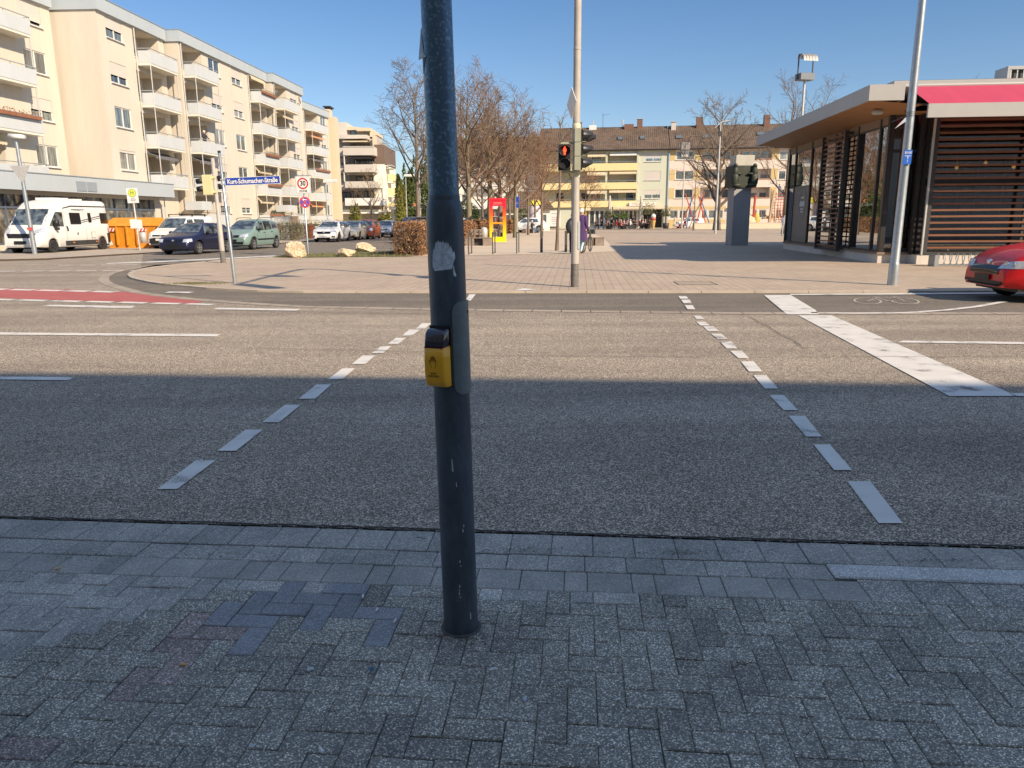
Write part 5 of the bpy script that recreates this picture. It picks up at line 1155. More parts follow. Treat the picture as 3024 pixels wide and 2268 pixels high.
# --- dark blue hatchback
L, W = 4.15, 1.735
t, P_, b_ = car('hatchback_car', 'dark navy blue hatchback waiting in front of the white delivery van', L, W,
    [(-2.08,.6),(-2.04,.92),(-1.85,1.12),(-1.45,1.38),(-.9,1.44),(0,1.45),(.35,1.39),(.95,1.02),(1.1,.97),(1.6,.88),(1.9,.78),(2.02,.66),(2.08,.5)], [(-2.1,.98),(0,.93),(1.0,.90),(2.1,.7)], (1.27,-1.25), paintm((.010,.012,.042)), fl=gpt(593,751.5), heading=-9, R=.30)
std_details(t, P_, L, W, (.66,1.02,.55,1.385), (.58,1.02,.5,1.34), [[(.78,.95),(-.02,.95),(-.02,1.36),(.38,1.36)],[(-.10,.95),(-.95,.97),(-.95,1.35),(-.10,1.36)],[(-1.03,.98),(-1.42,1.0),(-1.28,1.28),(-1.03,1.34)]],
    [(.50,.58),(.82,.60),(.80,.74),(.50,.72)], [(.55,.75),(.8,.75),(.78,1.0),(.58,1.0)], (.44,.60,.44,.70), (.55,.30,.6,.42), .44, seams=((.93,.75),(-.06,-.06),(-.95,-1.0)), handles=((.05,.82),(-.8,.83)), trimz=(-.85,.9,.52,.58), mir=(.62,.98), platecol='black')
# --- pale green MPV
L, W = 4.03, 1.74
t, P_, b_ = car('minivan_car', 'pale sea green family car with roof rails behind the street name post', L, W,
    [(-2.0,.7),(-1.98,1.05),(-1.85,1.3),(-1.6,1.53),(-1.0,1.60),(.0,1.60),(.35,1.52),(1.15,1.08),(1.3,1.02),(1.7,.92),(1.92,.8),(2.0,.6)], [(-2.0,1.08),(0,.99),(1.1,.94),(2.0,.8)], (1.27,-1.33), paintm((.20,.295,.27)), fl=gpt(754,737.5), heading=-9.5, R=.31, gr=.80)
std_details(t, P_, L, W, (.70,1.08,.58,1.52), (.6,1.12,.52,1.46), [[(.95,1.03),(.05,1.02),(.05,1.5),(.45,1.5)],[(-.03,1.02),(-.85,1.06),(-.85,1.5),(-.03,1.5)],[(-.93,1.08),(-1.6,1.13),(-1.45,1.42),(-.93,1.49)]],
    [(.42,.66),(.80,.70),(.78,.86),(.45,.80)], [(.6,.85),(.82,.85),(.78,1.2),(.62,1.2)], (.36,.66,.36,.78), (.6,.30,.62,.44), .46, seams=((1.0,.85),(.0,.0),(-.9,-.95)), handles=((.12,.9),(-.75,.93)), trimz=(-.9,.95,.50,.58), mir=(.75,1.05), platecol='black')
mb = MB()
for s_ in (1, -1): mb.tube([(.35,s_*.62,1.56),(.2,s_*.62,1.66),(-.3,s_*.62,1.69),(-1.2,s_*.62,1.68),(-1.4,s_*.62,1.57)], .018, 6)
mb.build('roof_rail', MT['black'], t)
# --- white delivery van (compact)
L, W = 4.4, 1.79
t, P_, b_ = car('delivery_van', 'white compact delivery van with black bumper and roof bars beside the orange skip', L, W,
    [(-2.2,.8),(-2.19,1.6),(-2.1,1.78),(-1.6,1.82),(.2,1.80),(.55,1.70),(1.25,1.16),(1.4,1.08),(1.9,.96),(2.1,.84),(2.2,.6)], [(-2.2,1.15),(0,1.12),(1.2,1.05),(2.2,.8)], (1.35,-1.33), paintm((.72,.72,.70)), fl=gpt(548,736.5), heading=-9, R=.32, gr=.86, cat='van')
std_details(t, P_, L, W, (.72,1.16,.64,1.68), (.6,1.2,.55,1.65), [[(1.05,1.12),(.25,1.12),(.25,1.62),(.62,1.62)],[(.1,1.12),(-.9,1.14),(-.9,1.62),(.1,1.64)]],
    [(.55,.72),(.84,.72),(.80,.94),(.60,.88)], [(.7,.8),(.85,.8),(.84,1.2),(.7,1.2)], (.5,.72,.5,.80), (.62,.36,.66,.60), .50, seams=((1.15,.9),(.15,.15)), handles=((.3,.95),), mir=(.9,1.12))
P_.make('bumper_trim', MT['dark_steel'], t, 'front', [(-.84,.28),(.84,.28),(.84,.66),(-.84,.66)], n=14, m=4, off=.006)
mb = MB()
for x in (.1, -1.2): mb.box(x-.03, x+.03, -.72, .72, 1.88, 1.92); mb.box(x-.03,x+.03,-.74,-.69,1.78,1.88); mb.box(x-.03,x+.03,.69,.74,1.78,1.88)
mb.build('roof_bars', MT['black'], t)
# --- row of parked cars down the side street
L, W = 4.4, 1.79
t, P_, b_ = car('sedan_car', 'glossy white compact car at the front of the row parked along the side street', L, W,
    [(-2.18,.7),(-2.1,1.0),(-1.75,1.12),(-1.3,1.36),(-.7,1.46),(0,1.48),(.4,1.41),(1.1,1.03),(1.3,.98),(1.8,.88),(2.05,.74),(2.18,.5)], [(-2.2,1.05),(0,.96),(1.1,.92),(2.2,.75)], (1.32,-1.32), paintm((.80,.80,.78)), fl=gpt(1004,714.5), heading=-4, R=.32, rim='rim_dark')
std_details(t, P_, L, W, (.68,1.05,.55,1.42), (.6,1.1,.5,1.34), [[(.85,.98),(.0,.98),(.0,1.39),(.42,1.39)],[(-.08,.98),(-.95,1.02),(-.95,1.36),(-.08,1.40)],[(-1.02,1.03),(-1.5,1.08),(-1.3,1.26),(-1.02,1.34)]],
    [(.48,.66),(.84,.72),(.82,.80),(.5,.76)], [(.5,.85),(.8,.85),(.78,1.0),(.5,1.0)], (.46,.58,.54,.74), (.46,.27,.5,.34), .43, seams=((1.0,.8),(-.04,-.04),(-1.0,-1.05)), handles=((.05,.86),(-.9,.9)), mir=(.72,1.02), mirmat=paintm((.80,.80,.78)))
for s_ in (1,-1): P_.make('fog_light', MT['black'], t, 'front', [(s_*.6,.34),(s_*.78,.34),(s_*.78,.46),(s_*.6,.46)], n=3, m=3, off=.012)
t, P_, b_ = car('hatchback_car', 'champagne silver hatchback second in the row behind the white compact car', 4.25, 1.76,
    [(-2.1,.7),(-2.05,1.05),(-1.8,1.15),(-1.1,1.40),(-.4,1.46),(.1,1.44),(1.35,.96),(1.5,.92),(1.9,.8),(2.1,.5)], [(-2.1,1.08),(0,.97),(1.3,.88),(2.1,.7)], (1.38,-1.24), paintm((.40,.38,.33)), fl=gpt(1066,709.5), heading=-3, R=.31, group='cars parked in a row along the side street')
std_details(t, P_, 4.25, 1.76, (.70,1.0,.5,1.40), (.58,1.1,.5,1.34), [[(1.0,.96),(.0,.97),(.0,1.38),(.25,1.38)],[(-.08,.98),(-.95,1.02),(-.95,1.34),(-.08,1.39)]], [(.42,.64),(.84,.72),(.82,.80),(.42,.70)], [(.5,.85),(.8,.85),(.78,1.0),(.5,1.0)], (.4,.62,.4,.68), (.6,.28,.62,.38), .43, seams=((1.0,.8),(-.04,-.04)), handles=((.05,.86),), mir=(.82,1.0), mirmat=paintm((.40,.38,.33)))
t, P_, b_ = car('hatchback_car', 'copper red hatchback third in the row of parked cars', 3.7, 1.68,
    [(-1.85,.7),(-1.83,1.1),(-1.65,1.35),(-1.2,1.50),(-.4,1.54),(.2,1.50),(.95,1.05),(1.1,1.0),(1.6,.88),(1.85,.55)], [(-1.85,1.1),(0,.98),(.95,.93),(1.85,.8)], (1.15,-1.15), paintm((.40,.09,.03)), fl=gpt(1107,706.5), heading=-2, R=.29, group='cars parked in a row along the side street')
std_details(t, P_, 3.7, 1.68, (.64,1.05,.52,1.46), (.55,1.12,.5,1.42), [[(.75,.99),(-.05,.99),(-.05,1.44),(.3,1.44)],[(-.12,1.0),(-.9,1.05),(-.9,1.42),(-.12,1.45)]], [(.5,.68),(.8,.68),(.76,.88),(.52,.84)], [(.5,.85),(.75,.85),(.74,1.1),(.55,1.1)], (.4,.62,.4,.72), (.5,.28,.5,.4), .44, seams=((.8,.7),), handles=((.05,.9),), mir=(.65,1.02), mirmat=paintm((.40,.09,.03)))
t, P_, b_ = car('hatchback_car', 'light silver hatchback at the far end of the row of parked cars', 3.9, 1.65,
    [(-1.95,.7),(-1.92,1.05),(-1.7,1.2),(-1.35,1.42),(-.5,1.46),(.2,1.42),(.9,1.02),(1.05,.97),(1.6,.88),(1.95,.5)], [(-1.95,1.02),(0,.95),(.95,.9),(1.95,.75)], (1.2,-1.25), paintm((.47,.50,.53)), fl=gpt(1162,700.5), heading=-3, R=.29, group='cars parked in a row along the side street')
std_details(t, P_, 3.9, 1.65, (.64,1.02,.52,1.39), (.55,1.08,.5,1.36), [[(.72,.97),(-.05,.97),(-.05,1.36),(.3,1.36)],[(-.12,.98),(-.95,1.02),(-.95,1.34),(-.12,1.37)]], [(.5,.62),(.78,.62),(.76,.82),(.52,.80)], [(.5,.85),(.75,.85),(.74,1.05),(.55,1.05)], (.38,.62,.38,.70), (.5,.28,.5,.4), .44, seams=((.8,.7),), handles=((.05,.85),), mir=(.62,1.0), mirmat=paintm((.47,.50,.53)))
# --- black estate seen from behind at the hedge, with silver rails
p = G(1196,722); t, P_, b_ = car('estate_car', 'black estate car seen from behind, half hidden by the brown hedge', 4.7, 1.84,
    [(-2.35,.6),(-2.33,1.0),(-2.1,1.42),(-1.8,1.56),(-.4,1.62),(.4,1.55),(1.1,1.1),(1.3,1.04),(2.1,.9),(2.35,.6)], [(-2.35,1.08),(0,1.02),(1.1,.98),(2.35,.85)], (1.45,-1.4), paintm((.018,.018,.02)), pos=(p.x+.95, p.y+3.1, 0), heading=-6+180, R=.34, gr=.8)
std_details(t, P_, 4.7, 1.84, (.7,1.12,.55,1.5), (.62,1.14,.54,1.48), [[(.8,1.06),(-.05,1.06),(-.05,1.5),(.35,1.5)],[(-.12,1.06),(-1.0,1.09),(-1.0,1.5),(-.12,1.5)],[(-1.07,1.1),(-1.95,1.14),(-1.7,1.42),(-1.07,1.5)]], [(.5,.7),(.8,.7),(.78,.85),(.5,.85)], [(.60,.86),(.88,.86),(.86,1.06),(.62,1.04)], None, None, None, seams=((.9,.8),(-.08,-.08)), mir=(.75,1.08))
P_.make('number_plate', MT['plate_white'], t, 'rear', [(-.26,.80),(.26,.80),(.26,.91),(-.26,.91)], n=4, m=1, off=.03)
mb = MB()
for s_ in (1, -1): mb.tube([(.4,s_*.66,1.58),(.2,s_*.66,1.68),(-1.5,s_*.66,1.68),(-1.8,s_*.66,1.58)], .03, 6)
mb.box(-1.6,.2,-.55,.55,1.66,1.70); mb.build('roof_rail', MT['alu'], t)
t, P_, b_ = car('sedan_car', 'dark blue car parked beyond the black estate', 4.4, 1.78, [(-2.2,.7),(-2.1,1.0),(-1.5,1.12),(-.9,1.42),(.1,1.47),(1.0,1.02),(2.0,.85),(2.2,.5)], [(-2.2,1.02),(0,.96),(2.2,.78)], (1.35,-1.3), paintm((.02,.035,.11)), pos=(AY(1215,650,66).x, 66, .25), heading=-6, R=.31)
std_details(t, P_, 4.4, 1.78, (.66,1.04,.52,1.40), (.6,1.08,.5,1.36), [[(.8,.98),(-.9,1.0),(-.8,1.36),(.3,1.38)]], [(.5,.65),(.8,.65),(.78,.78),(.5,.78)], None, (.4,.6,.4,.7), None, .44, mir=None)
for i, (px, Y, c, lab) in enumerate([(1262,58,(.62,.64,.66),'pale silver car roof showing above the hedge left of the book cabinet pole'),(1335,62,(.60,.66,.70),'light blue silver car behind the hedge left of the red book cabinet'),(1552,84,(.75,.76,.76),'white car behind the hedge right of the red book cabinet')]):
    t, P_, b_ = car('parked_car', lab, 4.3, 1.78, [(-2.15,.7),(-2.1,1.05),(-1.7,1.35),(-1.0,1.5),(.1,1.5),(1.0,1.05),(1.9,.9),(2.15,.5)], [(-2.15,1.02),(0,.98),(2.15,.8)], (1.32,-1.3), paintm(c), pos=(AY(px,650,Y).x, Y, .12), heading=-80, R=.31)
    std_details(t, P_, 4.3, 1.78, (.66,1.08,.52,1.42), (.6,1.08,.5,1.4), [[(.8,1.0),(-.0,1.0),(-.0,1.4),(.3,1.4)],[(-.08,1.0),(-1.3,1.04),(-1.1,1.38),(-.08,1.4)]], None, None, None, None, None, mir=None)
# cars by the far buildings
t, P_, b_ = car('parked_car', 'white car parked in front of the pink building left of the climbing poles', 4.3, 1.78, [(-2.15,.7),(-2.1,1.05),(-1.7,1.35),(-1.0,1.5),(.1,1.5),(1.0,1.05),(1.9,.9),(2.15,.5)], [(-2.15,1.02),(0,.98),(2.15,.8)], (1.32,-1.3), paintm((.75,.76,.76)), pos=(AY(2035,660,110).x, 110, 0), heading=-88, R=.31)
std_details(t, P_, 4.3, 1.78, (.66,1.08,.52,1.42), (.6,1.08,.5,1.4), [[(.8,1.0),(-.0,1.0),(-.0,1.4),(.3,1.4)],[(-.08,1.0),(-1.3,1.04),(-1.1,1.38),(-.08,1.4)]], None, None, None, None, None, mir=None)
# --- red car entering from the right
L, W = 4.0, 1.73
RP = (10.95, 14.25, 0)
t, P_, b_ = car('hatchback_car', 'bright red hatchback nosing into the picture at the right edge', L, W,
    [(-2.0,.7),(-1.95,1.05),(-1.7,1.35),(-1.0,1.46),(.1,1.46),(.95,1.08),(1.15,1.02),(1.55,.94),(1.80,.82),(1.93,.70),(1.985,.60),(2.0,.52)], [(-2.0,1.0),(0,.94),(1.0,.93),(1.6,.86),(2.0,.66)], (1.15,-1.32), paintm((.62,.006,.010)), pos=RP, heading=-90-5, R=.31)
std_details(t, P_, L, W, (.66,1.10,.52,1.40), (.6,1.05,.5,1.36), [[(.8,.98),(0,.98),(0,1.38),(.38,1.38)],[(-.08,.98),(-1.0,1.02),(-1.0,1.36),(-.08,1.39)]], [(.46,.60),(.835,.62),(.83,.76),(.50,.71)], None, (.50,.50,.52,.655), (.70,.24,.66,.38), .38, seams=((1.02,.8),), mir=(.75,1.02), mirmat=paintm((.62,.006,.010)), platecol='black', emblem=False)
p, nn = P_.cast('front', 0, .695)
if p is not None: mb = MB(); mb.smooth = True; mb.lathe([(0,.03),(.05,.028),(.062,.015),(.062,-.03)], (p.x-.005,0,.695), 'x', 18); mb.build('badge', MT['alu'], t)
mb = MB()
for i in range(9): y = -.38+i*.095; q, nn = P_.cast('front', y, .59); 
P_.make('chin_spoiler', paintm((.62,.006,.010)), t, 'front', [(-.80,.20),(.80,.20),(.80,.235),(-.80,.235)], n=12, m=1, off=.05)
for s_ in (1, -1):
    for (y, r_) in ((.60,.055),(.74,.05)):
        q, nn = P_.cast('front', s_*y, .69); 
        if q is not None: mb = MB(); mb.smooth = True; mb.lathe([(0,.012),(r_*.8,.012),(r_,.022),(r_,.0)], (q.x+.012, s_*y, .69), 'x', 14); mb.build('lamp_reflector', MT['alu'], t)
    P_.make('hood_crease', paintm((.48,.006,.010)), t, 'top', [(.95,s_*.50),(1.75,s_*.42),(1.75,s_*.405),(.95,s_*.485)], n=8, m=1, off=.012)
# --- camper van
L, W = 5.99, 2.05
t, P_, b_ = car('camper_van', 'large white camper van with black side stripes parked at the far left', L, W,
    [(-2.99,1.0),(-2.98,2.3),(-2.85,2.55),(-2.6,2.62),(.9,2.60),(1.35,2.50),(1.75,2.22),(2.42,1.42),(2.5,1.30),(2.72,1.14),(2.88,.98),(2.96,.75),(2.99,.5)], [(-3,1.38),(0,1.36),(2.3,1.22),(3,.9)], (2.03,-2.02), paintm((.72,.71,.67)), fl=gpt(165,749.5), heading=-4, R=.34, gr=.88, rim='rim_dark', cat='camper van', zsill=.3)
P_.make('windscreen', MT['car_glass'], t, 'front', [(-.90,1.40),(.90,1.40),(.80,2.16),(-.80,2.16)], n=12, m=8)
for s_ in (1, -1):
    P_.make('side_window', MT['car_glass'], t, 'side', [(2.15,1.34),(1.08,1.30),(1.05,2.0),(1.55,2.02)], side=s_, n=8, m=6)
    P_.make('headlight', MT['lamp_glass'], t, 'front', [(s_*.60,.98),(s_*.98,1.06),(s_*.93,1.30),(s_*.60,1.16)], n=6, m=4, off=.015)
    for q in ([(.55,1.42),(-.30,1.42),(-.30,1.98),(.55,1.98)],[(-.95,1.50),(-1.20,1.50),(-1.20,1.98),(-.95,1.98)],[(-2.0,1.44),(-2.85,1.44),(-2.85,1.98),(-2.0,1.98)]): P_.make('side_window', MT['black_gloss'], t, 'side', q, side=s_, n=6, m=4, off=.03)
    for q in ([(.3,2.28),(-2.7,2.28),(-2.7,2.34),(.3,2.34)],[(.95,2.18),(.3,2.28),(.3,2.34),(.97,2.22)],[(-.35,1.56),(-2.0,1.80),(-2.0,1.84),(-.35,1.60)],[(-.35,1.47),(-2.0,1.71),(-2.0,1.74),(-.35,1.50)],[(-.35,2.10),(.3,2.12),(.3,2.16),(-.9,2.15)]): P_.make('side_stripe', MT['dark_steel'], t, 'side', q, side=s_, n=12, m=1, off=.01)
    P_.make('lower_skirt', MT['dark_steel'], t, 'side', [(1.15,.36),(-1.55,.36),(-1.55,.60),(1.15,.60)], side=s_, n=12, m=1, off=.012)
    P_.make('rear_skirt', MT['dark_steel'], t, 'side', [(-2.48,.42),(-2.96,.42),(-2.96,.92),(-2.40,.92)], side=s_, n=4, m=3, off=.012)
    for x in (.6, -1.3, -2.7): P_.make('side_marker', MT['amber'], t, 'side', [(x,.48),(x-.13,.48),(x-.13,.53),(x,.53)], side=s_, n=1, m=1, off=.03)
    for x in (.98, -.62): P_.make('door_seam', MT['dark_steel'], t, 'side', [(x,.62),(x-.012,.62),(x-.012,2.15),(x,2.15)], side=s_, n=1, m=10, off=.004)
    P_.make('service_flap', MT['galv_matt'], t, 'side', [(-1.0,.68),(-1.38,.68),(-1.38,1.02),(-1.0,1.02)], side=s_, n=2, m=2, off=.012); P_.make('service_flap_inner', paintm((.72,.71,.67)), t, 'side', [(-1.04,.72),(-1.34,.72),(-1.34,.98),(-1.04,.98)], side=s_, n=2, m=2, off=.02)
    P_.make('door_handle', MT['black'], t, 'side', [(.93,1.08),(.82,1.08),(.82,1.32),(.93,1.32)], side=s_, n=2, m=2, off=.02)
    P_.make('fuel_cap', MT['dark_steel'], t, 'side', [(.15,.88),(.06,.88),(.06,1.0),(.15,1.0)], side=s_, n=2, m=2, off=.012)
    mb = MB(); mb.smooth = True; mb.bbox(1.75,1.90,s_*1.10-.12,s_*1.10+.12,1.30,1.62,.03); mb.bbox(1.74,1.86,s_*1.10-.11,s_*1.10+.11,1.15,1.28,.02); mb.tube([(1.85,s_*.95,1.35),(1.84,s_*1.1,1.4)], .04, 6); mb.build('mirror', MT['black'], t)
P_.make('grille', MT['black'], t, 'front', [(-.62,.78),(.62,.78),(.74,.98),(-.74,.98)], n=12, m=4, off=.02)
mb = MB()
for z in (.82,.88,.94):
    for y in (-.5,-.25,0,.25):
        q, nn = P_.cast('front', y+.12, z)
        if q is not None: mb.box(q.x+.02, q.x+.035, y, y+.25, z-.008, z+.008)
mb.build('grille_bars', MT['rim_dark'], t)
P_.make('number_plate', MT['black'], t, 'front', [(-.3,.50),(.3,.50),(.3,.64),(-.3,.64)], n=4, m=1, off=.04)
P_.make('lower_grille', MT['black'], t, 'front', [(-.75,.32),(.75,.32),(.75,.40),(-.75,.40)], n=10, m=1, off=.02)
solid(t, 'roof_hood', paintm((.8,.8,.78)), [(-.3,.9,-.45,.45,2.61,2.72)]); solid(t, 'roof_box', MT['frame_white'], [(-1.6,-.9,-.35,.35,2.62,2.70)]); mb = MB(); mb.tube([(-1.9,-.6,2.66),(-1.6,.1,2.76),(-2.2,.6,2.68)], .025, 5); mb.box(-2.3,-1.7,-.4,.4,2.62,2.66); mb.build('roof_rack', MT['black'], t)
# script letters on the brow of the camper
mb = MB()
for i in range(9):
    y = .35+.05*i; q, nn = P_.cast('front', y, 2.33+.02*sin(i*2)); 
    if q is not None: mb.tube([(q.x+.01, y, 2.30), (q.x+.01, y+.025, 2.36-.02*(i % 3))], .007, 4)
mb.build('brow_script', M('script_red', (.35,.08,.10), .5), t)
# dark car glimpsed between camper and van
t, P_, b_ = car('parked_car', 'dark car just visible between the orange skip and the white delivery van', 4.3, 1.75, [(-2.15,.7),(-2.1,1.05),(-1.6,1.3),(-.9,1.42),(.1,1.42),(1.0,1.0),(1.9,.85),(2.15,.5)], [(-2.15,1.0),(0,.95),(2.15,.78)], (1.3,-1.3), paintm((.03,.035,.04)), pos=(G(455,725).x-.5, G(455,725).y+5.5, .06), heading=-9, R=.31)
std_details(t, P_, 4.3, 1.75, (.66,1.02,.52,1.36), (.6,1.06,.5,1.32), [[(.8,.97),(-.9,.98),(-.8,1.32),(.3,1.34)]], [(.5,.62),(.8,.62),(.78,.74),(.5,.74)], None, (.4,.56,.4,.66), None, None, mir=None)
# ================================================================== TREES AND PLANTS
def branch(mb, r, p, d, ln, rad, depth, maxd, spec, n):
    """one limb with side shoots; spec: dict(kids, ratio, ang, up, wob, minr)"""
    seg = 6 if depth == 0 else (5 if depth == 1 else (4 if depth < maxd else 3))
    pts = [p.copy()]; rs = [rad]; dd = d.normalized(); cur = p.copy()
    for i in range(seg):
        j = Vector((r.gauss(0,1), r.gauss(0,1), r.gauss(0,1)))*spec['wob']*(1+.25*depth)
        dd = (dd+j+Vector((0,0,spec['up'][min(depth, len(spec['up'])-1)]))).normalized()
        cur = cur+dd*(ln/seg); pts.append(cur.copy()); rs.append(max(spec['minr'], rad*(1-.72*(i+1)/seg)))
    mb.tube(pts, rs, 3 if depth >= 2 else n, cap=False)
    if depth >= maxd: return
    k_ = spec['kids'][depth]
    for i in range(k_):
        f = spec['start'][min(depth, len(spec['start'])-1)]; f = f+(1-f)*((i+r.random())/k_)
        ii = min(seg-1, int(f*seg)); q = pts[ii].lerp(pts[ii+1], f*seg-ii); base = (pts[ii+1]-pts[ii]).normalized()
        az = r.uniform(0, 2*pi) if depth else 2.4*i+r.uniform(-.5,.5)
        a = Vector((cos(az), sin(az), 0)) if depth == 0 else Vector((r.gauss(0,1), r.gauss(0,1), r.gauss(0,.7)))
        a = (a-base*a.dot(base)).normalized(); an = radians(r.uniform(*spec['ang']))
        nd = base*cos(an)+a*sin(an)
        l2 = ln*spec['ratio'][depth]*(1-.45*f)*r.uniform(.75,1.2); branch(mb, r, q, nd, l2, max(spec['minr'], rs[ii]*r.uniform(.4,.6)), depth+1, maxd, spec, n)
def tree(name, label, px, Y, H, seed, trunk_h=.3, spread=1.0, r0=.17, kids=(11,8,7,5), lean=(0,0), matc='twig', matb='bark', group='bare trees on the square', x=None, minr=.010, up=(0,.10,.06,.02), ang=(28,60), wob=.10, ratio=(.62,.55,.55,.5), multi=0, z=0):
    X = AY(px, 640, Y).x if x is None else x
    t = thing(name, label, 'tree', (X, Y, z), 0, group); r = random.Random(seed)
    spec = dict(kids=kids, ratio=[ratio[0]*spread]+list(ratio[1:]), ang=ang, up=up, wob=wob, minr=minr, start=(trunk_h, .25, .2, .15))
    # trunk
    mt = MB(); mt.smooth = True; n = 9; pts = []; rs = []
    for i in range(n): f = i/(n-1); pts.append(Vector((lean[0]*f+r.gauss(0,.05)*f, lean[1]*f+r.gauss(0,.05)*f, H*.80*f))); rs.append(r0*(1.25-.25*min(1,f*8))*(1-.80*f))
    mt.tube(pts, rs, 10, cap=False); mt.build('trunk', MT[matb], t)
    mb = MB(); tot = kids[0]
    for i in range(tot):
        f = trunk_h+(1-trunk_h)*((i+r.uniform(.1,.9))/tot); ii = min(n-2, int(f*(n-1))); q = pts[ii].lerp(pts[ii+1], f*(n-1)-ii)
        az = 2.4*i+r.uniform(-.4,.4); an = radians(r.uniform(38,72)*(1-.45*f)+4); nd = Vector((cos(az)*sin(an), sin(az)*sin(an), cos(an)))
        ln = H*.46*spread*(1-.5*(f-trunk_h)/(1-trunk_h))*r.uniform(.8,1.15)
        branch(mb, r, q, nd, ln, max(.02, rs[ii]*.55), 1, len(kids)-1 if True else 0, spec, 5)
    mb.build('crown', MT[matc], t); return t
tree('plane_tree', 'tall bare tree with slender straight trunk left of the foreground pole', 1236, 50, 11.6, 1, trunk_h=.34, spread=.86, r0=.17, kids=(18,9,8,5), matc='twig_grey', matb='bark', ang=(30,65))
tree('linden_tree', 'bare tree with mossy trunk right beside the foreground pole', 1385, 53, 11.2, 2, trunk_h=.30, spread=1.0, r0=.22, kids=(18,9,8,5), matb='bark_green')
tree('linden_tree', 'thick trunked bare tree just left of the red and yellow book cabinet', 1447, 60, 11.8, 3, trunk_h=.30, spread=.95, r0=.26, kids=(18,9,8,5), matb='bark_green')
tree('linden_tree', 'bare tree forking low directly behind the book cabinet', 1477, 57, 9.8, 4, trunk_h=.28, spread=1.1, r0=.20, kids=(16,9,8,5), ang=(35,70), matb='bark')
tree('linden_tree', 'bare tree with wide crown just right of the book cabinet', 1522, 62, 10.6, 5, trunk_h=.28, spread=1.1, r0=.19, kids=(17,9,8,5), matb='bark_green')
tree('linden_tree', 'low reddish bare tree with spreading twigs left of the traffic light', 1600, 66, 8.4, 6, trunk_h=.28, spread=1.25, r0=.13, kids=(15,9,8,4), matc='twig_red')
tree('linden_tree', 'small reddish bare tree in front of the grey building behind the white pillar', 1560, 72, 8.2, 16, trunk_h=.34, spread=1.15, r0=.12, kids=(12,8,6,4), matc='twig_red')
tree('hornbeam_tree', 'dense low reddish brown tree mass between the book cabinet trees', 1425, 74, 9.4, 26, trunk_h=.24, spread=1.35, r0=.15, kids=(16,9,8,5), matc='twig_red')
tree('hornbeam_tree', 'dense low brown tree behind the thin signpost', 1505, 80, 9.6, 27, trunk_h=.24, spread=1.35, r0=.15, kids=(16,9,8,5), matc='twig')
tree('hornbeam_tree', 'wide reddish twiggy tree in front of the pale grey building', 1580, 84, 10.4, 28, trunk_h=.24, spread=1.25, r0=.15, kids=(16,9,8,5), matc='twig_red')
tree('hornbeam_tree', 'brown twiggy tree close to the right edge of the foreground pole', 1345, 66, 10.4, 29, trunk_h=.26, spread=1.25, r0=.17, kids=(16,9,8,5), matc='twig')
tree('birch_tree', 'thin pale trunked young tree left of the traffic light post', 1655, 36.5, 7.4, 7, trunk_h=.62, spread=.42, r0=.085, kids=(9,6,4), matb='bark', minr=.008, lean=(.18,0), x=2.18)
tree('birch_tree', 'thin young tree standing directly behind the traffic light post', 1690, 44, 7.2, 8, trunk_h=.55, spread=.5, r0=.10, kids=(9,6,4), matb='bark_green', minr=.008)
tree('bush_tree', 'short reddish bush like tree behind the person in purple coat', 1728, 78, 6.6, 9, trunk_h=.28, spread=1.0, r0=.09, kids=(12,8,6,4), matc='twig_red')
tree('ash_tree', 'large bare tree standing alone in front of the pink and ochre building', 2118, 92, 15.6, 10, trunk_h=.18, spread=.95, r0=.42, kids=(18,8,8,5), matc='twig_grey', minr=.016, ang=(25,55), z=.0)
tree('ash_tree', 'bare tree behind the left end of the glass pavilion', 2318, 70, 14.2, 11, trunk_h=.22, spread=.75, r0=.22, kids=(13,8,6,4), matc='twig_grey', ang=(22,50))
tree('ash_tree', 'distant bare tree showing just above the pavilion roof', 2400, 84, 16.6, 12, trunk_h=.3, spread=.8, r0=.2, kids=(12,7,6,4), matc='twig_grey')
tree('young_tree', 'slim young tree left of the tall lamp post on the square', 2050, 90, 8.5, 13, trunk_h=.3, spread=.6, r0=.09, kids=(9,6,4), matc='twig_grey')
tree('ornamental_tree', 'small spreading bare tree in front of the stepped beige apartment building', 1097, 74, 5.9, 14, trunk_h=.18, spread=1.25, r0=.12, kids=(9,7,6,4), matc='twig', group='garden trees', minr=.009, ang=(25,50))
tree('ash_tree', 'bare tree far behind the pavilion with twig tips above its upper roof', 2870, 62, 13.5, 15, trunk_h=.4, spread=.6, r0=.18, kids=(10,7,6), matc='twig_grey')
for i, (px, Y, H) in enumerate([(1262,120,12),(1150,135,9),(1290,95,9.5)]): tree('distant_tree', ['bare tree far down the side street beside the foreground pole','low bare tree between the yellow balconies and red roofed house','bare tree hidden mostly by the foreground pole'][i], px, Y, H, 40+i, spread=.9, r0=.15, kids=(10,7,6), matc='twig_grey', group='trees far down the side street', minr=.02)
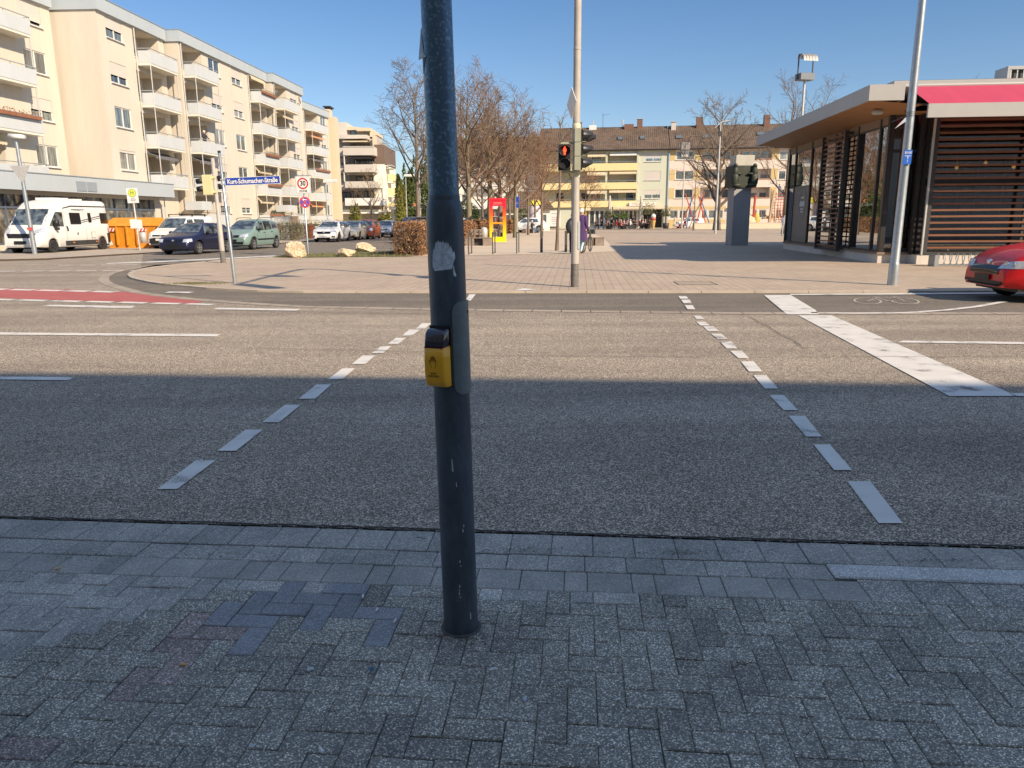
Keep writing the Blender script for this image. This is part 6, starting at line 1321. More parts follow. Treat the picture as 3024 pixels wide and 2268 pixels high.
# leaf clump plants
def leaves(mb, r, fn, n, s0):
    for _ in range(n):
        p = fn(r); s_ = s0*r.uniform(.6,1.3); a = Vector((r.gauss(0,1), r.gauss(0,1), r.gauss(0,1))).normalized(); b = a.cross(Vector((r.gauss(0,1), r.gauss(0,1), r.gauss(0,1)))).normalized()
        mb.add([p-a*s_, p+b*s_*.45, p+a*s_, p-b*s_*.45], [(0,1,2,3)])
def cypress(name, label, px, Y, w_, H, mat, seed, n=1800, s=.12, group=None, z=0, cat='shrub'):
    t = thing(name, label, cat, (AY(px, 640, Y).x, Y, z), 0, group); r = random.Random(seed); mb = MB()
    tips = [(r.uniform(-w_*.4,w_*.4), r.uniform(-w_*.4,w_*.4), H*r.uniform(.72,1)) for _ in range(7)]+[(0,0,H)]
    def fn(r):
        tx, ty, th = r.choice(tips); h = r.random()**.8*th; k_ = (1-(h/th)**2.2); a = r.uniform(0, 2*pi); q = w_*.30*k_*sqrt(r.random())+.02
        return Vector((tx*(.4+.6*h/th)+q*cos(a), ty*(.4+.6*h/th)+q*sin(a), h))
    leaves(mb, r, fn, n, s); mb.build('foliage', mat, t); mb = MB(); mb.cyl((0,0,0),(0,0,H*.5),.05,.03,6); mb.build('stem', MT['bark'], t); return t
cypress('thuja_shrub', 'upright yellow green conifer shrub beside the white wall of the stepped building', 1051, 90, 1.8, 3.4, MT['ever_yellow'], 1)
cypress('cypress_tree', 'group of slim yellow green cypresses left of the white street lamp', 1182, 88, 1.5, 5.4, MT['ever_yellow'], 2, 2200, group='conifers down the side street', cat='tree')
cypress('cypress_tree', 'taller slim green cypress left of the white street lamp', 1190, 92, 1.1, 6.2, MT['ever_yellow'], 3, 1800, group='conifers down the side street', cat='tree')
cypress('spruce_tree', 'dark pointed spruce behind the cypresses', 1198, 110, 3.0, 9.2, MT['ever'], 4, 3000, .22, group='conifers down the side street', cat='tree')
cypress('spruce_tree', 'dark spruce half hidden behind the foreground pole', 1262, 112, 4.5, 10.5, MT['ever'], 5, 3000, .22, group='conifers down the side street', cat='tree')
cypress('pine_tree', 'dark rounded pine above the red roof down the street', 1158, 180, 9, 11, MT['ever'], 6, 2500, .5, group='conifers down the side street', cat='tree')
cypress('spruce_tree', 'dark spruce right of the white street lamp down the street', 1213, 150, 6, 10.5, MT['ever'], 16, 2500, .4, group='conifers down the side street', cat='tree')
cypress('garden_shrub', 'round yellow green shrub at the corner of the white wall', 1145, 80, 2.6, 2.3, MT['ever_yellow'], 7, 1500)
for i, (px, w_, h_) in enumerate([(1372,3.6,3.4),(1545,2.4,2.6)]):
    t = thing('ball_shrub', ['round clipped dark green bush behind the hedge left of the book cabinet', 'round clipped brown green bush behind the hedge right of the book cabinet'][i], 'shrub', (AY(px,640,92).x, 92, 0), 0); r = random.Random(70+i); mb = MB()
    def fn(r, w_=w_, h_=h_):
        a = Vector((r.gauss(0,1), r.gauss(0,1), r.gauss(0,1))).normalized()*r.uniform(.8,1.03); return Vector((a.x*w_/2, a.y*w_/2, h_*.55+a.z*h_*.5))
    leaves(mb, r, fn, 2200, .12); mb.build('foliage', MT['ever' if i == 0 else 'leaf_olive'], t); mb = MB(); mb.cyl((0,0,0),(0,0,h_*.6),.1,.06,6); mb.build('stem', MT['bark'], t)
# hedges
def hedge(label, a, b, w_, h, seed, n, mats=('hedge_leaf','hedge_leaf_dark'), s=.05, ragged=.08):
    a = Vector(a); b = Vector(b); L_ = (b-a).length; d = (b-a).normalized()
    t = thing('beech_hedge', label, 'hedge', (a.x, a.y, .03), atan2(d.y, d.x)); r = random.Random(seed)
    for q, m_ in enumerate(mats):
        mb = MB()
        def fn(r):
            u = r.random()*L_; top = h*(1+.05*sin(u*1.7)+.03*sin(u*5.1)); f = r.random()
            if f < .35: y = r.choice((-1,1))*w_/2*r.uniform(.85,1.08); z = r.random()*top
            elif f < .6: y = r.uniform(-w_/2,w_/2); z = top*r.uniform(.93,1.0)+abs(r.gauss(0,ragged))
            else: y = r.uniform(-w_/2,w_/2)*.9; z = r.random()*top
            if r.random() < .12: u = r.choice((0, L_))+r.gauss(0,.05)
            return Vector((u, y, max(.03, z)))
        leaves(mb, r, fn, n//2, s); mb.build('leaves' if q == 0 else 'withered_leaves', MT[m_], t)
    mb = MB()
    for _ in range(int(L_*9)):
        u = r.random()*L_; y = r.uniform(-.4,.4)*w_; p = Vector((u, y, 0)); q = Vector((u+r.gauss(0,.15), y+r.gauss(0,.15), h*r.uniform(.8,1.08))); m_ = p.lerp(q,.5)+Vector((r.gauss(0,.05),r.gauss(0,.05),0)); mb.tube([p,m_,q], [.012,.009,.004], 3, cap=False)
    mb.build('twigs', MT['twig'], t)
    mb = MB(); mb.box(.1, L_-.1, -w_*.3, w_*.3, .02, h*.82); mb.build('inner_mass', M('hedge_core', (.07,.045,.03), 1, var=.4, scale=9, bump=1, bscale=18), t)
    return t
hedge('brown beech hedge block left of the foreground pole at the grass verge', (-4.35, 32.4), (-3.4, 43.0), 1.15, 1.26, 1, 15000, s=.05)
hedge('long brown beech hedge running behind the book cabinet and benches', (-3.3, 44.6), (-.9, 77), 1.0, 1.26, 2, 22000, s=.07)
hedge('far brown beech hedge ending at the poster wall', (-.5, 79), (3.9, 108), 1.0, 1.28, 3, 9000, s=.11)
# shrub skeleton at the hedge end
t = thing('bare_shrub', 'leafless twiggy shrub at the near end of the brown hedge', 'shrub', (G(1205,757).x, G(1205,757).y, .04)); r = random.Random(5); mb = MB()
for i in range(26):
    az = r.uniform(0, 6.28); an = radians(r.uniform(10,48)); branch(mb, r, Vector((r.gauss(0,.1), r.gauss(0,.1), 0)), Vector((cos(az)*sin(an), sin(az)*sin(an), cos(an))), r.uniform(.9,1.35), .018, 1, 3, dict(kids=(0,5,4), ratio=(1,.55,.5), ang=(20,50), up=(0,.05,.03), wob=.12, minr=.004, start=(0,.3,.2)), 4)
mb.build('twigs', MT['twig'], t); mb = MB(); leaves(mb, r, lambda r: Vector((r.gauss(0,.45), r.gauss(0,.3), abs(r.gauss(.55,.35))+.05)), 900, .035); mb.build('withered_leaves', MT['hedge_leaf'], t)
# boulders
def boulder(label, px, py, w_, d_, h_, seed):
    p = G(px, py); t = bpy.data.meshes.new('boulder'); bm = bmesh.new(); bmesh.ops.create_icosphere(bm, subdivisions=5, radius=1); r = random.Random(seed)
    from mathutils import noise
    off = Vector((seed*3.1, seed*1.7, 0))
    planes = [(Vector((r.gauss(0,1), r.gauss(0,1), r.gauss(.2,.8))).normalized(), r.uniform(.62,.9)) for _ in range(11)]
    for v in bm.verts:
        c = v.co.normalized(); k_ = 1.0
        for nn, dd in planes:
            q = c.dot(nn)
            if q > 1e-3: k_ = min(k_, dd/q)
        k_ *= 1+.12*noise.noise(c*2.2+off)+.11*noise.noise(c*6+off)+.08*noise.noise(c*15+off)+.04*noise.noise(c*31+off)
        v.co = Vector((c.x*k_*w_/2, c.y*k_*d_/2, max(-.05, (c.z*k_*.62+.45)*h_)))
    bm.to_mesh(t); bm.free(); t.materials.append(MT['rock']); o = bpy.data.objects.new('boulder', t); COL.objects.link(o); o.location = (p.x, p.y+d_/2, .03); tag(o, label, 'boulder', 'limestone boulders on the grass verge'); return o
boulder('tall pale limestone boulder left of the speed zone signpost', 868, 764, .96, .8, .62, 3)
boulder('small yellowish limestone boulder between the other two', 1018, 762, .80, .6, .36, 8)
boulder('broad flat limestone boulder with dark band nearest the hedge', 1072, 750, 1.08, .8, .46, 12)
# grass blades on the verge
r = random.Random(9); mb = MB()
for _ in range(9000):
    y = r.uniform(31.6,36.2); x0_ = -9.9+max(0,(y-34))*2.0; x = r.uniform(x0_,-4.1+ (y-31.8)*.12); h_ = r.uniform(.03,.09); a = r.uniform(0,6.3); w_ = .012
    mb.add([(x-w_*cos(a),y-w_*sin(a),.045),(x+w_*cos(a),y+w_*sin(a),.045),(x+r.gauss(0,.03),y+r.gauss(0,.03),.05+h_)], [(0,1,2)])
for _ in range(700):
    x = -7.75+r.gauss(0,.35); y = 18.75+r.gauss(0,.14); h_ = r.uniform(.01,.04)
    mb.add([(x-.012,y,.03),(x+.012,y,.03),(x+r.gauss(0,.02),y,.04+h_)], [(0,1,2)])
tag(mb.build('grass', MT['leaf_olive']), 'short olive green grass blades on the verge and in paving joints', 'grass', kind='stuff')
# planting bed below the flats
for i, (px, Y, w_, h_) in enumerate([(845,58,2.0,1.3),(930,66,5.5,1.5),(905,64,1.8,1.2)]):
    t = thing('garden_shrub', ['olive coloured shrub left of the metal gate','wide low shrub behind the white compact car','small shrub right of the brown bin'][i], 'shrub', (AY(px,650,Y).x, Y, .05), 0, 'shrubs in front of the flats'); r = random.Random(90+i); mb = MB()
    leaves(mb, r, lambda r: Vector((r.uniform(-.5,.5)*w_, r.uniform(-.4,.4), h_*r.random()**.8)), 1500, .06); mb.build('foliage', MT['leaf_olive'], t); mb = MB()
    for _ in range(40): x = r.uniform(-.45,.45)*w_; mb.tube([(x,0,0),(x+r.gauss(0,.15),r.gauss(0,.1),h_*r.uniform(.8,1.1))], .01, 3, cap=False)
    mb.build('twigs', MT['twig'], t)
# ================================================================== STREET FURNITURE
M('sign_blue', (.012,.06,.38), .45, var=.02); M('sign_red', (.55,.02,.02), .4, var=.02); M('sign_purple', (.20,.02,.10), .45, var=.03); M('h_yellow', (.80,.70,.08), .5, var=.02); M('h_green', (.06,.30,.09), .5, var=0); M('label_blue', (.01,.12,.55), .4, var=.02)
M('signal_khaki', (.34,.35,.26), .5, var=.06); M('signal_cream', (.66,.60,.34), .5, var=.05); M('pole_collar', (.66,.62,.44), .6, var=.05)
def disc(mb, x, y, z, r, n=28, h=.004):
    mb.lathe([(0, -h), (r, -h), (r, 0)], (x, y, z), 'y', n)
def ring(mb, x, y, z, r0, r1, n=32, h=.004):
    mb.lathe([(r0, 0), (r0, -h), (r1, -h), (r1, 0)], (x, y, z), 'y', n)
# street name post (leaning a little)
p = G(694,841); t = thing('street_name_post', 'leaning galvanised post with the blue street name plate at the kerb corner', 'street sign', (p.x, p.y, .03)); t.rotation_euler = (0, radians(-2.0), radians(2))
mb = MB(); mb.smooth = True; mb.lathe([(.042,0),(.040,1.6),(.034,1.62),(.032,3.12),(0,3.13)], n=16); mb.build('post', MT['galv'], t)
mb = MB(); mb.cyl((0,0,3.10),(0,0,3.15),.036,n=12); mb.build('post_cap', MT['black'], t)
sp_ = MB(); sp_.box(.06,1.36,-.012,.006,2.34,2.52); sg = sp_.build('name_plate', MT['sign_blue'], t)
mb = MB(); 
for a in ((.05,1.37,2.335,2.345),(.05,1.37,2.515,2.525),(.05,.06,2.345,2.515),(1.36,1.37,2.345,2.515)): mb.box(a[0],a[1],-.014,-.004,a[2],a[3])
mb.build('plate_border', MT['white_paint'], sg); text('Kurt-Schumacher-Straße', .150, MT['white_paint'], sg, facing((.71,-.014,2.425), 0), sx=.80, ext=.001, bold=.004)
mb = MB(); mb.box(-.04,.07,-.04,.0,2.36,2.39); mb.box(-.04,.07,-.04,.0,2.47,2.50); mb.build('bracket', MT['galv_matt'], t)
# rear traffic signal seen from behind
p = G(660,779); t = thing('rear_traffic_signal', 'older traffic signal with cream back housing behind the street name post', 'traffic light', (p.x, p.y, .02)); t.rotation_euler = (0, radians(-1.0), 0)
mb = MB(); mb.smooth = True; mb.lathe([(.092,0),(.09,1.45),(.068,1.50),(.062,3.7),(0,3.71)], n=18); mb.build('post', MT['pole_beige'], t)
mb = MB(); mb.smooth = True; mb.lathe([(.096,0),(.095,.45)], n=18); mb.build('post_foot', M('post_speckle', (.16,.15,.14), .9, var=.6, scale=40), t)
mb = MB(); mb.bbox(-.38,-.08,-.20,-.02,2.44,3.13,.02); mb.box(-.12,.05,-.10,.02,2.5,2.58); mb.box(-.12,.05,-.10,.02,3.0,3.08); hs = mb.build('signal_housing', MT['signal_cream'], t)
for z in (2.60, 2.87): 
    mb = MB(); mb.smooth = True; mb.tube([(-.40,-.1,z+.06),(-.62,-.1,z+.04)], [.10,.09], 12); mb.build('visor', MT['black'], hs)
for z in (2.72, 3.0): mb = MB(); mb.smooth = True; mb.tube([(.08,.05,z),(.30,.1,z+.02)], [.10,.09], 12); mb.build('visor', MT['black'], t)
# 30 zone sign
p = G(911,757); t = thing('speed_zone_signpost', 'galvanised post with square 30 zone sign above a round no stopping sign', 'traffic sign', (p.x, p.y, .04)); t.rotation_euler = (0, radians(-.6), 0)
mb = MB(); mb.smooth = True; mb.lathe([(.036,0),(.034,3.4),(0,3.41)], n=12); mb.build('post', MT['galv'], t)
mb = MB()
def rrect(mb, x0, x1, z0, z1, y0, y1, r=.06):
    pts = []
    for cx, cz, a0 in ((x1-r,z0+r,-90),(x1-r,z1-r,0),(x0+r,z1-r,90),(x0+r,z0+r,180)):
        for i in range(5): a = radians(a0+22.5*i); pts.append((cx+r*cos(a), cz+r*sin(a)))
    n = len(pts); mb.add([(a,y0,b) for a, b in pts]+[(a,y1,b) for a, b in pts], [tuple(range(n))[::-1], tuple(range(n,2*n))]+[(i,(i+1)%n,n+(i+1)%n,n+i) for i in range(n)])
rrect(mb,-.33,.33,2.60,3.33,-.055,-.045,.07); pl_ = mb.build('zone_plate', MT['white_paint'], t)
mb = MB(); rrect(mb,-.305,.305,2.625,3.305,-.060,-.0555,.06); e = mb.build('plate_edge', MT['dark_steel'], pl_); mb = MB(); rrect(mb,-.295,.295,2.635,3.295,-.064,-.0605,.055); mb.build('plate_face', MT['white_paint'], pl_)
mb = MB(); ring(mb,0,-.065,3.03,.175,.235); mb.build('red_ring', MT['sign_red'], pl_)
text('30', .28, MT['black'], pl_, facing((0,-.067,3.03), 0), sx=.85, ext=.001, bold=.008); text('ZONE', .125, MT['black'], pl_, facing((0,-.067,2.715), 0), ext=.001, bold=.003)
mb = MB(); mb.tube([(.36,-.03,2.66),(.40,-.03,2.70),(.40,-.03,3.30),(.36,-.03,3.36),(-.30,-.03,3.36)], .014, 6); mb.tube([(.36,-.03,2.66),(-.30,-.03,2.62)], .014, 6); mb.build('mounting_frame', MT['galv'], t)
mb = MB(); mb.lathe([(0,-.01),(.235,-.01),(.235,0)], (0,-.05,2.25), 'y', 28); rs_ = mb.build('no_stopping_disc', MT['sign_red'], t); rs_.rotation_euler = (0,0,radians(28))
mb = MB(); disc(mb,0,-.062,2.25,.19); mb.build('disc_field', MT['sign_blue'], rs_)
mb = MB(); mb.beam((-.14,-.068,2.11),(.14,-.068,2.39),.045,.005,up=(0,1,0)); mb.beam((-.14,-.0685,2.39),(.14,-.0685,2.11),.045,.005,up=(0,1,0)); mb.build('disc_cross', MT['sign_red'], rs_)
mb = MB(); mb.beam((-.09,-.072,2.36),(.07,-.072,2.36),.025,.004,up=(0,1,0)); mb.beam((-.09,-.072,2.36),(-.04,-.072,2.40),.02,.004,up=(0,1,0)); mb.beam((-.09,-.0725,2.36),(-.04,-.0725,2.32),.02,.004,up=(0,1,0)); mb.box(-.03,.02,-.073,-.071,2.10,2.16); mb.build('disc_symbols', MT['white_paint'], rs_)
# bus stop sign
p = G(414,742); t = thing('bus_stop_sign', 'bus stop post with white plate, yellow and green H disc, timetable case and litter basket', 'bus stop sign', (p.x, p.y, .06)); t.rotation_euler = (0, radians(-1.5), 0)
mb = MB(); mb.smooth = True; mb.lathe([(.04,0),(.036,2.7),(0,2.71)], n=12); mb.build('post', MT['galv_matt'], t)
mb = MB(); mb.box(-.29,.29,-.03,-.01,2.40,3.15); pl_ = mb.build('stop_plate', MT['white_paint'], t)
mb = MB(); disc(mb,0,-.03,2.90,.205); mb.build('green_disc', MT['h_green'], pl_); mb = MB(); disc(mb,0,-.036,2.90,.18); mb.build('yellow_disc', MT['h_yellow'], pl_); text('H', .27, MT['h_green'], pl_, facing((0,-.042,2.90), 0), ext=.001, bold=.006)
mb = MB()
for z, w_ in ((2.62,.10),(2.55,.16),(2.50,.12)): mb.box(-w_,w_,-.032,-.030,z,z+.02)
mb.build('stop_name', MT['dark_steel'], pl_)
mb = MB(); mb.box(-.30,.06,-.06,-.02,1.12,1.58); mb.box(.02,.28,.0,.03,1.10,1.55); mb.build('timetable_case', MT['white_paint'], t)
mb = MB(); mb.smooth = True; mb.lathe([(0,0),(.16,0),(.17,.55),(.155,.56),(.15,.05)], (.26,0,.35), n=16); mb.build('litter_basket', MT['galv_matt'], t)
# left lamp column with back of give way sign
p = G(104,754); t = thing('left_street_lamp', 'grey lamp column at far left with white lamp head and triangular sign back', 'street lamp', (p.x, p.y, .02)); t.rotation_euler = (0, radians(-1.6), 0)
mb = MB(); mb.smooth = True; mb.lathe([(.11,0),(.105,1.0),(.085,2.4),(.072,5.2)], n=16); mb.build('column', MT['galv'], t)
mb = MB(); mb.smooth = True; mb.add([(-.28,-.22,5.30),(.42,-.22,5.22),(.42,.22,5.22),(-.28,.22,5.30),(-.2,-.16,5.46),(.36,-.16,5.40),(.36,.16,5.40),(-.2,.16,5.46)], [(0,3,2,1),(4,5,6,7),(0,1,5,4),(1,2,6,5),(2,3,7,6),(3,0,4,7)]); mb.build('lamp_head', MT['white_plastic'], t)
mb = MB(); mb.prism([(-.46,0),(.46,0),(.0,-.80)], -.008, .008); o = mb.build('give_way_sign_back', MT['galv_matt'], t, loc=(.05,-.12,4.05)); o.rotation_euler = (radians(90), 0, radians(0))
mb = MB(); mb.tube([(-.1,-.11,3.95),(.12,-.11,3.93)], .02, 6); mb.tube([(0,-.11,3.6),(.02,-.11,3.6)], .02, 6); mb.build('sign_clamp', MT['galv'], o) if False else mb.build('sign_clamp', MT['galv'], t)
mb = MB(); mb.smooth = False; mb.beam((-.10,-.12,1.22),(.14,-.12,1.17),.10,.01,up=(0,1,0)); mb.beam((.08,-.13,1.12),(.14,-.13,1.28),.07,.01,up=(0,1,0)); mb.build('red_tape', M('tape_red', (.6,.08,.08), .5), t)
# rear lamps along the side street
def lamp_post(label, px, py_base, Y, H, kind='flat', r=.06):
    X = AY(px, 640, Y).x; t = thing('street_lamp', label, 'street lamp', (X, Y, .04), 0)
    mb = MB(); mb.smooth = True; mb.lathe([(r*1.3,0),(r*1.2,1.0),(r*.9,1.1),(r*.6,H)], n=10); mb.build('column', MT['galv_matt'], t)
    mb = MB()
    if kind == 'flat': mb.bbox(-.15,.95,-.16,.16,H-.02,H+.22,.05)
    elif kind == 'ball': mb.bbox(-.25,.05,-.1,.1,H-.1,H+.05,.02)
    elif kind == 'box':
        mb.box(-.38,.38,-.28,.28,H,H+.30)
    mb.build('lamp_head', MT['white_plastic'] if kind != 'box' else MT['dark_steel'], t); return t, X
lamp_post('street lamp standing close in front of the far flats', 967, 0, 62, 4.4, 'flat'); lamp_post('white headed street lamp beside the cypresses', 1202, 0, 84, 6.0, 'flat'); lamp_post('slim lamp post between the straight tree trunk and foreground pole', 1242, 0, 56, 5.6, 'ball')
# bracket lamps on the square with arched reflector
def arch_lamp(label, X, Y, H, sc=1.0, arch=True):
    t = thing('plaza_lamp', label, 'street lamp', (X, Y, .04), radians(12), 'tall square lamps')
    mb = MB(); mb.smooth = True; mb.lathe([(.10*sc,0),(.09*sc,H*.3),(.065*sc,H)], n=10); mb.build('column', MT['galv_matt'], t)
    mb = MB(); mb.bbox(-.42*sc,.42*sc,-.3*sc,.3*sc,H,H+.36*sc,.03); mb.build('lamp_body', M('lamp_body', (.16,.18,.20), .5), t)
    mb = MB()
    for x in (-.44,.44): mb.beam((x*sc,0,H+.05*sc),(x*sc,0,H+1.35*sc),.05*sc,.06*sc)
    mb.build('side_arm', MT['dark_steel'], t)
    if arch:
        mb = MB(); n = 8
        for x0_, x1_ in [(-.44+i*.176, -.44+i*.176+.150) for i in range(5)]:
            pr = []
            for i in range(n+1): a = radians(150-150*i/n); pr.append((-.15*sc-.36*sc*cos(a), H+(.92+.42*sin(a))*sc))
            for (a0, b0), (a1, b1) in zip(pr[:-1], pr[1:]): mb.quad((x0_*sc,a0,b0),(x1_*sc,a0,b0),(x1_*sc,a1,b1),(x0_*sc,a1,b1))
        mb.build('reflector', M('reflector', (.28,.27,.25), .5, .2), t)
    return t
LY = 44.0; LP = AY(2376,240,LY); arch_lamp('tall lamp with arched slatted reflector rising behind the pavilion roof', LP.x, LY, LP.z, 1.0)
def sq_lamp(label, pxb, pyb, pyt, kind):
    p = G(pxb, pyb); H = AY(pxb, pyt, p.y).z; t = thing('plaza_lamp', label, 'street lamp', (p.x, p.y, .04), 0, 'tall square lamps')
    mb = MB(); mb.smooth = True; mb.lathe([(.11,0),(.095,H*.4),(.06,H)], n=10); mb.build('column', MT['galv_matt'], t)
    if kind == 'box':
        mb = MB(); mb.box(-.5,.5,-.3,.3,H,H+.9); mb.build('lamp_body', M('lamp_body', (.16,.18,.20), .5), t); mb = MB(); mb.box(-.46,.46,-.32,-.301,H+.06,H+.38); mb.build('diffuser', MT['white_plastic'], t)
        mb = MB(); mb.box(-.55,.55,-.4,.4,H+.95,H+1.9); mb.build('reflector', M('reflector', (.28,.27,.25), .5, .2), t)
    else:
        mb = MB(); mb.beam((-.5,0,H-.5),(.0,0,H),.07,.05); mb.beam((0,0,H),(.9,0,H+.18),.10,.06); mb.build('lamp_arm', MT['galv_matt'], t); mb = MB(); mb.bbox(-.15,.15,-.15,.15,H-1.2,H-.8,.04); mb.build('camera_box', MT['dark_steel'], t)
    return t
sq_lamp('tall plain lamp post with angled top in front of the large bare tree', 2112, 691, 362, 'arm')
sq_lamp('square headed lamp in front of the sage green building', 1936, 672, 518, 'box'); sq_lamp('square headed lamp with a white notice in front of the pink building', 2013, 677, 466, 'box')
# right lamp column
p = G(2641,847); t = thing('right_street_lamp', 'galvanised lamp column in front of the pavilion with a small blue hydrant plate', 'street lamp', (p.x, p.y+.1, .035)); t.rotation_euler = (0, radians(.3), 0)
mb = MB(); mb.smooth = True; mb.lathe([(.112,0),(.110,.44),(.100,.50),(.094,.52),(.088,2.5),(.078,5.2),(.068,8.2)], n=24); mb.build('column', MT['galv'], t)
mb = MB(); mb.add([(-.12,-.115,2.62),(.06,-.125,2.62),(.07,-.125,2.92),(-.10,-.115,2.92),(-.12,-.105,2.62),(.06,-.115,2.62),(.07,-.115,2.92),(-.10,-.105,2.92)], [(0,1,2,3),(4,7,6,5),(0,4,5,1),(1,5,6,2),(2,6,7,3),(3,7,4,0)]); pl_ = mb.build('hydrant_plate', MT['label_blue'], t)
text('B100', .075, MT['white_paint'], pl_, facing((-.02,-.124,2.86), 0), ext=.001); text('7', .07, MT['white_paint'], pl_, facing((-.02,-.124,2.68), 0), ext=.001); mb = MB(); mb.box(-.09,.05,-.124,-.120,2.79,2.80); mb.box(-.025,-.012,-.124,-.120,2.73,2.79); mb.build('plate_lines', MT['white_paint'], pl_)
mb = MB()
for z in (3.62,3.66,3.70): mb.lathe([(.086,0),(.092,.006),(.086,.012)], (0,0,z), n=16)
mb.tube([(-.09,0,3.63),(-.22,-.05,3.58),(-.42,-.05,3.50)], .01, 4); mb.build('cable_ties', MT['black'], t)
mb = MB(); mb.poly([(-.34,-.06,3.36),(-.12,-.05,3.60),(-.10,-.05,3.52)]); mb.build('sign_remnant', MT['rail_grey'], t)
# main traffic light with arm over the road
p = G(1698,853); t = thing('mast_traffic_light', 'beige traffic light mast opposite with red pedestrian signal and three black hooded lamps', 'traffic light', (p.x, p.y+.1, .035))
mb = MB(); mb.smooth = True; mb.lathe([(.090,0),(.089,1.72),(.083,1.76),(.081,3.0),(.078,6.1)], n=20)
pts = [Vector((0,0,6.1)), Vector((0,-.1,6.5)), Vector((0,-.55,6.85)), Vector((.1,-1.5,7.0)), Vector((.2,-3.2,7.1)), Vector((.35,-6.6,7.2))]; mb.tube(pts, [.078,.075,.07,.065,.06,.05], 12); mb.build('mast', MT['pole_beige'], t)
mb = MB(); mb.smooth = True; mb.lathe([(.0915,0.001),(.0905,.52)], n=20); mb.build('mast_foot', M('post_speckle', (.16,.15,.14), .9, var=.6, scale=40), t)
mb = MB(); mb.smooth = True; mb.lathe([(.084,2.40),(.090,2.42),(.094,2.53),(.088,2.55)], n=16); mb.lathe([(.090,3.40),(.094,3.41),(.092,3.50),(.082,3.52)], n=16); mb.build('mast_collar', MT['pole_collar'], t)
mb = MB(); mb.lathe([(.080,5.0),(.085,5.01),(.085,5.05),(.080,5.06)], n=16); mb.build('mast_joint', MT['pole_beige'], t)
mb = MB(); mb.box(.050,.100,-.085,-.02,.85,1.45); mb.build('mast_door', M('door_blue', (.45,.52,.52), .5), t)
# vehicle signal (facing right/away) : khaki housing, black visors
hb = MB()
for i in range(3): hb.bbox(-.07,.13,-.28,-.09,2.70+i*.40,2.70+i*.40+.385,.008); hb.box(.13,.26,-.28,-.09,2.70+i*.40,2.715+i*.40)
hs = hb.build('vehicle_signal', MT['signal_khaki'], t)
hb = MB()
for i in range(3): hb.box(.131,.16,-.30,-.07,2.72+i*.40,3.06+i*.40)
hb.build('signal_front', MT['black'], hs)
def visor(par, c, d, r, ln, name='visor'):
    """open cylinder hood, cut back at the bottom"""
    d = Vector(d).normalized(); a = d.cross(Vector((0,0,1))).normalized(); b = a.cross(d); n = 20; vs = []; fs = []
    for k_ in range(n+1):
        th = 2*pi*k_/n; lowcut = (1-cos(th-pi/2))/2 ; o = a*cos(th)+b*sin(th); l2 = ln*(1-.62*max(0,-sin(th))**.8)
        for rr in (r, r*.94): vs += [Vector(c)+o*rr, Vector(c)+o*rr*.97+d*l2]
    for k_ in range(n):
        i = k_*4; j = i+4; fs += [(i,j,j+1,i+1), (i+2,i+3,j+3,j+2), (i+1,j+1,j+3,i+3)]
    mb = MB(); mb.smooth = True; mb.add(vs, fs); mb.smooth = False; mb.lathe([(0,0),(r*.92,0)], c, 'x', 16) if abs(d.x) > .9 else None
    return mb.build(name, M('visor_black', (.03,.032,.036), .45, var=.1), par)
for i in range(3): visor(hs, (.15,-.185,2.90+i*.40), (1,.25,-.10), .135, .30)
visor(hs, (.30,.10,3.66), (1,.5,-.12), .125, .28); hb = MB(); hb.box(.08,.30,.02,.16,3.5,3.8); hb.build('side_signal', MT['black'], hs)
# pedestrian signal facing the camera
hb = MB(); hb.bbox(-.475,-.13,-.24,-.06,2.72,3.48,.01); hb.box(-.40,.0,-.13,-.05,3.48,3.54); hb.box(-.38,.0,-.13,-.05,2.66,2.72); ps_ = hb.build('pedestrian_signal', MT['signal_khaki'], t)
hb = MB(); hb.box(-.468,-.137,-.262,-.24,2.73,3.47); hb.build('signal_face', MT['black'], ps_)
for z in (3.28, 2.91): hb = MB(); hb.smooth = True; hb.lathe([(.135,0),(.150,-.03),(.158,-.12),(.150,-.12),(.143,-.03)], (-.302,-.262,z), 'y', 24); hb.build('lamp_ring', M('ring_black', (.03,.03,.032), .25), ps_)
M('red_glow', (.5,.02,.01), .4, var=0, emis=(1,.05,.015), es=3.2)
hb = MB(); Yf = -.268
hb.lathe([(0,-.002),(.022,-.002),(.022,0)], (-.302,Yf,3.378), 'y', 12); hb.box(-.334,-.270,Yf-.003,Yf,3.25,3.352); hb.box(-.345,-.336,Yf-.003,Yf,3.26,3.34); hb.box(-.268,-.259,Yf-.003,Yf,3.26,3.34); hb.box(-.326,-.304,Yf-.003,Yf,3.17,3.249); hb.box(-.300,-.278,Yf-.003,Yf,3.17,3.249); hb.build('red_figure', MT['red_glow'], ps_)
hs.scale = (.73,.73,.73); hs.location = (.0,-.03,.569); ps_.scale = (.78,.73,.73); ps_.location = (-.03,-.03,.545)
# priority diamond seen almost edge on
hb = MB(); hb.prism([(0,-.32),(.32,0),(0,.32),(-.32,0)], -.006, .006); o = hb.build('priority_sign_back', MT['white_plastic'], t, loc=(-.12,-.15,3.92)); o.rotation_euler = (radians(90), 0, radians(104))
hb = MB(); hb.prism([(0,-.27),(.27,0),(0,.27),(-.27,0)], .0065, .009); hb.build('sign_rim', MT['galv_matt'], o)
# overhead signal and plates at the arm end (above the picture, they throw the shadows on the paving)
hb = MB(); hb.bbox(.18,.52,-6.6,-6.3,6.1,7.15,.02); hb.build('overhead_signal', MT['signal_khaki'], t); hb = MB(); hb.box(-.3,.5,-3.4,-3.36,6.5,7.05); hb.build('overhead_plate', MT['galv_matt'], t)
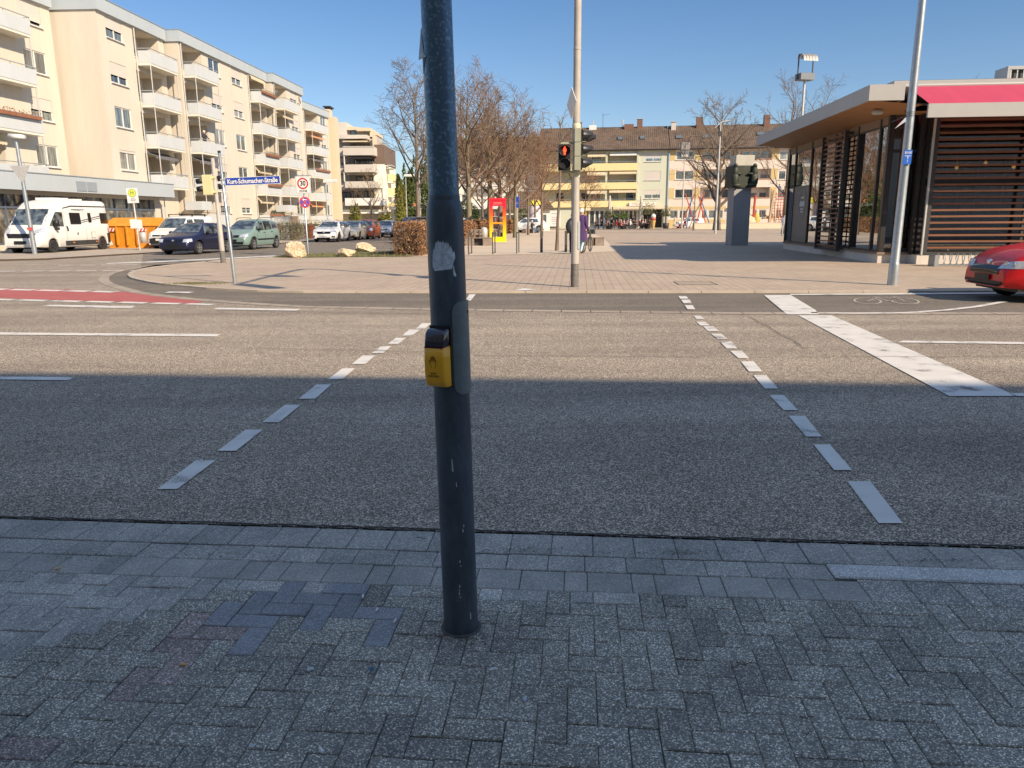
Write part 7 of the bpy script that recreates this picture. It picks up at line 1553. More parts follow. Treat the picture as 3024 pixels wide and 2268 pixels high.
# shade cast across the paving by an overhead lamp cable is omitted
# ---- bollards
def bollard(px, py, label, h=.95, double=False):
    p = G(px, py); t = thing('bollard', label, 'bollard', (p.x, p.y, .04), radians(-4), 'square steel bollards along the paving edge')
    mb = MB(); mb.bbox(-.06,.06,-.03,.03,0,h,.004); mb.build('post', MT['bollard_steel'], t)
    return t
bollard(1599,748,'flat steel bollard standing alone in the middle of the row'); bollard(1671,747,'flat steel bollard left of the traffic light mast behind the thin tree')
def hoop(xa, ya, xb, yb, label):   # pair of posts
    a, b = G(xa, ya), G(xb, yb); t = thing('cycle_stand', label, 'cycle stand', (a.x, a.y, .04), 0, 'slim steel cycle stands'); d = b-a
    mb = MB(); mb.box(-.028,.028,-.03,.03,0,.90); mb.build('leg', MT['bollard_steel'], t); mb = MB(); mb.box(d.x-.028,d.x+.028,d.y-.03,d.y+.03,0,.90); mb.build('leg', MT['bollard_steel'], t)
    mb = MB(); mb.beam((0,0,.92),(d.x,d.y,.92),.056,.04); mb.build('top_bar', MT['bollard_steel'], t)
hoop(1384,755,1393,751.5,'slim steel hoop left in the row beside the dark bench'); hoop(1455,753.5,1462,750,'slim steel hoop in front of the book cabinet'); hoop(1526,752,1532,749,'slim steel hoop carrying a tall thin signpost'); hoop(1724,749,1743,746,'slim steel hoop with the bicycle leaning on it')
p = G(1529,751); t = thing('thin_signpost', 'tall thin signpost with small dark blue plate right of the book cabinet', 'traffic sign', (p.x, p.y+.2, .04)); mb = MB(); mb.cyl((0,0,0),(0,0,2.6),.022,n=8); mb.build('post', MT['galv_matt'], t); solid(t, 'sign_plate', MT['sign_blue'], [(-.07,.07,-.03,-.025,2.2,2.45),(-.06,.06,-.03,-.025,1.98,2.17)])
# ---- benches
def bench(px, py, label, L_=1.9, back=True, rz=0):
    p = G(px, py); t = thing('park_bench', label, 'bench', (p.x, p.y, .04), rz, 'dark steel framed benches')
    mb = MB()
    for i in range(5): mb.box(-L_/2, L_/2, .02+i*.1, .1+i*.1, .42, .46)
    mb.build('seat', MT['wood_grey'], t)
    for x in (-L_/2, L_/2-.5): mb = MB(); mb.box(x, x+.5, .04, .5, 0, .419); mb.build('side_block', MT['wood_grey'], t)
    mb = MB(); mb.box(-L_/2+.5, L_/2-.5, .3, .5, 0, .415); mb.build('support', MT['dark_steel'], t)
    if back:
        mb = MB(); mb.box(-L_/2+.3, L_/2-.5, .55, .58, .60, .72); mb.box(-L_/2+.3, L_/2-.5, .57, .60, .78, .92); mb.box(-L_/2+.5,-L_/2+.55,.5,.56,.4,.9); mb.box(L_/2-.7,L_/2-.65,.5,.56,.4,.9); mb.build('backrest', MT['wood_grey'], t)
    return t
bench(1413,728,'dark bench with slatted back between the hoops and brown hedge',1.5); bench(1568,690,'bench along the hedge where the seated person in jeans sits',2.0,False,radians(60)); bench(1608,677,'farthest bench at the end of the hedge',1.8,False,radians(60)); bench(1755,728,'dark block bench right of the bicycle',1.1,False)
p = G(1430,716); t = thing('litter_bin', 'round grey metal litter bin beside the bench and book cabinet', 'bin', (p.x, p.y, .04)); mb = MB(); mb.smooth = True; mb.lathe([(0,.12),(.24,.12),(.26,.78),(.25,.80),(.22,.78),(.22,.3)], n=18); mb.build('bin_body', MT['galv_matt'], t); mb = MB(); mb.smooth = True; mb.lathe([(.24,.80),(.20,.9),(.05,.98),(0,.98)], n=18); mb.cyl((0,0,0),(0,0,.12),.05,n=8); mb.build('bin_lid', MT['galv_matt'], t)
# ---- book cabinet (gradient painted old phone box)
def gradmat():
    m, nt, b = nmat('cabinet_paint'); N = nt.nodes; L = nt.links; b.inputs['Roughness'].default_value = .4; tc = N.new('ShaderNodeTexCoord'); s_ = N.new('ShaderNodeSeparateXYZ'); L.new(tc.outputs['Object'], s_.inputs[0])
    no = N.new('ShaderNodeTexNoise'); no.inputs['Scale'].default_value = 3; L.new(tc.outputs['Object'], no.inputs[0]); a = N.new('ShaderNodeMath'); a.operation = 'MULTIPLY_ADD'; L.new(no.outputs[0], a.inputs[0]); a.inputs[1].default_value = .3; L.new(s_.outputs[2], a.inputs[2])
    r_ = N.new('ShaderNodeMapRange'); r_.inputs[1].default_value = .1; r_.inputs[2].default_value = 2.55; L.new(a.outputs[0], r_.inputs[0]); c = N.new('ShaderNodeValToRGB'); e = c.color_ramp.elements; e[0].color = (.85,.72,.01,1); e[0].position = .2; e[1].color = (.75,.02,.04,1); e[1].position = .95; k_ = e.new(.52); k_.color = (.85,.36,.01,1); k_ = e.new(.72); k_.color = (.80,.14,.01,1)
    L.new(r_.outputs[0], c.inputs[0]); L.new(c.outputs[0], b.inputs['Base Color']); return m
GM = gradmat(); BY = G(1475,716).y; bx0 = AY(1445,600,BY).x; bx1 = AY(1494,600,BY).x; bw = bx1-bx0; bh = AY(1475,588,BY).z
t = thing('book_cabinet', 'old phone box painted red to yellow and filled with books', 'book cabinet', (bx0, BY, .04), 0)
pw = bw*.20; mb = MB()
mb.bbox(0,pw,0,.12,0,bh-.02,.01); mb.bbox(bw-pw,bw,0,.12,0,bh-.02,.01); mb.box(pw,bw-pw,.01,.11,0,.32); mb.box(pw,bw-pw,.01,.11,bh-.48,bh-.05); mb.box(pw,bw-pw,.02,.10,bh*.42,bh*.42+.10)
mb.box(0,pw*.8,.9,1.0,0,bh-.03); mb.box(bw-pw*.8,bw,.9,1.0,0,bh-.03); mb.box(pw,bw-pw,.92,1.0,0,.3); fr_ = mb.build('frame', GM, t)
mb = MB(); mb.smooth = False; mb.bbox(-.02,bw+.02,-.02,1.02,bh-.10,bh+.03,.04); mb.build('roof', GM, t)
for x0_, x1_ in ((0,.04),(bw-.04,bw)): solid(t, 'side_panel', GM, [(x0_,x1_,.12,.3,0,bh-.12),(x0_,x1_,.7,.9,0,bh-.12),(x0_,x1_,.3,.7,0,.4),(x0_,x1_,.3,.7,bh-.5,bh-.12)])
mb = MB(); r = random.Random(12); sh = [.36,.80,1.28,1.66]; mb.smooth = False
for z in sh: mb.box(pw*.6,bw-pw*.6,.3,.62,z-.03,z)
shelf = mb.build('shelf', MT['galv_matt'], t)
for q in range(4):
    for c_, nm in (((.6,.57,.5),'book_cream'),((.12,.16,.25),'book_blue'),((.45,.08,.06),'book_red'),((.05,.05,.05),'book_black')):
        mb = MB(); x = pw*.65
        while x < bw-pw*.7:
            w_ = r.uniform(.02,.05)
            if r.random() < .3: mb.box(x, x+w_*.92, .34+r.uniform(0,.05), .52, sh[q]+.001, sh[q]+r.uniform(.18,.30))
            x += w_
        if mb.v: mb.build('books', M(nm, c_, .7, var=.2, scale=9), shelf)
mb = MB(); mb.tube([(bw+.02,.25,.95),(bw+.06,.25,.98),(bw+.06,.25,1.52),(bw+.02,.25,1.55)], .012, 6); mb.build('door_handle', MT['black'], t)
mb = MB(); mb.box(pw*1.2,bw-pw*1.2,.004,.009,bh-.36,bh-.33); mb.box(pw*1.3,bw-pw*1.3,.004,.009,bh-.28,bh-.255); mb.build('header_lines', M('pink_line', (.8,.3,.3), .5), t)
r = random.Random(4); mb = MB()
for i in range(14): x = r.choice((r.uniform(.02,pw-.03), r.uniform(bw-pw+.02,bw-.04))); z = r.uniform(.15,1.4); mb.beam((x,-.003,z),(x+r.uniform(-.06,.06),-.003,z+r.uniform(-.09,.09)),.012,.004,up=(0,1,0))
mb.build('painted_figures', M('fig_red', (.5,.08,.02), .5), t)
# advertising pillar, poster etc.
t = thing('advertising_pillar', 'round white advertising column with yellow cap behind the hedge', 'advertising column', (AY(1578,640,86).x, 86, 0)); mb = MB(); mb.smooth = True; mb.lathe([(.72,0),(.72,3.0)], n=24); mb.build('drum', M('poster_mix', (.62,.58,.62), .7, var=.3, scale=2.2), t); mb = MB(); mb.smooth = True; mb.lathe([(.82,3.0),(.84,3.3),(.4,3.55),(0,3.6)], n=24); mb.build('cap', MT['h_yellow'], t)
t = thing('garden_pavilion', 'low brown tiled pavilion roof behind the hedge right of the book cabinet', 'building', (AY(1552,640,96).x, 96, 0)); mb = MB(); mb.box(-3,3,0,5,0,2.6); mb.build('wall', MT['wall_white'], t); mb = MB(); mb.add([(-3.6,-.5,2.6),(3.6,-.5,2.6),(2.2,2.5,4.9),(-2.2,2.5,4.9),(-3.6,5.5,2.6),(3.6,5.5,2.6)], [(0,1,2,3),(1,5,2),(0,3,4),(5,4,3,2)]); mb.build('roof', MT['roof_tiles'], t); solid(t, 'window_strip', MT['pane_mid'], [(-2.6,2.6,-.03,-.005,1.0,2.0)])
# ---- monument: concrete column with bronze relief block
YM = G(2184,727).y; mx0, mx1 = AY(2160,700,YM).x, AY(2211,700,YM).x; t = thing('monument_column', 'concrete stele with a dark bronze figure relief block near its top', 'monument', ((mx0+mx1)/2, YM, .04), radians(5)); mw_ = (mx1-mx0)
zt = AY(2195,460,YM).z; zb1, zb2 = AY(2190,556,YM).z, AY(2190,491,YM).z
mb = MB(); mb.bbox(-mw_/2,mw_/2,0,.9,0,zb1+.05,.01); mb.build('shaft', M('concrete', (.34,.34,.34), .85, var=.12, scale=1.2, bump=.3, bscale=25, stretch=(1,1,.3)), t)
mb = MB(); mb.bbox(-mw_/2+.03,mw_/2+.1,.02,.9,zb2-.02,zt,.01); mb.build('shaft_top', M('concrete_light', (.50,.48,.40), .85, var=.1, scale=1.5), t)
mb = MB(); hw = mw_/2+.22; mb.bbox(-hw+.05,hw,-.10,1.0,zb1,zb2,.05); rel = mb.build('relief_block', M('bronze', (.045,.052,.038), .6, .3, var=.4, scale=3, bump=.6, bscale=8), t)
def lump(mb, c, rx, ry, rz_, n=10):
    vs = []
    for i in range(7):
        for j in range(n): a = pi*i/6; b = 2*pi*j/n; vs.append((c[0]+rx*sin(a)*cos(b), c[1]+ry*sin(a)*sin(b), c[2]+rz_*cos(a)))
    mb.add(vs, [(i*n+j, i*n+(j+1) % n, (i+1)*n+(j+1) % n, (i+1)*n+j) for i in range(6) for j in range(n)])
for s_, nm in ((-1, 'relief_figure'), (1, 'relief_figure')):
    mb = MB(); mb.smooth = True; h_ = zb2-zb1; x = s_*(hw-.16)
    lump(mb, (x,-.18,zb1+h_*.35),.22,.16,h_*.36); lump(mb, (x,-.16,zb1+h_*.72),.17,.15,h_*.26); lump(mb, (x,-.18,zb2-.02),.12,.12,.12); lump(mb, (x-s_*.2,-.2,zb1+h_*.62),.2,.06,.06); lump(mb, (x-s_*.1,-.2,zb1+.1),.26,.16,.12); mb.build(nm, MT['bronze'], rel)
# bike rack spiral
p = G(2830,786); t = thing('spiral_bike_rack', 'low galvanised spiral bicycle rack against the pavilion plinth', 'bike rack', (p.x-.95, p.y-.42, .04), radians(-5)); mb = MB(); pts = [(i*.0125, -.19*sin(i*.42)*0+.0-.16*cos(i*.42), .20+.19*sin(i*.42)) for i in range(220)]; mb.tube(pts, .014, 5); mb.build('spiral', MT['galv'], t)
mb = MB(); mb.bbox(-.14,-.02,-.22,.22,0,.34,.02); mb.build('end_plate', MT['galv'], t); mb = MB(); mb.tube([(0,-.16,.03),(2.7,-.16,.03)], .018, 5); mb.tube([(0,.16,.03),(2.7,.16,.03)], .018, 5); mb.build('base_rail', MT['galv'], t)
# ---- orange skip containers
M('skip_orange', (.70,.27,.02), .6, var=.18, scale=3, bump=.2, bscale=12); M('stripe_red', (.55,.04,.03), .5)
for i, (px, py, w_, lab) in enumerate([(366,737,2.4,'orange rubbish skip right behind the camper van'),(404,735,1.7,'orange rubbish skip beside the white delivery van')]):
    p = G(px, py); t = thing('rubbish_skip', lab, 'skip', (p.x, p.y+1.6, .06), radians(-6), 'closed orange skips')
    mb = MB(); mb.prism([(-w_/2,-.8),(w_/2,-.8),(w_/2,.8),(-w_/2,.8)], .0, .12); 
    mb.add([(-w_/2+.25,-.75,.1),(w_/2-.25,-.75,.1),(w_/2-.25,.75,.1),(-w_/2+.25,.75,.1),(-w_/2-.15,-.85,1.22),(w_/2+.15,-.85,1.22),(w_/2+.15,.85,1.22),(-w_/2-.15,.85,1.22)], [(0,3,2,1),(0,1,5,4),(1,2,6,5),(2,3,7,6),(3,0,4,7)]); mb.build('container', MT['skip_orange'], t)
    mb = MB(); mb.add([(-w_/2-.2,-.92,1.22),(w_/2+.2,-.92,1.22),(w_/2+.2,.92,1.22),(-w_/2-.2,.92,1.22),(-w_/2-.1,.0,1.68),(w_/2+.1,.0,1.68)], [(0,1,5,4),(2,3,4,5),(0,4,3),(1,2,5),(0,3,2,1)]); mb.build('lid', MT['skip_orange'], t)
    mb = MB()
    for x in (-.6,.0,.6): mb.box(x-.04,x+.04,-.93,-.80,.15,1.2)
    mb.build('rib', MT['skip_orange'], t)
    mb = MB(); mb.box(-w_/2+.02,-w_/2+.62,-.90,-.88,.92,1.10); mb.box(w_/2-.62,w_/2-.02,-.90,-.88,.92,1.10); wp = mb.build('warning_plate', MT['white_paint'], t)
    mb = MB()
    for s_ in (-w_/2+.02, w_/2-.62):
        for q in range(3): x = s_+q*.2; mb.poly([(x,-.903,.92),(x+.1,-.903,.92),(x+.2,-.903,1.10),(x+.1,-.903,1.10)])
    mb.build('warning_stripes', MT['stripe_red'], wp)
# ---- gate, pier and bin in front of the flats
p = G(861,707); t = thing('metal_gate', 'ribbed grey metal gate beside a rough stone pier in front of the flats', 'gate', (AY(862,640,60).x-1.4, 60, .06), radians(-3)); mb = MB()
for i in range(11): x = i*.115; mb.box(x, x+.07, -.02, .02, .05, 1.75)
mb.box(0,1.28,.021,.05,.1,.18); mb.box(0,1.28,.021,.05,1.6,1.68); mb.build('gate_leaf', MT['galv_matt'], t); solid(t, 'stone_pier', M('pier_stone', (.36,.27,.19), .95, var=.4, scale=14, bump=1, bscale=30), [(1.32,1.9,-.15,.15,0,1.78)]); solid(t, 'gate_lock', MT['dark_steel'], [(.6,.66,-.035,-.021,.75,1.35)])
p = G(905,706); t = thing('wheelie_bin', 'dark brown bin standing right of the stone pier', 'bin', (AY(913,640,62).x, 62, .06), 0); mb = MB(); mb.bbox(-.3,.3,-.3,.3,.04,1.0,.02); mb.build('bin_body', M('bin_brown', (.22,.08,.04), .6), t); mb = MB(); mb.bbox(-.33,.33,-.34,.33,1.0,1.08,.03); mb.build('bin_lid', MT['bin_brown'], t)
t = thing('ribbed_fence', 'short ribbed white fence by the stepped apartment building', 'fence', (AY(1040,650,84).x, 84, .05)); mb = MB()
for i in range(12): mb.box(i*.13, i*.13+.08, 0, .04, .1, 1.35)
mb.box(0,1.56,.041,.07,.2,.3); mb.box(0,1.56,.041,.07,1.1,1.2); mb.build('slats', MT['galv_matt'], t); solid(t, 'post', MT['pier_stone'], [(1.6,2.3,-.1,.2,0,1.3)])
# ---- planter wall with play area
a0, b0 = G(2047,677), G(2232,676); t = thing('playground_wall', 'long low pale concrete wall in front of the climbing poles', 'wall', (a0.x, a0.y, .03), 0); mb = MB(); mb.bbox(0, 15.5, 0, .5, 0, .72, .02); mb.build('wall_body', M('wall_conc', (.62,.54,.40), .85, var=.06), t); solid(t, 'wall_cap', MT['plinth'], [(-.05,15.55,-.04,.54,.725,.78)])
PYY = a0.y+4
def pole_group(label, items, px, mats, name='climbing_frame'):
    t = thing(name, label, 'play equipment', (AY(px,650,PYY).x, PYY, .05), 0, 'coloured climbing poles')
    for (x0_, z0_, x1_, z1_, r_, m_) in items:
        mb = MB(); mb.tube([(x0_,random.uniform(-.6,.6),z0_),(x1_,random.uniform(-.3,.3),z1_)], r_, 6); mb.build('pole', mats[m_], t)
PR, PBl, PW = M('pole_red', (.50,.07,.04), .6), M('pole_blue', (.05,.16,.38), .6), M('pole_wood', (.45,.33,.20), .8)
random.seed(2)
pole_group('red and blue leaning climbing poles left of the tall lamp', [(-1.0,0,.9,4.6,.07,0),(1.1,0,-.5,4.7,.07,0),(.0,0,.5,4.2,.07,1),(1.5,0,-.2,3.9,.07,1)], 2030, [PR, PBl, PW]); pole_group('red and blue crossed climbing poles beside the tall lamp', [(-1.5,0,.4,4.6,.07,2),(-.6,0,.35,4.9,.08,0),(.9,0,-.4,4.4,.08,0),(1.6,0,-.1,4.2,.07,1)], 2068, [PR, PBl, PW])
pole_group('weathered wooden climbing posts right of the stele', [(-1.0,0,-1.0,4.4,.16,0),(-2.0,0,-2.0,3.4,.10,2),(.8,0,1.4,5.0,.15,2),(2.0,0,1.6,3.6,.10,2),(2.6,0,2.2,3.2,.08,2),(3.0,.2,6.0,2.0,.12,2)], 2248, [PR, PBl, PW])
t = thing('net_climber', 'tall climbing tower with red rope net near the pavilion corner', 'play equipment', (AY(2300,650,PYY).x, PYY, .05), 0); 
for x, h_ in ((-1.2,5.2),(.6,5.6),(1.6,4.8)): mb = MB(); mb.cyl((x,0,0),(x,.2,h_),.14,.11,8); mb.build('pole', PW, t)
mb = MB()
for i in range(12): z = .3+i*.38; mb.tube([(-1.2,0,z),(.6,.05,z+.1),(1.6,.1,z)], .03, 4)
for i in range(8): x = -1.1+i*.36; mb.tube([(x,0,.2),(x+.2,.05,4.8)], .03, 4)
mb.build('rope_net', PR, t)
t = thing('play_mound', 'brown log and stone climbing mound behind the low wall', 'play equipment', (AY(2245,650,PYY+1).x, PYY+1, .6), 0); mb = MB(); mb.smooth = True; lump(mb, (-2.0,0,.3),1.6,1.2,1.1,14); mb.build('stone_mound', MT['rock'], t); mb = MB(); r = random.Random(3)
for _ in range(26): a = Vector((r.uniform(0,5), r.uniform(-.6,.6), r.uniform(.1,1.2))); mb.tube([a, a+Vector((r.uniform(-1.3,1.3), r.uniform(-.4,.4), r.uniform(-.4,.5)))], .09, 6)
mb.build('logs', PW, t); mb = MB(); mb.smooth = True; lump(mb, (-.7,-.5,.6),.45,.35,1.0,12); mb.build('yellow_post', M('post_yellow', (.55,.42,.10), .7), t)
# ---- cafe furniture
def CAF(px, dy=0.0): return AY(px, 660, 108+dy)
M('umbrella_cloth', (.62,.57,.47), .9, var=.08)
for i, (px, py) in enumerate([(1800,672),(1892,672)]):
    X = AY(px,650,107).x; t = thing('closed_umbrella', ['closed cream umbrella left on the cafe terrace','closed cream umbrella right on the cafe terrace'][i], 'umbrella', (X, 107, .04), 0, 'closed cafe umbrellas'); mb = MB(); mb.cyl((0,0,0),(0,0,4.5),.04,n=8); mb.build('pole', MT['galv_matt'], t)
    mb = MB(); mb.smooth = False; prof = [(.0,4.55),(.10,4.45),(.20,3.6),(.30,2.2),(.42,1.35),(.30,1.25)]; n = 16; vs = []
    for (r_, z) in prof:
        for k_ in range(n): a = 2*pi*k_/n; q = r_*(1 if k_ % 2 else .68); vs.append((q*cos(a), q*sin(a), z))
    mb.add(vs, [(i_*n+k_, i_*n+(k_+1) % n, (i_+1)*n+(k_+1) % n, (i_+1)*n+k_) for i_ in range(len(prof)-1) for k_ in range(n)]); mb.build('canopy', MT['umbrella_cloth'], t)
for i, (px, s_, h_) in enumerate([(1799,.62,1.7),(1912,.85,2.6),(1967,.5,1.9),(1840,.6,1.3)]):
    X = AY(px,650,106.5).x; t = thing('potted_tree', ['potted olive tree at the left cafe umbrella','large potted olive tree in the middle of the terrace','slim potted tree at the white downpipe','leafy potted palm behind the seated guests'][i], 'potted plant', (X, 106.5, .04), 0, 'potted plants on the cafe terrace')
    mb = MB(); mb.smooth = True; mb.lathe([(0,0),(.36,0),(.45,.75),(.40,.76),(.38,.6),(0,.6)], n=16); mb.build('pot', MT['dark_steel'], t); mb = MB(); mb.cyl((0,0,.6),(0,0,1.0+h_*.3),.05,.035,6); mb.build('stem', MT['bark'], t)
    r = random.Random(50+i); mb = MB(); leaves(mb, r, lambda r: Vector((r.gauss(0,.5)*s_*1.3, r.gauss(0,.5)*s_, 1.0+h_*.35+abs(r.gauss(0,.45))*h_*.6)), 700, .10); mb.build('foliage', MT['leaf_olive' if i != 3 else 'leaf_green'], t)
def table(X, Y, lab):
    t = thing('cafe_table', lab, 'table', (X, Y, .04), 0, 'cafe tables'); mb = MB(); mb.cyl((0,0,.72),(0,0,.75),.40,n=16); mb.build('tabletop', MT['galv_matt'], t); mb = MB(); mb.cyl((0,0,.02),(0,0,.72),.03,n=6); mb.cyl((0,0,0),(0,0,.03),.22,n=10); mb.build('pedestal', MT['dark_steel'], t)
def chair(X, Y, rz, lab):
    t = thing('cafe_chair', lab, 'chair', (X, Y, .04), rz, 'dark cafe chairs'); mb = MB(); mb.box(-.22,.22,-.22,.22,.43,.46); mb.build('seat', MT['wood_dark'], t); mb = MB(); mb.box(-.22,.22,.2,.23,.46,.88); mb.build('backrest', MT['wood_dark'], t)
    for sx in (-1,1):
        for sy_ in (-1,1): mb = MB(); mb.cyl((sx*.2,sy_*.2,0),(sx*.2,sy_*.2,.43),.014,n=5); mb.build('leg', MT['dark_steel'], t)
# ================================================================== PEOPLE
PM = {}
def person_mesh(pose):
    if pose in PM: return PM[pose].copy()
    J = {}; E_ = []
    def j(n, p, r): J[n] = (Vector(p), r)
    sit = pose.startswith('sit'); z0 = -.44 if sit else 0; dz = z0
    j('pel', (0,0,.95+dz), .13); j('sp', (0,.01,1.12+dz), .125); j('ch', (0,.0,1.34+dz), .145); j('nk', (0,-.005,1.49+dz), .056); j('hd', (0,-.02,1.585+dz), .082); j('hd2', (0,-.015,1.665+dz), .078); j('nose', (0,-.105,1.60+dz), .022)
    for s_, t_ in ((-1,'l'),(1,'r')):
        j('sh'+t_, (s_*.165,0,1.42+dz), .062); j('hp'+t_, (s_*.085,0,.90+dz), .092)
        if pose in ('stand','stand_carry'): el, wr, hn = (s_*.225,.03,1.16), (s_*.235,-.05,.93), (s_*.23,-.08,.85)
        elif pose == 'walk': el, wr, hn = (s_*.22,.06*s_,1.16), (s_*.23,-.10*s_-.06,.95), (s_*.22,-.15*s_-.06,.88)
        elif pose == 'lean': el, wr, hn = (s_*.24,-.12,1.18), (s_*.16,-.38,1.08), (s_*.12,-.45,1.07)
        elif pose == 'sit_phone': el, wr, hn = (s_*.2,-.10,1.18), (s_*.10,-.22,1.38), (s_*.07,-.20,1.46)
        else: el, wr, hn = (s_*.22,-.06,1.15), (s_*.16,-.28,1.12), (s_*.12,-.36,1.12)
        j('el'+t_, (el[0],el[1],el[2]+dz), .043); j('wr'+t_, (wr[0],wr[1],wr[2]+dz), .029); j('hn'+t_, (hn[0],hn[1],hn[2]+dz), .036)
        if sit: kn, an, to = (s_*.11,-.43,.50), (s_*.11,-.40,.09), (s_*.115,-.56,.045)
        elif pose == 'walk': kn, an, to = (s_*.09,-.10-.10*s_,.50), (s_*.09,.12-.28*(s_ > 0)+.12*(s_ < 0),.10), (s_*.09,-.04-.28*(s_ > 0)+.12*(s_ < 0),.045)
        else: kn, an, to = (s_*.095,-.02,.50), (s_*.10,.02,.09), (s_*.11,-.14,.045)
        j('kn'+t_, kn, .060); j('an'+t_, an, .042); j('to'+t_, to, .040)
        E_ += [('ch','sh'+t_),('sh'+t_,'el'+t_),('el'+t_,'wr'+t_),('wr'+t_,'hn'+t_),('pel','hp'+t_),('hp'+t_,'kn'+t_),('kn'+t_,'an'+t_),('an'+t_,'to'+t_)]
    E_ += [('pel','sp'),('sp','ch'),('ch','nk'),('nk','hd'),('hd','hd2'),('hd','nose')]
    names = list(J); me = bpy.data.meshes.new('b'); me.from_pydata([J[n][0] for n in names], [(names.index(a), names.index(b)) for a, b in E_], []); o = bpy.data.objects.new('b', me); COL.objects.link(o)
    o.modifiers.new('s', 'SKIN'); sv = me.skin_vertices[0].data
    for i, n in enumerate(names):
        r_ = J[n][1]; sv[i].radius = (r_*1.25, r_*.85) if n in ('pel','sp','ch') else (r_, r_); sv[i].use_root = (n == 'pel')
    sb = o.modifiers.new('u', 'SUBSURF'); sb.levels = 1; sb.render_levels = 1
    me2 = bpy.data.meshes.new_from_object(o.evaluated_get(bpy.context.evaluated_depsgraph_get())); bpy.data.objects.remove(o)
    hz = 1.50+dz; me2.materials.clear(); hands = [J['hnl'][0], J['hnr'][0]]; knee = .98+dz
    for q in range(4): me2.materials.append(None)
    for p_ in me2.polygons:
        c = p_.center; p_.use_smooth = True
        low = (c.z < .95+dz and abs(c.x) < .2 and not any((c-h).length < .2 for h in hands)) if not sit else (c.z < .50+.09 and (c.y < -.12 or c.z < .50))
        if c.z > hz or any((c-h).length < .075 for h in hands): k_ = 0
        elif c.z < .11: k_ = 3
        elif low: k_ = 2
        else: k_ = 1
        p_.material_index = k_
    PM[pose] = me2; return me2.copy()
def person(label, X, Y, rz, pose, top, legs, hair='hair_dark', shoes=(.03,.03,.03), z=.04, sc=1.0, group=None, long_hair=False, coat=None):
    t = thing('person', label, 'person', (X, Y, z), rz, group); t.scale = (sc, sc, sc)
    me = person_mesh(pose); o = bpy.data.objects.new('body', me); COL.objects.link(o); o.parent = t
    def cm(c): return M('cloth_%d_%d_%d' % tuple(int(a*100) for a in c), c, .85, var=.12, scale=6)
    for i, m_ in enumerate((MT['skin'], cm(top), cm(legs), cm(shoes))): me.materials[i] = m_
    dz = -.44 if pose.startswith('sit') else 0
    mb = MB(); mb.smooth = True; vs = []; n = 12
    for i in range(8):
        a = pi*i/7*(.62 if not long_hair else .8)
        for q in range(n): b = 2*pi*q/n; back = 1+.18*max(0, sin(b)); vs.append((.096*sin(a)*cos(b), .0+.105*sin(a)*sin(b)*back+.012, 1.635+dz+.115*cos(a)-(.0 if sin(b) > -.3 else -.035*(i/7))))
    mb.add(vs, [(i*n+q, i*n+(q+1) % n, (i+1)*n+(q+1) % n, (i+1)*n+q) for i in range(7) for q in range(n)]); mb.build('hair', MT[hair], t)
    if not pose.startswith('sit') or True:
        mb = MB(); 
        for s_ in (-1, 1): mb.lathe([(0,-.006),(.010,-.004),(.011,0)], (s_*.032,-.088,1.615+dz), 'y', 8)
        mb.build('eyes', MT['black'], t)
    if coat:
        mb = MB(); mb.smooth = True; n = 20; vs = []
        prof = [(1.47,.075,.07),(1.42,.19,.11),(1.30,.205,.135),(1.12,.20,.135),(.95,.215,.15),(.75,.245,.17),(.52,.27,.19)]
        for (z_, rx, ry) in prof:
            for q in range(n): b = 2*pi*q/n; f = 1+(.05*sin(b*5) if z_ < .9 else 0); vs.append((rx*cos(b)*f, ry*sin(b)*f, z_))
        mb.add(vs, [(i*n+q, i*n+(q+1) % n, (i+1)*n+(q+1) % n, (i+1)*n+q) for i in range(len(prof)-1) for q in range(n)])
        mb.build('coat', cm(coat), t)
        for s_ in (-1, 1): mb = MB(); mb.smooth = True; mb.tube([(s_*.17,0,1.43),(s_*.225,.03,1.17),(s_*.235,-.05,.93)], [.078,.066,.058], 10); mb.build('sleeve', cm(coat), t)
    return t
p = G(1716,752.5); person('person with white hair in a long purple coat and light blue trousers beside the mast', p.x, p.y, radians(150), 'walk', (.10,.05,.16), (.42,.58,.68), 'hair_white', (.06,.03,.02), sc=1.10, coat=(.085,.04,.14))
p = G(1692,752); t = person('person in black with a backpack hidden behind the traffic light mast', p.x, p.y+.2, radians(170), 'stand', (.02,.018,.018), (.02,.02,.022), 'hair_dark', sc=1.0)
mb = MB(); mb.smooth = True; lump(mb, (0,0,0), .19,.15,.30); o = mb.build('backpack', MT['dark_steel'], loc=(p.x-.14, p.y+.05, 1.20)); tag(o, 'dark bulging backpack on the person half hidden by the mast', 'backpack')
p = G(1566,690); person('person in dark jacket and jeans sitting on the hedge bench, hand at the face', p.x+.2, p.y+.3, radians(50), 'sit_phone', (.03,.03,.035), (.12,.22,.38), 'hair_white', sc=1.0)
# person on the balcony of the second block
bp_ = (-25.05+.063*1.9+1.25, 61.2+1.9, 0); person('elderly person in a dark top leaning on a balcony rail of the second block', -24.45, 63.2, radians(65), 'lean', (.03,.03,.05), (.05,.05,.06), 'hair_white', z=ZF[2]+.02)
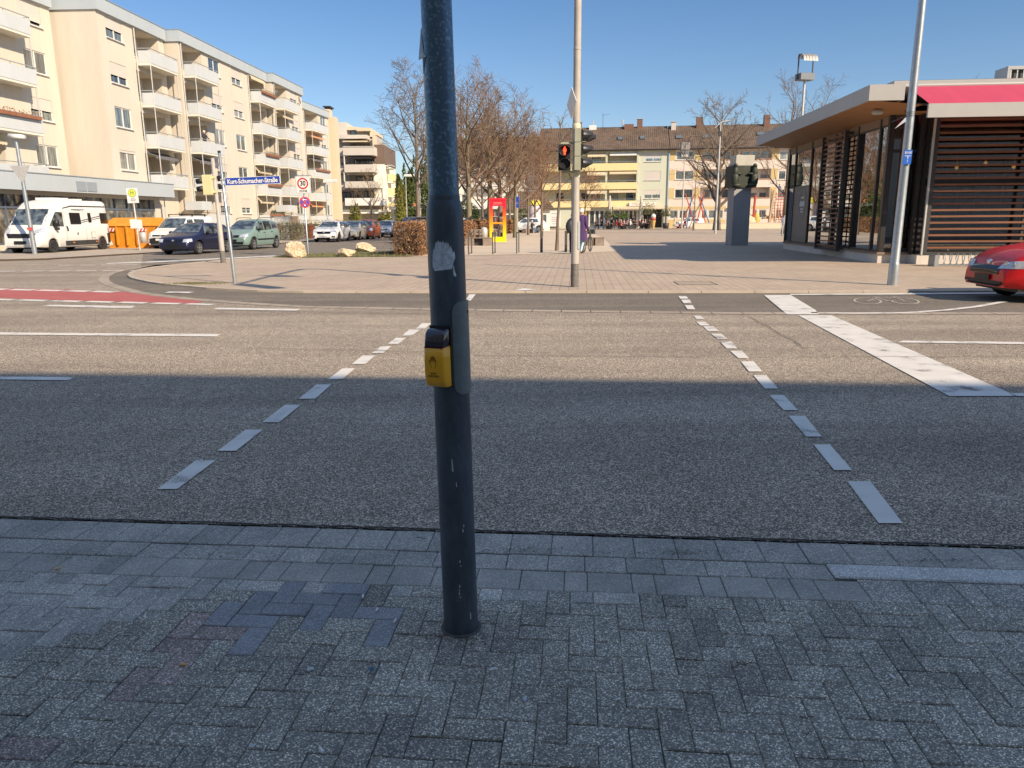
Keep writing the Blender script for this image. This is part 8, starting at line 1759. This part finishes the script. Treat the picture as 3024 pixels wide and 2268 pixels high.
# cafe guests
gs = [(1762,'brown',(.12,.08,.06),'hair_blond','guest in brown coat at the left end of the terrace'),(1776,'black',(.02,.02,.02),'hair_blond','guest in long black jacket left of the first umbrella'),(1786,'blue',(.25,.42,.62),'hair_grey','guest in light blue top beside the first umbrella'),(1793,'orange',(.65,.30,.12),'hair_dark','guest in orange top beside the potted olive tree'),(1812,'black',(.03,.03,.04),'hair_dark','guest in black right of the first umbrella'),(1820,'red',(.55,.05,.05),'hair_dark','guest in red jumper in front of the palm'),(1834,'pink',(.80,.28,.28),'hair_blond','guest in bright pink jacket at the grey table'),(1842,'peach',(.75,.48,.40),'hair_dark','guest in peach top reaching over the table'),(1853,'purple',(.22,.12,.2),'hair_dark','guest in dark purple behind the grey table'),(1862,'white',(.60,.62,.52),'hair_white','guest in pale green white coat with back to the square'),(1872,'dark',(.04,.035,.04),'hair_dark','guest in dark coat right of the white coated guest'),(1880,'maroon',(.16,.06,.07),'hair_grey','guest in maroon beside the second umbrella'),(1890,'grey',(.25,.22,.24),'hair_white','guest in grey at the second umbrella'),(1899,'beige',(.50,.40,.33),'hair_grey','guest in beige right of the second umbrella'),(1906,'rose',(.45,.25,.25),'hair_blond','guest in dusty rose near the big potted tree'),(1918,'black',(.02,.02,.025),'hair_dark','guest in black behind the big potted tree')]
r = random.Random(6)
for i, (px, nm, c, h_, lab) in enumerate(gs):
    Y = 105.0+r.uniform(-.8,1.6); X = AY(px,650,Y).x; a = radians(r.uniform(-90,270)); person(lab, X, Y, a, 'sit', c, r.choice([(.03,.03,.04),(.10,.15,.25),(.05,.04,.04),(.18,.16,.14)]), h_, group='guests seated on the cafe terrace')
    chair(X, Y, a, 'dark chair of the '+lab)
for i, px in enumerate((1768,1802,1846,1876,1908)): table(AY(px,650,105.3).x, 105.3, ['small round table at the left end of the terrace','small round table right of the first umbrella','small round table in front of the pink jacket guest','small round table left of the second umbrella','small round table by the big potted tree'][i])
person('person in black standing in the cafe doorway', AY(1872,640,111).x, 111, 0, 'stand', (.02,.02,.02), (.02,.02,.02), 'hair_dark')
person('person in pale beige clothes walking right of the potted plants', AY(1992,650,103).x, 103, radians(80), 'walk', (.62,.56,.42), (.60,.55,.42), 'hair_dark')
person('child in red jacket sitting by the square headed lamp', AY(2024,650,104).x, 104, radians(-60), 'sit', (.30,.05,.08), (.05,.05,.07), 'hair_dark')
person('person in white top behind the stele near the grey door', AY(2152,650,108).x, 108, radians(60), 'stand', (.62,.60,.55), (.04,.04,.05), 'hair_dark', z=.6)
person('person in white clothes standing at the left end of the pavilion glass', AY(2314,660,62).x+.05, 62, radians(-30), 'stand', (.70,.70,.70), (.60,.60,.60), 'hair_dark', sc=1.0)
person('child in blue jacket sitting on top of the net climber', AY(2299,595,PYY).x, PYY, radians(20), 'sit', (.05,.09,.28), (.40,.42,.45), 'hair_dark', z=4.6)
ic = thing('ice_cream_figure', 'giant plastic ice cream cone standing on the cafe terrace', 'advertising figure', (AY(1929,655,104.5).x, 104.5, .04)); mb = MB(); mb.smooth = True; mb.lathe([(.14,.0),(.34,1.15)], n=14); mb.build('cone', M('cone', (.55,.36,.12), .7), ic); mb = MB(); mb.smooth = True; lump(mb, (0,0,1.35),.36,.36,.28,14); mb.build('red_scoop', M('scoop_red', (.5,.1,.08), .5), ic); mb = MB(); mb.smooth = True; lump(mb, (0,0,1.68),.33,.33,.34,14); mb.build('white_scoop', MT['white_plastic'], ic)
# ---- bicycle leaning at the hoop
p = G(1735,748); t = thing('bicycle', 'dark bicycle leaning on the hoop right of the person in purple', 'bicycle', (p.x, p.y+.25, .04), radians(68)); 
for x in (-.52,.52):
    mb = MB(); mb.smooth = True; n = 26; pts = [(x+.33*cos(2*pi*i/n), 0, .35+.33*sin(2*pi*i/n)) for i in range(n+1)]; mb.tube(pts, .018, 6, cap=False); w_ = mb.build('wheel', MT['tyre'], t); mb = MB()
    for i in range(12): a = 2*pi*i/12; mb.tube([(x,0,.35),(x+.32*cos(a),0,.35+.32*sin(a))], .003, 3)
    mb.build('spokes', MT['alu'], w_)
mb = MB()
for a, b in (((-.52,.35),(-.1,.32)),((-.52,.35),(-.22,.80)),((-.1,.32),(-.25,.90)),((-.1,.32),(.38,.78)),((-.22,.80),(.36,.86)),((.52,.35),(.36,.95))): mb.tube([(a[0],0,a[1]),(b[0],0,b[1])], .017, 6)
mb.build('frame', MT['dark_steel'], t); mb = MB(); mb.smooth = True; lump(mb, (-.27,0,.96),.13,.07,.04); mb.build('saddle', MT['black'], t); mb = MB(); mb.tube([(.3,-.28,1.02),(.36,-.1,1.06),(.36,.1,1.06),(.3,.28,1.02)], .014, 6); mb.tube([(.36,0,.95),(.36,0,1.06)], .015, 6); mb.build('handlebar', MT['alu'], t); mb = MB(); mb.box(-.75,-.35,-.08,.08,.72,.74); mb.bbox(.5,.8,-.15,.15,.8,1.0,.02); mb.build('carrier', MT['dark_steel'], t)
